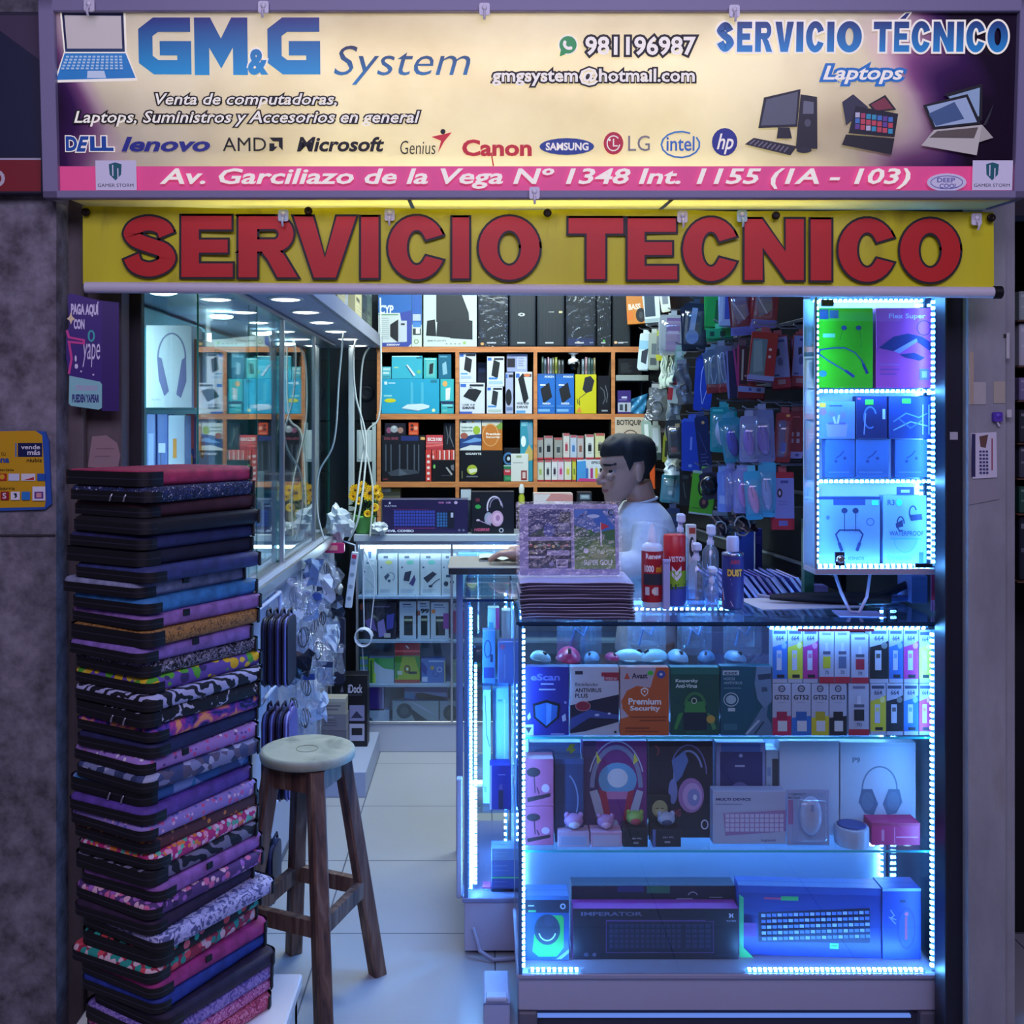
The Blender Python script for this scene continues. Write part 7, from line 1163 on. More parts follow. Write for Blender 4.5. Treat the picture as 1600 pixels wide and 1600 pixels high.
# stack of plastic cover sleeves and the printed cover shown on top
for i in range(12):
    h = .0082; z = ZC + i * h; b = B(); wv = R.uniform(0, 6)
    def fs(u, v, up):
        return ((u - .5) * .300, v * .22, (h * .92 if up else 0) * (1 - .5 * (abs(2 * u - 1) ** 12)) + .0008 * math.sin(u * 8 + wv) * (1 if up else 0))
    b.grid(14, 3, lambda u, v: fs(u, v, True), M('b8b4d8', .25)); b.grid(14, 3, lambda u, v: fs(1 - u, v, False), M('3c3450', .5))
    b.grid(14, 1, lambda u, v: (fs(u, 0, True)[0], 0, v * fs(u, 0, True)[2] * .99), M('3a3048', .45)); b.grid(14, 1, lambda u, v: (fs(u, 0, True)[0], -.0006, fs(u, 0, True)[2] * (.80 + .2 * v)), M('c8c4e4', .2))
    b.grid(3, 1, lambda u, v: (.150, u * .22, v * h * .45), M('3a3048', .45)); b.grid(3, 1, lambda u, v: (-.150, .22 * (1 - u), v * h * .45), M('3a3048', .45))
    b.obj('plastic_sleeve', None, (WX(902, 2.72) + R.uniform(-.004, .004), 2.70 + R.uniform(-.004, .006), z), R.uniform(-1.2, 1.2), label='dark edged plastic cover sleeve, ' + ('lowest', 'second from below', 'third from below', 'fourth from below', 'fifth from below', 'sixth from below', 'seventh from below', 'eighth from below', 'ninth from below', 'tenth from below', 'eleventh from below', 'topmost')[i] + ' in the stack on the counter', cat='sleeve', group='plastic cover sleeves stacked on the counter')
zg = ZC + 12 * .0082 + .0015; Yg = 2.80; kg = Yg / F
gc = thing('game_cover', 'printed game cover in clear plastic standing on the sleeve stack', 'cover', (WX(890, Yg), Yg, zg), 0); gc.rotation_euler = (math.radians(-7), 0, math.radians(1.5))
q = lambda px: (px - 890) * kg
b = B(); b.prism(rrect(q(812), q(968), .002, .196, .006), -.001, .001, M('a8a0d0', .3), 'y'); b.obj('backing_card', gc)
gz = lambda py: .198 - (py - 792) * kg
B().art([('r', 826, 801, 893, 893, '1c1c40'), ('r', 826, 801, 893, 842, '2c3478'), ('p', [(826, 842), (850, 830), (866, 842)], '28503c'), ('p', [(870, 842), (876, 806), (893, 806), (893, 842)], '1c2c38'), ('e', 858, 834, 8, 12, '3a50a8'), ('r', 872, 822, 892, 838, '6a7098'), ('r', 826, 844, 893, 850, 'a8a0d0'), ('r', 826, 850, 893, 864, '243028')] +
        [('e', 830 + i * 7, 857 + (i % 2) * 2, 2.4, 2.4, ('a03838', 'c8a848', '487848', '8a5a38')[i % 4]) for i in range(9)] + [('r', 855, 865, 890, 873, 'a8a0c4'), ('r', 828, 868, 840, 870, '908a6a'), ('r', 828, 874, 852, 877, 'c8c4d8'), ('e', 862, 886, 4, 4, '8a84b0'), ('r', 869, 879, 887, 892, 'c8c0e0'), ('r', 871, 881, 885, 890, '30284c'), ('g', 872, 882, 885, 890, 5, 1, .4, 'c8c0e0'), ('r', 895, 799, 898, 895, 'b8b0d8'),
         ('r', 898, 801, 962, 894, '4c8038'), ('p', [(898, 801), (962, 801), (962, 832), (930, 838), (898, 826)], '3a6ab8'), ('p', [(898, 826), (930, 838), (962, 832), (962, 850), (898, 845)], '3c6a40'), ('p', [(898, 880), (930, 850), (962, 862), (962, 894), (898, 894)], '7a9a48'), ('r', 899, 802, 912, 812, '26307c'), ('t', 'PLAY', 900, 805, 911, 810, 'e0e0f0', .02), ('o', 956, 806, 4, 4, 1.5, '20242c'), ('l', [(940, 858), (940, 822)], 1.6, 'd8d8e0'), ('p', [(940, 822), (954, 828), (940, 834)], 'c03040'), ('e', 916, 866, 4, 4, 'e8e8ec'), ('e', 910, 836, 8, 7, '28583a'), ('e', 922, 838, 6, 5, '346a3c'), ('e', 936, 874, 14, 4, 'a8b070'), ('p', [(898, 801), (920, 801), (898, 818)], '5a80c8'), ('e', 928, 812, 10, 3, 'b8c8e4'), ('t', 'SUPER GOLF', 912, 880, 958, 888, 'e0e4d8', .02)], (q(0), -.0012, gz(0)), (kg, 0, 0), (0, 0, -kg), (0, -1, 0)).obj('printed_cover', gc)
b = B(); b.grid(16, 10, lambda u, v: ((u - .5) * .292, -.0055 - .0012 * math.sin(u * 9 + v * 5), -.0005 + v * .204), FILM); b.grid(16, 10, lambda u, v: ((.5 - u) * .292, .004, -.0005 + v * .204), FILM); b.obj('clear_plastic', gc)

# clutter at the right end of the counter, under the cabinet
b = B(); pts = [(-.17, .03, .016), (-.10, .02, .017), (0, .0, .018), (.09, -.02, .018), (.155, -.035, .017)]; b.tube(pts, [.008, .014, .017, .019, .012], M('14121c', .5), 12); b.tube([(-.17, .03, .016), (-.20, .05, .018)], .005, M('8a88a0', .4))
b.obj('handset', None, (WX(1300, 2.93), 2.93, ZC + .001), 2, label='long black handset lying under the hanging cabinet', cat='device')
b = B(); b.tube([(0, 0, .13), (.02, -.01, .06), (.04, -.02, .012), (.065, -.02, .008), (.09, -.01, .05), (.105, 0, .13)], .0045, M('b0b8dc', .4), 8); b.obj('cable', None, (WX(1301, 2.80), 2.80, 1.068), label='pale cable looping down from the hanging cabinet', cat='cable')
carton('adapter_box', 'small lilac box standing under the hanging cabinet', 'box', 1269, 1294, 916, 3.0, ZC, .05, '9c98d8', [('r', .1, .1, .9, .14, '7a78b8')])
b = B(); b.box(-.05, .05, -.02, .02, 0, .016, M('7088d0', .4), .004); b.tube([(-.05, 0, .016), (.0, -.01, .035), (.06, 0, .05)], .011, M('1c1c28', .5), 10); b.obj('stapler', None, (WX(1395, 2.98), 2.98, ZC), 20, label='black and blue stapler under the hanging cabinet by the end wall', cat='stapler')
carton('storage_box', 'plain blue grey box at the right end of the counter', 'box', 1424, 1450, 900, 2.95, ZC, .1, '6a84cc', [('r', .1, .1, .9, .12, '4a64ac')])
carton('leaflet', 'upright red and white leaflet at the far right end of the counter', 'leaflet', 1455, 1466, 893, 2.82, ZC, .004, 'a878a8', [('p', [(0, 0), (.5, 0), (.6, .6), (0, .7)], 'a82848'), ('r', 0, .62, 1, .72, 'c83858'), ('r', .1, .76, .2, 1, '5a3a80'), ('r', .5, .76, .6, 1, '5a3a80')])
b = B(); b.box(0, .30, 0, .18, 0, .0012, M('b8b4c8', .5)); b.obj('blank_sheet', None, (WX(1165, 3.02), 2.84, ZC + .0002), 8, label='blank grey sheet lying on the counter in front of the leaning envelopes', cat='paper')
b = B(); b.box(0, .12, 0, .09, 0, .0015, M('8a9ce0', .4)); b.obj('blank_sheet', None, (WX(1300, 2.8), 2.74, ZC + .0002), -6, label='small blue sheet lying near the front edge of the counter', cat='paper')
# leaning envelopes behind the counter on a low cabinet
lowc = B(); lowc.box(0, .50, 0, .34, 0, .93, M('5a5c74', .5), .004); lowc.box(-.005, .50, -.006, .34, .93, .95, M('8a90b4', .4), .002)
for x in (.245, .495): lowc.box(x - .238, x - .008, -.005, 0, .08, .9, M('66688a', .45), .002)
lowc.obj('low_cabinet', None, (.72, 3.40, 0), label='low grey cabinet behind the counter carrying leaning envelopes', cat='cabinet')
for i in range(15):
    c = R.choice(['7a88d8', '6a78cc', '8c94dc', '5c68b8', '9a98d8', '7a6ac0', '4a509c']); b = B(); b.box(0, .004 + R.random() * .004, -.10, .10, 0, .17, M(c, .35)); b.box(-.0006, .0085, -.101, -.0985, .0, .168, M(hexmix(c, 'ffffff', .45), .3))
    if i in (8,): b.box(-.001, .009, -.101, -.06, .08, .10, M('a04a9a', .4))
    o = b.obj('envelope', None, (.845 + i * .0195, 3.47 + R.uniform(-.03, .02), .952), label=('blue', 'lilac', 'slate')[i % 3] + ' plastic envelope leaning behind the counter, ' + ('first', 'second', 'third', 'fourth', 'fifth', 'sixth', 'seventh', 'eighth', 'ninth', 'tenth', 'eleventh', 'twelfth', 'thirteenth', 'fourteenth', 'last')[i] + ' from the shopkeeper', cat='envelope', group='leaning envelopes behind the counter')
    o.rotation_euler = (0, math.radians(-38), R.uniform(-.06, .06))
carton('parcel_box', 'plain blue box standing behind the dust can', 'box', 1150, 1178, 823, 3.60, .9508, .02, '4a68d0', [('r', .1, .06, .3, .16, '2a3880')])
carton('parcel_box', 'tall dark green box standing behind the hanging cabinet', 'box', 1257, 1272, 812, 2.99, ZC, .03, '1f5a48', [('r', .1, .1, .9, .14, '2c7058')])
carton('parcel_box', 'violet box behind the envelopes', 'box', 1180, 1191, 826, 3.62, .9508, .02, '3a3a90', [('r', .1, .1, .8, .2, '5a58b0')])
b = B()
for i in range(6): b.box(-.055 + i * .001, .055, -.05, .05, i * .018, i * .018 + .014, M(('30343c', '50585c', '1c2024')[i % 3], .5), .002)
b.obj('stock_stack', None, (.80, 3.64, .9505), 12, label='dark ring bound booklets in a pile behind the spray bottles', cat='booklets')

# ---------------------------------------------------------------- pegboard with hanging goods on the right
def wallX(Y): return .84 + (5.2 - Y) * .0977
pg = thing('peg_rack', 'dark peg rack full of hanging goods along the right side', 'rack', (wallX(4.1), 4.1, 0)); ang = math.atan2(.0977, 1)
pg.rotation_euler = (0, 0, ang)
DK = newmat('black_pegboard')[0]; DK.node_tree.nodes['Principled BSDF'].inputs['Base Color'].default_value = (.003, .003, .005, 1); DK.node_tree.nodes['Principled BSDF'].inputs['Specular IOR Level'].default_value = .05
B().box(.012, .03, -1.06, 1.13, 1.09, 2.78, DK).obj('board', pg)
for z in (1.92, 1.72, 1.55, 1.36, 1.13): B().box(.004, .012, -1.05, 1.12, z, z + .012, M('3a3c48', .35, 0, .6), .002).obj('rail', pg)
pgi = (Matrix.Translation(pg.location) @ Matrix.Rotation(ang, 4, 'Z')).inverted()
PK = []
def pack(px0, px1, py0, py1, lab, kind, col, c2='ffffff', off=.10, face=38, name='hanging_pack', cat='pack', group=None, extra=(), more=True):
    px = (px0 + px1) / 2; k = (px - CX) / F; den = k + .0977; off = min(off, 1.348 - 3.12 * den); Y = (1.348 - off) / den
    X = k * Y; zt = WZ(py0, Y); zb = WZ(py1, Y); h = zt - zb; w_ = (px1 - px0) / F * Y * (1.28 if kind in ('mouse', 'blister', 'bag') else 1.12)
    o_ = None; b = B(); hang = .018
    rz = -face * .35
    if kind == 'box':
        d = min(.05, w_ * .6); b.box(-w_ / 2, w_ / 2, 0, d, 0, h, M(col, .4), .001); b.box(-.012, .012, d * .45, d * .5, h, h + hang, M(hexmix(col, 'ffffff', .3), .5)); b.art(extra, (-w_ / 2, 0, h), (w_, 0, 0), (0, 0, -h), (0, -1, 0))
        b.art([('r', .1, .1, .9, .25, hexmix(col, 'ffffff', .35)), ('r', .2, .5, .8, .8, hexmix(col, '000000', .4))], (-w_ / 2, d, h), (0, -d, 0), (0, 0, -h), (-1, 0, 0))
        o_ = b.obj(name, None, (X, Y, zb), rz, label=lab, cat=cat, group=group)
    elif kind == 'bag':
        ph = R.random() * 6; s = lambda u, v, g: ((u - .5) * w_ * (1 - .25 * v) + .004 * math.sin(v * 14 + ph), g * (.004 + .022 * (1 - v) * (1 - (2 * u - 1) ** 2)) + .004 * math.sin(u * 11 + v * 9 + ph), v * h)
        b.grid(8, 10, lambda u, v: s(u, v, -1), FILM if c2 == 'clear' else M(c2, .25)); b.grid(8, 10, lambda u, v: s(1 - u, v, 1), M(col, .35)); b.box(-w_ * .3, w_ * .3, -.002, .002, h, h + hang, M(hexmix(col, 'ffffff', .4), .4))
        o_ = b.obj(name, None, (X, Y, zb), rz, label=lab, cat=cat, group=group)
        c = B(); rr = w_ * .26; c.tube([(rr * math.cos(t * .7), -.004 - t * .0006, h * .34 + rr * 1.3 * math.sin(t * .7)) for t in range(22)], .003, M(hexmix(col, '000000' if c2 == 'clear' else 'ffffff', .5), .4), 6); c.obj('cable_coil', o_)
    elif kind in ('card', 'blister', 'mouse'):
        b.prism(rrect(-w_ / 2, w_ / 2, 0, h, min(.008, w_ / 5)), -.0012, .0012, M(col, .4), 'y'); b.box(-.012, .012, -.001, .001, h, h + hang, M(hexmix(col, 'ffffff', .2), .4)); b.art(extra, (-w_ / 2, -.0012, h), (w_, 0, 0), (0, 0, -h), (0, -1, 0))
        o_ = b.obj(name, None, (X, Y, zb), rz, label=lab, cat=cat, group=group)
        if kind == 'mouse':
            m = B(); T_ = Matrix.Translation((0, -.003, h * .42)) @ Matrix.Rotation(math.pi / 2, 4, 'X') @ Matrix.Rotation(.15, 4, 'Z'); s_ = min(w_ * .30, .030)
            m.ball((0, 0, 0), (s_, h * .30, s_ * .8), M(c2, .25), 18, 8, T_, 0); m.box(-.001, .001, h * .05, h * .26, s_ * .75, s_ * .805, M(hexmix(c2, '000000', .4)), 0, T_); m.obj('mouse', o_)
        if kind != 'card': B().grid(10, 10, lambda u, v: ((u - .5) * w_ * .86, -.0018 - .034 * max(0, (1 - (2 * u - 1) ** 6) * (1 - (2 * v - 1) ** 6)) ** .5, h * .08 + h * .76 * v), BLISTER).obj('clear_bubble', o_)
    # the hook it hangs from, fixed to the board
    p = pgi @ Vector((X, Y + .002, zb + h + hang + .004)); B().tube([(.012, p.y, p.z), (p.x - .004, p.y, p.z), (p.x - .018, p.y, p.z + .008)], .0028, M('8a8c98', .3, 0, .8), 6).obj('hook', pg)
    o_.rotation_euler[1] = R.uniform(-.10, .12)
    if more and off > .06: dup(o_, (X + .012, Y + .052, zb - .004), label='copy behind the ' + lab, rot=(0, o_.rotation_euler[1] + R.uniform(-.12, .05), math.radians(rz - 6)))
    return o_
EAR = lambda c: [('a', .5, .35, .22, .2, 0, 180, .05, c), ('l', [(.28, .35), (.3, .6), (.5, .9)], .04, c), ('l', [(.72, .35), (.7, .6), (.5, .9)], .04, c)]
pack(982, 1008, 440, 506, 'orange box lettered with a black round speaker, high by the top shelf', 'box', 'd88420', extra=[('t', 'BASS', .1, .52, .75, .66, 'f0e0c8', .04), ('e', .75, .8, .28, .17, '14161a'), ('e', .75, .8, .12, .08, '3a3c40'), ('r', .0, .7, .35, .9, 'e07818')], off=.06)
pack(1009, 1031, 440, 504, 'white and dark headset box beside the orange box', 'box', 'b8c4c8', extra=[('r', .05, .2, .7, .85, '283848'), ('r', .0, .9, 1, .98, '8a9ca0')], off=.08)
pack(1034, 1047, 440, 484, 'pale card high above the purple rolls', 'card', 'c4ccc0', extra=[('r', .2, .5, .8, .8, '707880')], off=.08)
pack(1034, 1067, 492, 552, 'white frame pack with two mauve rolls', 'blister', 'b8c0b8', extra=[('r', .25, .08, .75, .45, '8a6a98'), ('r', .25, .5, .75, .95, 'a08aa8'), ('r', .3, .42, .7, .5, 'c8b8d0')], off=.14)
pack(1069, 1099, 474, 545, 'headset pack with white and grey headphones', 'blister', '20283a', extra=[('l', [(.45, .1), (.4, .4), (.35, .75)], .22, 'a8b4cc'), ('e', .4, .74, .26, .16, '7a90b8'), ('l', [(.75, .15), (.8, .6)], .16, '101420')], off=.16)
pack(1102, 1124, 440, 511, 'tall green pack under the banner', 'box', '16a040', extra=[('r', .6, .4, .9, .9, '0c5c28'), ('r', .1, .1, .9, .16, '60c878')], off=.16)
pack(1125, 1150, 440, 509, 'white and blue pack right of the tall green one', 'box', 'a8b4c8', extra=[('r', .3, .0, .9, .85, '4a54a0'), ('r', .05, .1, .2, .9, 'c4ccd4')], off=.18)
pack(1106, 1141, 513, 528, 'short green tray box with two dark windows', 'box', '18a868', extra=[('r', .15, .3, .32, .8, '0c4a38'), ('r', .55, .3, .75, .85, '0c3c30')], off=.20)
for i, (a, c, y0, y1, rc_, lab) in enumerate(((1147, 1176, 452, 520, '7c1a28', 'dark red blister pack high up, left of the pair'), (1178, 1208, 448, 508, 'a0202c', 'red blister pack high up, right of the pair'))):
    pack(a, c, y0, y1, lab, 'blister', rc_, extra=[('p', [(.1, .2), (.7, .15), (.8, .6), (.3, .8)], '8a6a78'), ('r', 0, .86, 1, 1, '7a78b8'), ('l', [(.2, .3), (.6, .7)], .06, 'c8b0b8')], off=.18)
pack(996, 1011, 521, 577, 'white pack with a dark mouse, beside the loudspeaker', 'card', 'c0d4dc', extra=[('r', 0, .2, 1, .45, '88b8d0'), ('p', [(.3, .5), (.9, .4), (.8, .85), (.3, .8)], '28303c')], off=.07)
pack(1013, 1028, 520, 576, 'grey green pack beside the white mouse pack', 'card', '8a9488', extra=[('r', .3, .3, .8, .6, '505c60'), ('r', .2, .7, .8, .9, '40484a')], off=.09)
pack(1025, 1035, 516, 561, 'slim lime and grey pack below the pale card', 'card', '6a7070', extra=[('r', 0, 0, 1, .2, '9aa030'), ('r', 0, .85, 1, 1, 'a8a820')], off=.11)
pack(1056, 1068, 546, 577, 'pale green tag pack below the mauve rolls', 'card', '98c0a0', extra=[('r', .2, .1, .8, .4, 'c8d8cc')], off=.14)
for i, (x, y0, y1) in enumerate(((1035, 556, 606), (1041, 556, 604), (1047, 558, 602), (1052, 556, 598))):
    pack(x - 5, x + 3, y0, y1, 'pale grey cable bundle hanging below the mauve rolls, %s of four' % ('first', 'second', 'third', 'last')[i], 'bag', '7a8a80', 'a8b8a8', off=.12, group='pale cable bundles')
pack(1011, 1039, 606, 656, 'grey shiny bag with rounded shapes above the first aid board', 'bag', '5c6460', 'clear', off=.10)
pack(1043, 1060, 582, 630, 'white and red card with a green edge', 'card', 'b8c4b8', extra=[('r', .3, .1, .9, .4, 'a03038'), ('r', 0, .5, .4, .9, 'b02830')], off=.12)
pack(1061, 1081, 568, 630, 'dark net bag with a red bottom', 'bag', '4a4a50', 'clear', off=.13)
pack(1084, 1108, 556, 640, 'deep blue card with white earphones', 'card', '2448b8', extra=EAR('c0ccec') + [('r', 0, 0, 1, .06, '1c3888')], off=.15)
pack(1107, 1124, 546, 612, 'clear pack with a white cable and red base, left of two', 'blister', '5a6878', extra=EAR('c8d4d8') + [('r', 0, .82, 1, 1, 'a03030')], off=.17)
pack(1126, 1142, 540, 610, 'clear pack with a white cable and red base, right of two', 'blister', '687484', extra=EAR('d8e0e4') + [('r', 0, .84, 1, 1, 'b83a38')], off=.19)
pack(1139, 1152, 548, 620, 'dark violet slim box beside the white cable packs', 'box', '2c2648', extra=[('r', 0, 0, .15, 1, '8a88b8')], off=.19)
pack(1153, 1166, 540, 600, 'dark card with a magenta rim', 'card', '3a2030', extra=[('r', 0, 0, .2, 1, 'a83070'), ('l', [(.6, .1), (.5, .9)], .2, 'a0a898')], off=.20)
pack(1170, 1206, 519, 594, 'red window box with grey pouches inside', 'box', 'a81c28', extra=[('r', .06, .14, .62, .9, '6a7a80'), ('p', [(.1, .2), (.4, .16), (.55, .8), (.2, .85)], '8a989c'), ('e', .75, .35, .06, .03, 'd8b0b0'), ('e', .75, .5, .06, .03, 'd8b0b0'), ('r', 0, .9, 1, 1, '9a98c8')], off=.22)
for a, c, y0, y1, lab in ((1210, 1235, 524, 606, 'tall white mouse box with a red base, left of the pair'), (1237, 1261, 522, 604, 'tall white mouse box with a red base, right of the pair')):
    pack(a, c, y0, y1, lab, 'box', 'a8204a' if 0 else '9c1c34', extra=[('r', .04, .03, .96, .80, '8484c4'), ('r', .35, .08, .8, .13, '3c3c90'), ('p', [(.3, .26), (.5, .24), (.52, .37), (.32, .4)], '2c1c30'), ('e', .5, .5, .14, .08, '50508c'), ('r', .15, .74, .4, .77, '3c3c78'), ('r', .3, .84, .7, .93, 'a07888')], off=.23, group='tall white mouse boxes')
pack(1155, 1191, 602, 622, 'flat red and white pack below the red window box', 'box', '7c1420', extra=[('r', 0, .1, 1, .55, '8a90c8'), ('r', .4, .2, .5, .45, '484c90'), ('r', .7, .2, .85, .45, '484c90')], off=.21)
pack(1041, 1060, 630, 682, 'clear bag with grey parts beside the deep blue pack', 'bag', '8a9890', 'clear', off=.12)
pack(1066, 1093, 654, 736, 'long bright blue pack with a pale vertical word shape', 'card', '2a4cc0', extra=[('r', .4, .35, .5, .6, '88a0e8'), ('r', 0, 0, 1, .06, '486ad0'), ('e', .45, .9, .1, .03, '90a8e8')], off=.14)
pack(1094, 1112, 650, 734, 'long dark navy pack beside the bright blue one', 'card', '1c2452', extra=[('e', .6, .12, .12, .03, 'e0a060'), ('l', [(.2, .3), (.7, .7)], .05, '4a5088')] + lines(.2, .8, .7, .95, 4, '5a60a0', .015), off=.16)
pack(1005, 1019, 658, 706, 'white and green striped card beside the shopkeeper head, left', 'card', '90a898', extra=[('r', .3, .1, .7, .5, 'd8e0d8'), ('r', .1, .6, .9, .64, '406050')], off=.07)
pack(1019, 1032, 664, 718, 'white and green striped card beside the shopkeeper head, right', 'card', 'a8b4a8', extra=[('r', .2, .08, .8, .6, 'd0d8d4'), ('e', .5, .7, .2, .08, '506058'), ('r', 0, .8, 1, 1, '30403a')], off=.08)
pack(1035, 1045, 680, 722, 'slim yellow and black pack', 'card', '8a9028', extra=[('r', .3, .2, .7, .8, '202418')], off=.10)
pack(1047, 1065, 656, 716, 'dark pack with brown and red marks', 'blister', '2c3438', extra=[('p', [(.2, .2), (.8, .15), (.7, .5), (.3, .6)], '182024'), ('r', .2, .7, .6, .85, '803a30'), ('r', .6, .1, .9, .2, 'b8a070')], off=.13)
pack(1114, 1144, 636, 706, 'teal pack with a white mouse and a red mouse', 'mouse', '169a98', 'c8ccd8', extra=[('p', [(.55, .55), (.95, .4), (.9, .75), (.6, .85)], 'b02838'), ('r', .1, .05, .5, .1, '60d0c8')], off=.20)
pack(1136, 1158, 652, 722, 'rounded clear pack with a blue violet mouse on teal', 'mouse', '2a90a8', '4a4ab8', off=.22)
pack(1159, 1180, 650, 722, 'rounded clear pack with a lilac mouse and a coiled cable', 'mouse', '7a88b8', '8a70c8', extra=[('a', .6, .5, .2, .12, 30, 330, .05, 'a098d8')], off=.24)
pack(1180, 1207, 640, 722, 'rounded clear pack with a violet mouse, beside the red packs', 'mouse', '6a78b0', '7a68c0', off=.25)
pack(1211, 1231, 645, 722, 'red pack with a violet cable column', 'blister', '8c1828', extra=[('r', .25, .15, .6, .9, '5a4a80'), ('r', .4, .6, .7, .8, '3a4ab0'), ('e', .7, .05, .12, .03, 'e8a060')], off=.25)
for a, c, y0, y1, lab in ((1232, 1252, 643, 716, 'dark red box with four pale squares and a white foot, left'), (1253, 1269, 642, 712, 'dark red box with pale squares and a white foot, right')):
    pack(a, c, y0, y1, lab, 'box', '7a1428', extra=[('r', .18, .44, .38, .53, 'a890a8'), ('r', .58, .44, .78, .53, 'a890a8'), ('r', .18, .58, .38, .67, 'a890a8'), ('r', .58, .58, .78, .67, 'a890a8'), ('r', 0, .86, 1, 1, '8a88c8'), ('r', .5, .9, .75, .96, '4a4a98'), ('r', .3, .1, .8, .13, 'b85060')], off=.25)
pack(1016, 1023, 708, 764, 'orange handled tool hanging behind the shopkeeper neck', 'box', 'e0581c', extra=[('r', 0, 0, 1, .3, '30343c')], off=.08)
pack(1040, 1060, 718, 742, 'white bag above the teal case', 'bag', 'b0c0b8', 'd0dcd4', off=.13)
pack(1034, 1060, 741, 786, 'teal clear case with small parts', 'blister', '4a98a8', extra=[('r', .2, .15, .7, .4, '88c8cc'), ('e', .45, .65, .1, .08, 'c8e8e8'), ('r', .55, .1, .65, .8, '2c6878')], off=.13)
pack(1078, 1110, 736, 804, 'bright green pack with black headphones pictured', 'card', '5cb820', extra=[('r', 0, 0, 1, .06, 'b8c8b0'), ('a', .5, .35, .18, .2, 20, 340, .08, '182008'), ('e', .6, .72, .2, .14, '38201c'), ('e', .6, .7, .08, .06, 'a06050'), ('r', .1, .85, .5, .87, '408010'), ('r', 0, .96, 1, 1, 'c0ccc0')], off=.18)
o_ = pack(1100, 1122, 738, 780, 'black round headphone hanging in front of the green pack', 'card', '20203c', extra=[('e', .5, .5, .45, .45, '14141c')], off=.22)
bb_ = B(); bb_.lathe([(.012, .03), (.026, .026), (.033, .010), (.031, 0)], M('12121a', .25), 22, T=Matrix.Translation((0, -.002, .05)) @ Matrix.Rotation(math.pi / 2, 4, 'X')); bb_.obj('ear_cup', o_)
pack(1122, 1135, 736, 800, 'pale blue card with folded leaflets', 'card', '7a94d8', extra=[('r', .1, .6, .9, .8, 'a8b8e0'), ('l', [(.3, .1), (.5, .5)], .1, '98b0e8')], off=.21)
pack(1136, 1152, 732, 800, 'clear pack with pale lilac accessories', 'blister', '7a84c8', extra=[('l', [(.4, .1), (.5, .6)], .2, '98a0d8')], off=.22)
pack(1150, 1170, 735, 802, 'rounded clear pack with a pink violet mouse', 'mouse', '7c88c8', 'a878c8', off=.24)
pack(1170, 1190, 736, 812, 'rounded clear pack with a pink mouse on cyan', 'mouse', '2a9cc8', 'c090c0', off=.26)
pack(1187, 1208, 722, 808, 'cyan pack with a pale blue mouse', 'mouse', '38a0d0', '88a8e0', off=.25)
pack(1209, 1239, 738, 828, 'white mouse box with a red top and red base', 'box', 'a81c34', extra=[('r', .12, .1, 1, .80, '7c84cc'), ('r', .4, .14, .75, .19, '404898'), ('e', .36, .36, .12, .08, '30203c'), ('e', .36, .36, .05, .04, 'b0b4e0'), ('r', .3, .5, .7, .51, '5a60a8'), ('r', .3, .55, .7, .56, '5a60a8'), ('r', .3, .84, .7, .93, '6a68b8'), ('e', .08, .05, .1, .04, 'e08040')], off=.26)
pack(1258, 1270, 746, 816, 'white card close to the hanging cabinet', 'card', '7078b8', extra=[('e', .5, .3, .25, .12, '2c2a60')], off=.25)
for i, (a, c, y0, y1, lab) in enumerate(((1062, 1076, 730, 790, 'black slim pack left of the bright green pack'), (1112, 1140, 806, 836, 'black bag in the bottom row, left'), (1142, 1178, 804, 830, 'black bag in the bottom row, right'), (1044, 1062, 794, 836, 'dark violet and teal pack behind the shopkeeper shoulder'))):
    pack(a, c, y0, y1, lab, 'bag' if i in (1, 2) else 'card', ('15151c', '121218', '101016', '30406a')[i], '1c1c26', extra=[('r', .2, .2, .8, .3, '40444c'), ('l', [(.3, .4), (.6, .8)], .1, '505860')], off=(.16, .2, .22, .13)[i])

# ---------------------------------------------------------------- clutter at the end of the left counter
b = B(); po = thing('sunflower_pot', 'pot of yellow artificial sunflowers at the end of the left counter', 'plant', (-.585, 5.02, 1.0565))
B().lathe([(.030, 0), (.040, .01), (.052, .075), (.058, .09), (.050, .085)], M('6ab858', .4), 20).obj('green_pot', po)
b = B()
for i in range(26):
    a, l = R.uniform(0, 6.28), R.uniform(.03, .075); z = R.uniform(.08, .16); p = Vector((.02 * math.cos(a), .02 * math.sin(a), z)); e = p + Vector((math.cos(a) * l, math.sin(a) * l * .6, R.uniform(-.01, .04))); s_ = Vector((-math.sin(a), math.cos(a), 0)) * .016
    b.add([p, (p + e) / 2 + s_ + Vector((0, 0, .012)), e, (p + e) / 2 - s_ + Vector((0, 0, .012))], [(0, 1, 2, 3)], M(R.choice(['3a6a30', '2a5028', '4a7a38']), .5))
b.obj('leaves', po)
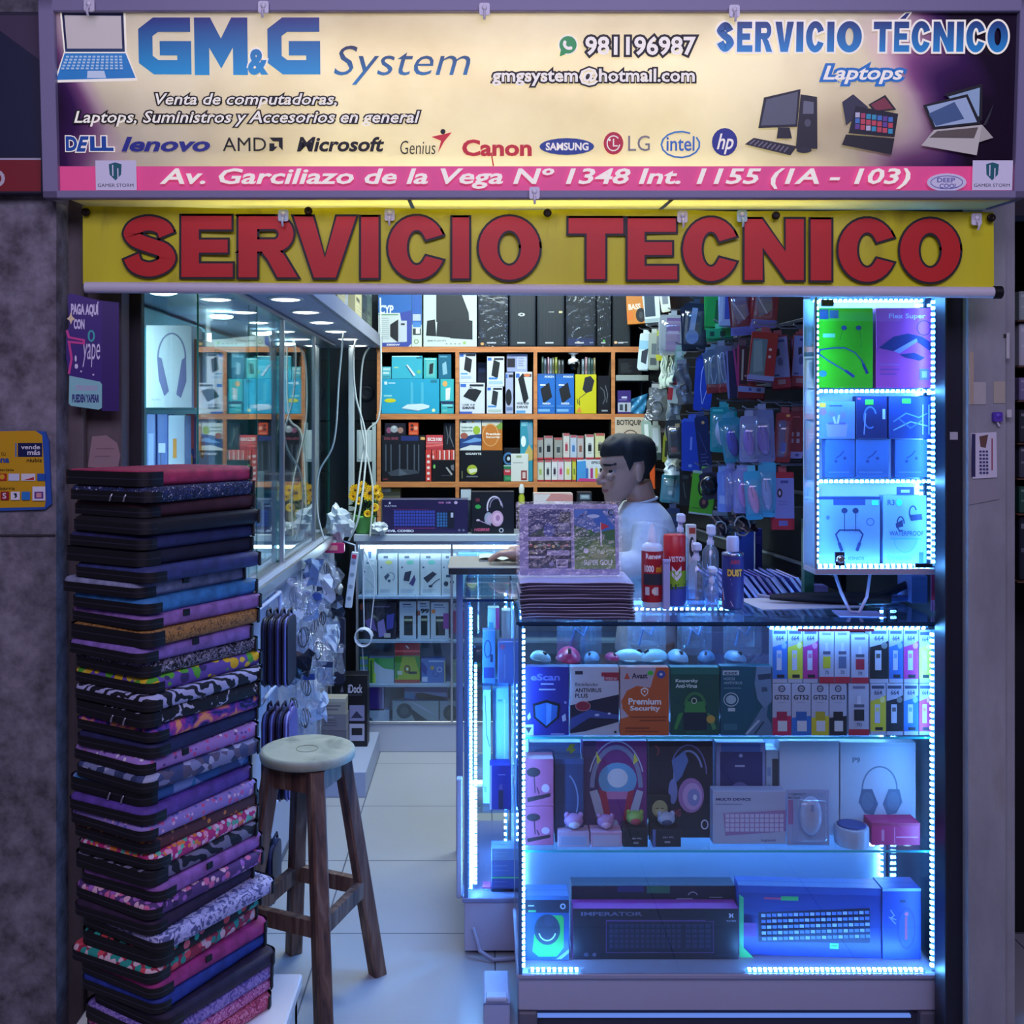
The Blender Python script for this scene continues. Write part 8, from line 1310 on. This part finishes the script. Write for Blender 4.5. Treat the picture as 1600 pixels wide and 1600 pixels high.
for i, (x, z, r, t) in enumerate(((.035, .20, .036, 0), (-.035, .215, .026, .2), (-.045, .185, .022, .4), (.0, .235, .022, -.2), (.07, .215, .024, -.3), (.062, .13, .020, -.3), (-.02, .16, .018, .3), (.025, .10, .018, 0), (.085, .185, .022, -.5))):
    r *= 1.2; f = B(); c = Vector((x, -.045 - .01 * (i % 3), z)); Tm = Matrix.Translation(c) @ Matrix.Rotation(t, 4, 'Z') @ Matrix.Rotation(math.pi / 2 - .2, 4, 'X')
    n = 14
    for ring in (0, 1):
        for j in range(n):
            a = 2 * math.pi * (j + ring * .5) / n; d = .24; rr = r * (1 - .12 * ring)
            f.add([(math.cos(a) * r * .1, math.sin(a) * r * .1, .003 + .003 * ring), (math.cos(a - d) * rr * .75, math.sin(a - d) * rr * .75, .008), (math.cos(a) * rr, math.sin(a) * rr, .004), (math.cos(a + d) * rr * .75, math.sin(a + d) * rr * .75, .008)], [(0, 1, 2, 3)], M(('f4cc10', 'f0b80c')[ring], .5), T=Tm)
    f.ball((0, 0, .006), (r * .2, r * .2, .007), M('4a2c10' if i == 0 else '8a5a10', .8), 12, 6, Tm); f.obj('flower', po)
    s_ = B(); s_.tube([c, (c.x * .6, c.y * .5, z * .6), (0, 0, .07)], .003, M('4a7a30', .6), 6); s_.obj('stem', po)
for i, (pts, r, lab) in enumerate((([(594, 465, 5.0), (594, 640, 5.0), (572, 680, 5.0), (556, 790, 4.9), (548, 838, 4.85)], .005, 'white cable running down past the soffit corner to the counter end'), ([(577, 543, 5.02), (566, 570, 5.0), (564, 660, 4.98), (582, 760, 4.95), (578, 838, 4.92)], .0045, 'white cable hanging in a bow beside the shelf unit'), ([(556, 529, 4.7), (552, 560, 4.7), (556, 620, 4.7), (572, 690, 4.7), (562, 800, 4.6), (545, 845, 4.6)], .005, 'white cable from the soffit bending behind the sunflowers'), ([(537, 517, 4.3), (530, 590, 4.3), (522, 690, 4.3), (498, 740, 4.3), (496, 800, 4.3), (507, 844, 4.3)], .004, 'white cable hanging against the showcase glass'))):
    P_ = [Vector((WX(x, Y), Y, WZ(y, Y))) for x, y, Y in pts]; sm = []
    for a in range(len(P_) - 1):
        p0, p1, p2, p3 = P_[max(a - 1, 0)], P_[a], P_[a + 1], P_[min(a + 2, len(P_) - 1)]
        for t in range(6): t /= 6; sm.append(.5 * ((2 * p1) + (p2 - p0) * t + (2 * p0 - 5 * p1 + 4 * p2 - p3) * t * t + (3 * p1 - p0 - 3 * p2 + p3) * t ** 3))
    B().tube(sm + [P_[-1]], r, M('c8d0cc', .45), 6).obj('cable', None, label=lab, cat='cable', group='white cables by the showcase')
B().box(WX(544, 5.1), WX(553, 5.1), 5.1, 5.13, 1.0567, 1.984, M('c0ccd0', .45), .003).obj('cable_duct', None, label='white vertical cable duct left of the sunflowers', cat='duct')
B().box(WX(581, 5.2), WX(587, 5.2), 5.2, 5.22, 1.0567, 1.60, M('a8b8b8', .45), .002).obj('cable_duct', None, label='slim grey cable duct beside the orange shelf edge', cat='duct')
b = B(); b.box(WX(557, 5.16), WX(580, 5.16), 5.16, 5.20, WZ(722, 5.16), WZ(672, 5.16), M('b4c4c4', .45), .003); b.box(WX(560, 5.16), WX(577, 5.16), 5.157, 5.16, WZ(718, 5.16), WZ(676, 5.16), M('c4d0d0', .4), .001); b.obj('meter_box', None, label='pale electrical box on the duct behind the cables', cat='box')
for z, h, c in ((1.0, .34, '14161c'), (1.345, .26, '0e1014'), (1.61, .32, '181a20')):
    b = B(); b.box(-.06, .06, 0, .2, 0, h, M(c, .4), .003); b.lathe([(.045, 0), (.042, .012), (.02, .004)], M('22242a', .4), 18, T=Matrix.Translation((0, 0, h * .45)) @ Matrix.Rotation(math.pi / 2, 4, 'X'))
    b.obj('loudspeaker', None, (-.615, 5.38, z), label={1.0: 'lowest', 1.345: 'middle', 1.61: 'topmost'}[z] + ' black loudspeaker stacked in the corner behind the cables', cat='speaker')
B().box(-.70, -.552, 5.36, 5.6, 0, .999, M('2a2c34', .6)).obj('speaker_plinth', None, label='dark plinth under the corner loudspeakers', cat='plinth')
# power strip and white crumpled bag, pink pack in place of a glow
def hang_pt(px, py, Y): return (WX(px, Y), Y, WZ(py, Y))
b = B(); b.box(-.016, .016, -.012, .012, -.26, 0, M('c4d4ec', .35), .004)
for i in range(4): b.lathe([(.010, 0), (.010, .001)], M('8a9cb8', .4), 12, T=Matrix.Translation((0, -.0122, -.05 - i * .055)) @ Matrix.Rotation(math.pi / 2, 4, 'X'))
b.box(-.010, .010, -.016, -.012, -.03, -.012, M('c83058', .3)); b.tube([(0, 0, 0), (-.005, 0, .03), (-.10, 0, .05)], .004, M('c4d4ec')); o = b.obj('power_strip', None, (WX(555, 4.72), 4.72, WZ(862, 4.72)), label='white power strip hanging at the counter end below the white bag', cat='power strip'); o.rotation_euler = (0, math.radians(7), 0)
def crumple(name, lab, cat, c, s, m_, seed, loc, grp=None):
    b = B(); from mathutils import noise as NZ; n, k = 20, 12
    vs = []; fs = []
    for i in range(k + 1):
        for j in range(n):
            t, f = math.pi * i / k, 2 * math.pi * j / n; d = Vector((math.sin(t) * math.cos(f), math.sin(t) * math.sin(f), math.cos(t))); r = 1 + .55 * NZ.noise(d * 2.2 + Vector((seed, seed * 2, 0)))
            vs.append((d.x * s[0] * r, d.y * s[1] * r, d.z * s[2] * r + s[2]))
    for i in range(k):
        for j in range(n): fs.append((i * n + j, i * n + (j + 1) % n, (i + 1) * n + (j + 1) % n, (i + 1) * n + j))
    b.add(vs, fs, m_); return b.obj(name, None, loc, label=lab, cat=cat, group=grp)
WB = M('ccd8e0', .3)
crumple('plastic_bag', 'crumpled white plastic bag hanging over the counter end', 'bag', 0, (.055, .06, .07), WB, 3.1, (WX(530, 4.68), 4.68, 1.07))
crumple('plastic_bag', 'small crumpled white bag beside the sunflower pot', 'bag', 0, (.04, .04, .03), WB, 7.7, (WX(592, 4.9) - .005, 4.96, 1.0565))
b = B(); b.prism(rrect(-.05, .05, -.022, .022, .008), -.012, .012, M('d83a78', .35), 'y'); b.prism(rrect(-.03, .02, -.01, .012, .004), -.0135, -.012, M('f0a0a0', .3), 'y'); b.obj('pink_glow_pack', None, (WX(521, 4.62), 4.62, WZ(856, 4.62)), label='bright pink pack standing in for a pink glow below the white bag', cat='pack')  # its pink colour stands in for a pink glow at this spot
b = B(); rr = .042
b.tube([(rr * math.cos(t * .5) * (1 - .1 * (t % 13) / 13), -.008 * (t / 13), rr * math.sin(t * .5)) for t in range(80)], .0032, M('c4d0e8', .4), 6); b.tube([(.0, -.0, .04), (-.004, -.002, .25), (-.002, 0, .42)], .003, M('c4d0e8', .4), 6); b.tube([(.03, 0, .035), (.05, 0, .22), (.045, 0, .30), (.0, 0, .40)], .0028, M('c4d0e8', .4), 6); b.tube([(-.01, 0, -.04), (.0, .0, -.18), (.01, .0, -.20)], .003, M('c4d0e8', .4), 6)
b.obj('cable_coil', None, hang_pt(569, 994, 4.84), label='coiled white cable hanging in front of the back showcase', cat='cable')
# rack with hanging laptop cases at the counter side
hr = thing('hanging_rack', 'pale metal rack at the counter side holding hanging cases', 'rack', (-.675, 3.08, 0))
b = B(); b.tube([(0, .32, 1.03), (0, .32, .79), (0, .26, .74), (0, -.3, .74)], .007, M('b8c4e4', .35), 8); b.tube([(0, .32, 1.03), (0, -.3, 1.03)], .007, M('b8c4e4', .35), 8); b.tube([(0, -.3, 1.03), (0, -.3, .36), (0, .32, .36)], .007, M('b8c4e4', .35), 8); b.tube([(-.035, .32, 1.03), (0, .32, 1.03)], .006, M('b8c4e4', .35), 8); b.tube([(-.035, -.3, .74), (0, -.3, .74)], .006, M('b8c4e4', .35), 8)
b.obj('frame', hr)
def hcase(X, Y, z0, z1, c, trim, lab, d=.14):
    b = B(); t = .017
    b.prism(rrect(0, d, z0 - z1, 0, .03), -t / 2, t / 2, M(c, .5), 'x'); 
    o = b.obj('laptop_case', None, (X, Y, z1), label=lab, cat='laptop case', group='cases hanging from the rack'); 
    e = B(); pts = rrect(-.002, d + .002, z0 - z1 - .002, .002, .032); e.tube([(0, y, z) for y, z in pts] + [(0, pts[0][0], pts[0][1])], .0035, M(trim, .35), 6, False); e.obj('zip_edge', o)
    h_ = B(); h_.tube([(0, .05, 0), (0, .06, .02), (0, .10, .02), (0, .11, 0)], .004, M(c, .5), 6); h_.obj('carry_handle', o)
for i, (c, tr, l) in enumerate((('14142a', '24244a', 'black case with dark blue zip, first of the upper row'), ('181836', '2c2c5c', 'black case with navy zip, second of the upper row'), ('1c1a3c', '4a4a90', 'dark blue case with a paler zip, third of the upper row'), ('15152c', '6a6cb0', 'black case with a lilac zip, last of the upper row'))):
    hcase(-.657 + i * .0215, 3.06, .80, 1.0, c, tr, l + ' on the rack')
for i, (c, tr, l) in enumerate((('26234a', '5a6ab8', 'navy case with blue zip, first of the lower row'), ('3a2c5a', '7a80c8', 'violet case with pale zip, second of the lower row'), ('1c1c3c', '30306a', 'black case, third of the lower row'), ('5a5090', '9a98d8', 'lilac case with white zip, last of the lower row'))):
    hcase(-.653 + i * .022, 3.05, .46, .715, c, tr, l + ' on the rack')
for i, (c, tr, l) in enumerate((('16162e', '9aa8d8', 'black case with a white zip hanging lowest on the rack, nearer the stool'), ('20203e', '3a3a70', 'dark case hanging lowest on the rack, farther from the stool'))):
    hcase(-.643 + i * .022, 2.98, .18, .34, c, tr, l, .13)
# bags of cables hanging in two columns along the counter end
grpb = 'cable bags hanging at the counter end'
k = 0; nb_ = []
ordn = ('topmost', 'second', 'third', 'fourth', 'fifth', 'sixth', 'seventh', 'eighth', 'ninth', 'tenth', 'eleventh', 'twelfth', 'thirteenth', 'fourteenth', 'fifteenth', 'sixteenth')
for colx, Yc, y0, y1, n, who in ((461, 3.60, 915, 1125, 11, 'nearer column'), (489, 3.92, 885, 1110, 11, 'middle column'), (509, 4.24, 880, 1040, 9, 'column beside the power strip')):
    for i in range(n):
        py = y0 + (y1 - y0) * i / (n - 1); dark = R.random() < .35; wv = R.uniform(.030, .042); hv = R.uniform(.04, .06); ph = R.uniform(0, 6); tl = R.uniform(-.7, .7)
        b = B(); q = R.random(); m_ = BAGF if q < .5 else M(R.choice(['a8bcd8', '7088b0', 'c8d4e4', '1c2436', '2c3448', '141a28']), .2)  # dark opaque bags put the shade of the gaps into colour
        J = {(g, u, v): Vector((R.uniform(-.012, .012), R.uniform(-.012, .012), R.uniform(-.010, .010))) for g in (-1, 1) for u in range(5) for v in range(5)}
        for g in (-1, 1): b.grid(4, 4, lambda u, v: tuple(Vector(((u - .5) * 2 * wv * g, -g * (.003 + .018 * (1 - (2 * u - 1) ** 2) * v * (1 - v) * 4), -v * 2 * hv)) + J[g if 0 < u < 1 and 0 < v < 1 else 1, round((u if g > 0 else 1 - u) * 4), round(v * 4)]), m_, False)
        o = b.obj('cable_bag', None, (WX(colx, Yc) + (.040 if i % 2 else .012), Yc - (.05, .0, .10)[i % 3], WZ(py, Yc) + .03), label='plastic bag with a %s cable, %s in the %s' % ('black' if dark else 'white', ordn[i], who), cat='bag', group=grpb)
        o.rotation_euler = (R.uniform(-.5, .1), tl * .5, tl)
        c = B(); rr = wv * .5; c.tube([(rr * math.cos(t * .62) * (.6 + .4 * math.sin(t * .13 + ph)), -.002 - .0003 * t, -hv + rr * math.sin(t * .62 + .3 * math.sin(t * .2)) * 1.7) for t in range(30)], .0019, M('15161c' if dark else R.choice(['8c98b0', '60708c', 'a8b8d4']), .4), 5); c.obj('cable_coil', o)
        if i % 5 == 2:
            c = B(); c.box(-wv * .9, wv * .9, -.018, -.017, -.026, -.004, M(R.choice(['c03a70', '30488c', 'd0d4dc', '203050']), .4)); c.obj('header_card', o)
b = B()
for colx, Yc, z0_ in ((461, 3.60, .28), (489, 3.92, .30), (509, 4.24, .52)):
    x = WX(colx, Yc); b2 = B(); b2.tube([(x + .0, Yc + .02, 1.05), (x + .0, Yc + .02, z0_)], .004, M('8a94b0', .4, 0, .5), 6); b2.tube([(-.715, Yc + .02, 1.03), (x, Yc + .02, 1.03)], .004, M('8a94b0', .4, 0, .5), 6)
    b2.obj('hanging_bar', None, label='thin metal bar with cable bags, %s' % {461: 'nearest the rack of cases', 489: 'middle one at the counter end', 509: 'beside the power strip'}[colx], cat='bar')
b = B(); b.prism(rrect(-.024, .024, -.3, 0, .018), -.02, .02, M('1c1f3c', .45), 'y'); b.tube([(0, 0, 0), (0, .0, .06), (-.058, 0, .07)], .005, M('1c1f3c')); b.obj('long_pouch', None, hang_pt(531, 964, 4.62), label='long dark pouch hanging beside the cable bags', cat='pouch')
B().box(-.695, -.50, 4.36, 4.93, 0, .11, M('a8b4d0', .4), .003).obj('floor_plinth', None, label='pale floor plinth at the counter end under the black box', cat='plinth')
carton('dock_box', 'tall black box lettered in white with two small photos on its front', 'box', 518, 574, 1055, 4.70, .1108, .09, '0c0c14', [('t', 'iDock', .46, .13, .86, .25, 'c8c8dc', .02), ('p', [(.24, .24), (.3, .14), (.34, .24)], '6a6a80'), ('r', .2, .27, .85, .285, '3a3a48'), ('r', .5, .42, .92, .64, '8a88b0'), ('p', [(.54, .6), (.7, .5), (.88, .6)], '30304c'), ('r', .5, .68, .92, .92, 'b0b0c8'), ('r', .56, .74, .86, .84, '14141c')])
carton('cable_box', 'plain beige carton at the bottom of the beige pile beside the black lettered box', 'box', 502, 541, 1142, 4.40, .1108, .08, '6c6a70', lines(.1, .8, .2, .8, 3, '5c5a64', .06))
zc_ = WZ(1142, 4.40) + .0008
carton('cable_box', 'middle beige carton beside the black lettered box', 'box', 502, 541, 1117, 4.40, zc_, .08, '7c7a80', [('r', .04, .1, .5, .2, '9a98a0')] + lines(.1, .8, .3, .8, 3, '5c5a64', .06))
carton('cable_box', 'upper beige carton beside the black lettered box', 'box', 502, 540, 1092, 4.40, WZ(1117, 4.40) + .0008, .08, 'a09c90', [('r', 0, 0, 1, .2, 'b4b0a0'), ('r', .12, .4, .8, .5, '706c70'), ('r', .12, .62, .7, .72, '706c70')])
# ---------------------------------------------------------------- shopkeeper behind the counter
def loft(b, rings, m, n=22):          # rings: lists of n points
    vs = [p for r_ in rings for p in r_]; k = len(rings)
    b.add(vs, [(i * n + j, i * n + (j + 1) % n, (i + 1) * n + (j + 1) % n, (i + 1) * n + j) for i in range(k - 1) for j in range(n)], m, True)
    b.add(vs, [tuple(range(n))[::-1], tuple((k - 1) * n + j for j in range(n))], m); return b
HT = Matrix.Translation((.517, 3.60, 1.322)) @ Matrix.Rotation(math.radians(180 + 17), 4, 'Z') @ Matrix.Rotation(math.radians(7), 4, 'Y')
HEAD = [(0, .083, .040, .014), (.006, .092, .026, .026), (.018, .097, .010, .036), (.030, .094, -.006, .043), (.038, .098, -.016, .047), (.046, .101, -.026, .050), (.052, .099, -.034, .052), (.058, .101, -.042, .054), (.066, .097, -.052, .057), (.076, .095, -.064, .061), (.092, .090, -.084, .066), (.108, .087, -.094, .0685), (.118, .086, -.098, .070), (.128, .093, -.100, .0715), (.136, .096, -.102, .072), (.150, .095, -.102, .073), (.168, .088, -.100, .071), (.185, .074, -.092, .064), (.200, .050, -.076, .050), (.210, .022, -.052, .032), (.214, -.004, -.026, .012)]
def hring(z, fr, bk, hw, n=22, g=0, cx=None):
    c = (fr + bk) / 2 - .006; out = []
    for j in range(n):
        t = 2 * math.pi * j / n; ct, s_ = math.cos(t), math.sin(t)
        x = c + ((fr - c) if ct > 0 else (c - bk)) * (abs(ct) ** .92) * (1 if ct > 0 else -1); y = hw * s_ * (1 - .22 * max(0, ct) ** 2)
        out.append(HT @ Vector((x + g * ct, y + g * s_, z)))
    return out
sk = M('a88070', .5); body = B()
loft(body, [hring(*h) for h in HEAD], sk)
def hp(x, y, z): return HT @ Vector((x, y, z))
body.tube([hp(.086, 0, .116), hp(.100, 0, .100), hp(.112, 0, .086), hp(.113, 0, .078), hp(.092, 0, .074)], [.0075, .0085, .0105, .010, .008], sk, 10)
for s_ in (-1, 1):
    body.ball(hp(.099, s_ * .010, .078), (.009, .009, .0075), sk, 10, 6); body.ball(hp(.082, s_ * .038, .098), (.014, .020, .012), sk, 10, 6)
    er = B(); body.ball((0, 0, 0), (.019, .011, .034), sk, 14, 8, HT @ Matrix.Translation((-.012, s_ * .072, .098)) @ Matrix.Rotation(s_ * .35, 4, 'Z') @ Matrix.Rotation(-.2, 4, 'Y'))
body.tube([hp(.098, 0, .047), hp(.088, .020, .047)], [.006, .003], sk, 8); body.tube([hp(.098, 0, .047), hp(.088, -.020, .047)], [.006, .003], sk, 8)
body.tube([hp(-.030, 0, .055), hp(-.044, 0, -.01), Vector((.553, 3.62, 1.27)), Vector((.563, 3.625, 1.20))], [.054, .051, .056, .07], sk, 16)
# torso, arms, legs
def oval(x, y, z, rx, ry, n=22): return [Vector((x + rx * math.cos(2 * math.pi * j / n), y + ry * math.sin(2 * math.pi * j / n), z)) for j in range(n)]
TOR = [(.575, 3.62, .80, .095, .150), (.578, 3.62, .90, .090, .138), (.575, 3.62, 1.02, .094, .150), (.570, 3.62, 1.14, .104, .172), (.565, 3.622, 1.22, .102, .182), (.562, 3.624, 1.268, .088, .160), (.560, 3.625, 1.298, .066, .108), (.557, 3.625, 1.312, .050, .064)]
loft(body, [oval(*t) for t in TOR], sk)
ARM_N = [(.566, 3.452, 1.245), (.540, 3.415, 1.13), (.455, 3.425, 1.105), (.30, 3.52, 1.140), (.165, 3.615, 1.136)]
ARM_F = [(.566, 3.792, 1.245), (.540, 3.83, 1.12), (.500, 3.82, 1.02), (.43, 3.78, 1.11), (.36, 3.72, 1.139)]
for A_ in (ARM_N, ARM_F): body.tube(A_, [.052, .045, .040, .035, .025], sk, 14)
def hand(wr, d, up, side, L=.175):
    wr, d, up, side = Vector(wr), Vector(d).normalized(), Vector(up).normalized(), Vector(side).normalized()
    q = lambda a, s_, u: wr + d * a + side * s_ + up * u
    body.tube([q(-.01, 0, .004), q(.03, 0, .006), q(.075, 0, .004)], [.024, .028, .026], sk, 12)
    for k in (-1, 1): body.tube([q(.01, .006 * k, .004), q(.075, .024 * k, .003)], [.018, .015], sk, 10)
    for i, (s_, l, sp) in enumerate(((-.031, .060, -.012), (-.011, .072, -.004), (.010, .078, .004), (.031, .070, .012))):
        body.tube([q(.070, s_ * .85, .004), q(.078 + l * .38, s_ + sp * .4, .006), q(.078 + l * .72, s_ + sp * .8, -.006), q(.078 + l, s_ + sp, -.018)], [.0105, .0096, .0088, .0068], sk, 8)
    body.tube([q(.012, .022, .0), q(.040, .044, -.006), q(.066, .056, -.012), q(.088, .058, -.018)], [.015, .0125, .0105, .0078], sk, 8)
hand((.165, 3.615, 1.131), (-.94, .30, -.06), (0, 0, 1), (.30, .94, 0)); hand((.36, 3.72, 1.136), (-.9, -.35, -.08), (0, 0, 1), (.35, -.9, 0))
for y in (3.535, 3.705): body.tube([(.578, y, .84), (.585, y, .62), (.575, y, .44), (.590, y, .26), (.590, y, .09), (.585, y, .045)], [.082, .072, .052, .050, .036, .036], sk, 14); body.tube([(.600, y, .04), (.48, y, .035)], [.034, .030], sk, 12)
raw = body.obj('raw', None)
def fuse(o, vox, it=2):
    md = o.modifiers.new('r', 'REMESH'); md.mode = 'VOXEL'; md.voxel_size = vox
    sm_ = o.modifiers.new('s', 'SMOOTH'); sm_.factor = .5; sm_.iterations = it
    bpy.context.view_layer.update(); dg = bpy.context.evaluated_depsgraph_get(); me = bpy.data.meshes.new_from_object(o.evaluated_get(dg)); old = o.data
    bpy.data.objects.remove(o); bpy.data.meshes.remove(old); me.polygons.foreach_set('use_smooth', [True] * len(me.polygons)); return me
me = fuse(raw, .0042)
inv = HT.inverted()
me.materials.clear()
for m in (M('ac8474', .5), M('14100f', .5), M('8c5450', .45), M('8c8284', .4), M('1c1512', .2)): me.materials.append(m)
for p in me.polygons:
    l = inv @ p.center; k = 0; ay = abs(l.y)
    if l.z > 0 and l.x > .05:
        if abs(l.z - .1365 - .05 * (.034 - ay) * (1 if ay < .034 else .5)) < .0042 and .012 < ay < .050: k = 1
        elif ((ay - .031) / .0145) ** 2 + ((l.z - .1135) / .0052) ** 2 < 1: k = 4 if ((ay - .029) / .0062) ** 2 < 1 or l.z > .1165 else 3
        elif abs(l.z - .0475) < .0075 - .22 * ay ** 1 * .9 and ay < .024 and l.x > .082: k = 2
    p.material_index = k
per = bpy.data.objects.new('person', me); COL.objects.link(per); per['label'] = 'young person with short dark hair in a pale t-shirt leaning on the counter'; per['category'] = 'person'
# hair: a cap over the skull with a raised front
hb_ = B(); HR = []
n = 34
def skull(z):
    for a, c in zip(HEAD, HEAD[1:]):
        if a[0] <= z <= c[0]:
            t = (z - a[0]) / (c[0] - a[0]); return [a[i] + (c[i] - a[i]) * t for i in (1, 2, 3)]
    return list(HEAD[-1][1:])
def hairpt(t, s):                     # t: angle round the head, s: 0 hairline .. 1 crown
    ct = math.cos(t)
    zl = .166 if ct > .45 else (.166 - (.45 - ct) / .6 * .070 if ct > -.15 else .096 - (-.15 - ct) / .85 * .062)
    if .18 < ct < .36: zl = min(zl, .108)
    if -.36 < ct <= .18: zl = .137
    z = zl + (.2135 - zl) * s; fr, bk, hw = skull(min(z, .2138)); c = (fr + bk) / 2 - .006
    th = .0025 + .010 * min(1, s * 2.0) + .006 * max(0, ct) * min(1, s * 2.0)
    if ct < 0: th *= .8 + .2 * s
    x = c + ((fr - c) if ct > 0 else (c - bk)) * (abs(ct) ** .92) * (1 if ct > 0 else -1); y = hw * math.sin(t) * (1 - .22 * max(0, ct) ** 2)
    wv = 1 + .22 * math.sin(t * 23 + s * 6) + .12 * math.sin(t * 41 + s * 11)
    return HT @ Vector((x + ct * th * wv, y + math.sin(t) * th * wv, z + th * (.35 + s) * (1 + .12 * math.sin(t * 17 + s * 9))))
rings = [[hairpt(2 * math.pi * j / n, s) for j in range(n)] for s in (0, .10, .22, .36, .5, .64, .77, .88, .96, 1.0)]
inner = [[hairpt(2 * math.pi * j / n, s) * .0 + HT @ ((inv @ hairpt(2 * math.pi * j / n, s)) * 1.0 - Vector((.0, .0, .004 + .010 * s)) - Vector(((inv @ hairpt(2 * math.pi * j / n, s)).x * .12, (inv @ hairpt(2 * math.pi * j / n, s)).y * .12, 0))) for j in range(n)] for s in (0,)]
vs = inner[0] + [p for r_ in rings for p in r_]; k = 1 + len(rings)
hb_.add(vs, [(i * n + j, i * n + (j + 1) % n, (i + 1) * n + (j + 1) % n, (i + 1) * n + j) for i in range(k - 1) for j in range(n)] + [tuple((k - 1) * n + j for j in range(n))], M('120e10', .75), True)
hb_.obj('hair', per)
# t-shirt and trousers
sh = B()
loft(sh, [oval(x, y, z, rx + .010, ry + .010) for x, y, z, rx, ry in [(.575, 3.62, .79, .100, .152)] + TOR[1:-1]] + [oval(.555, 3.625, 1.318, .058, .072)], sk)
for A_ in (ARM_N, ARM_F): sh.tube(A_[:3], [.062, .058, .057], sk, 16)
me = fuse(sh.obj('raw', None), .006, 4); me.materials.clear()
def clothmat(name, c):
    m, nt, b = newmat(name); mp = objco(nt); nz_ = nd(nt, 'ShaderNodeTexNoise'); nz_.inputs['Scale'].default_value = 16; nz_.inputs['Detail'].default_value = 2; nt.links.new(mp.outputs[0], nz_.inputs[0])
    bp = nd(nt, 'ShaderNodeBump'); bp.inputs['Strength'].default_value = .5; bp.inputs['Distance'].default_value = .02; nt.links.new(nz_.outputs['Fac'], bp.inputs['Height']); nt.links.new(bp.outputs[0], b.inputs['Normal']); b.inputs['Base Color'].default_value = lin(c); b.inputs['Roughness'].default_value = .8; return m
me.materials.append(clothmat('pale_cotton', 'c4ccd8')); o = bpy.data.objects.new('t_shirt', me); COL.objects.link(o); o.parent = per
B().tube([(.555 + .060 * math.cos(t * .3), 3.625 + .074 * math.sin(t * .3), 1.318 + .012 * math.cos(t * .3)) for t in range(22)], .0045, clothmat('collar_cotton', 'b8c0cc'), 8).obj('collar', o)
tr = B(); loft(tr, [oval(.578, 3.62, .62, .098, .158), oval(.576, 3.62, .70, .108, .165), oval(.576, 3.62, .82, .105, .160)], sk)
for y in (3.535, 3.705): tr.tube([(.578, y, .80), (.585, y, .62), (.577, y, .44), (.590, y, .26), (.590, y, .06)], [.090, .084, .066, .062, .056], sk, 14)
me = fuse(tr.obj('raw', None), .008, 3); me.materials.clear(); me.materials.append(clothmat('dark_denim', '20263c')); o = bpy.data.objects.new('trousers', me); COL.objects.link(o); o.parent = per
for y in (3.535, 3.705):
    b = B(); b.tube([(.628, y, .045), (.56, y, .045), (.48, y, .036), (.455, y, .032)], [.036, .042, .038, .026], M('1c1c22', .5), 14); b.box(.45, .665, y - .040, y + .040, 0, .014, M('d0d0d4', .5), .004); b.obj('shoe', per)
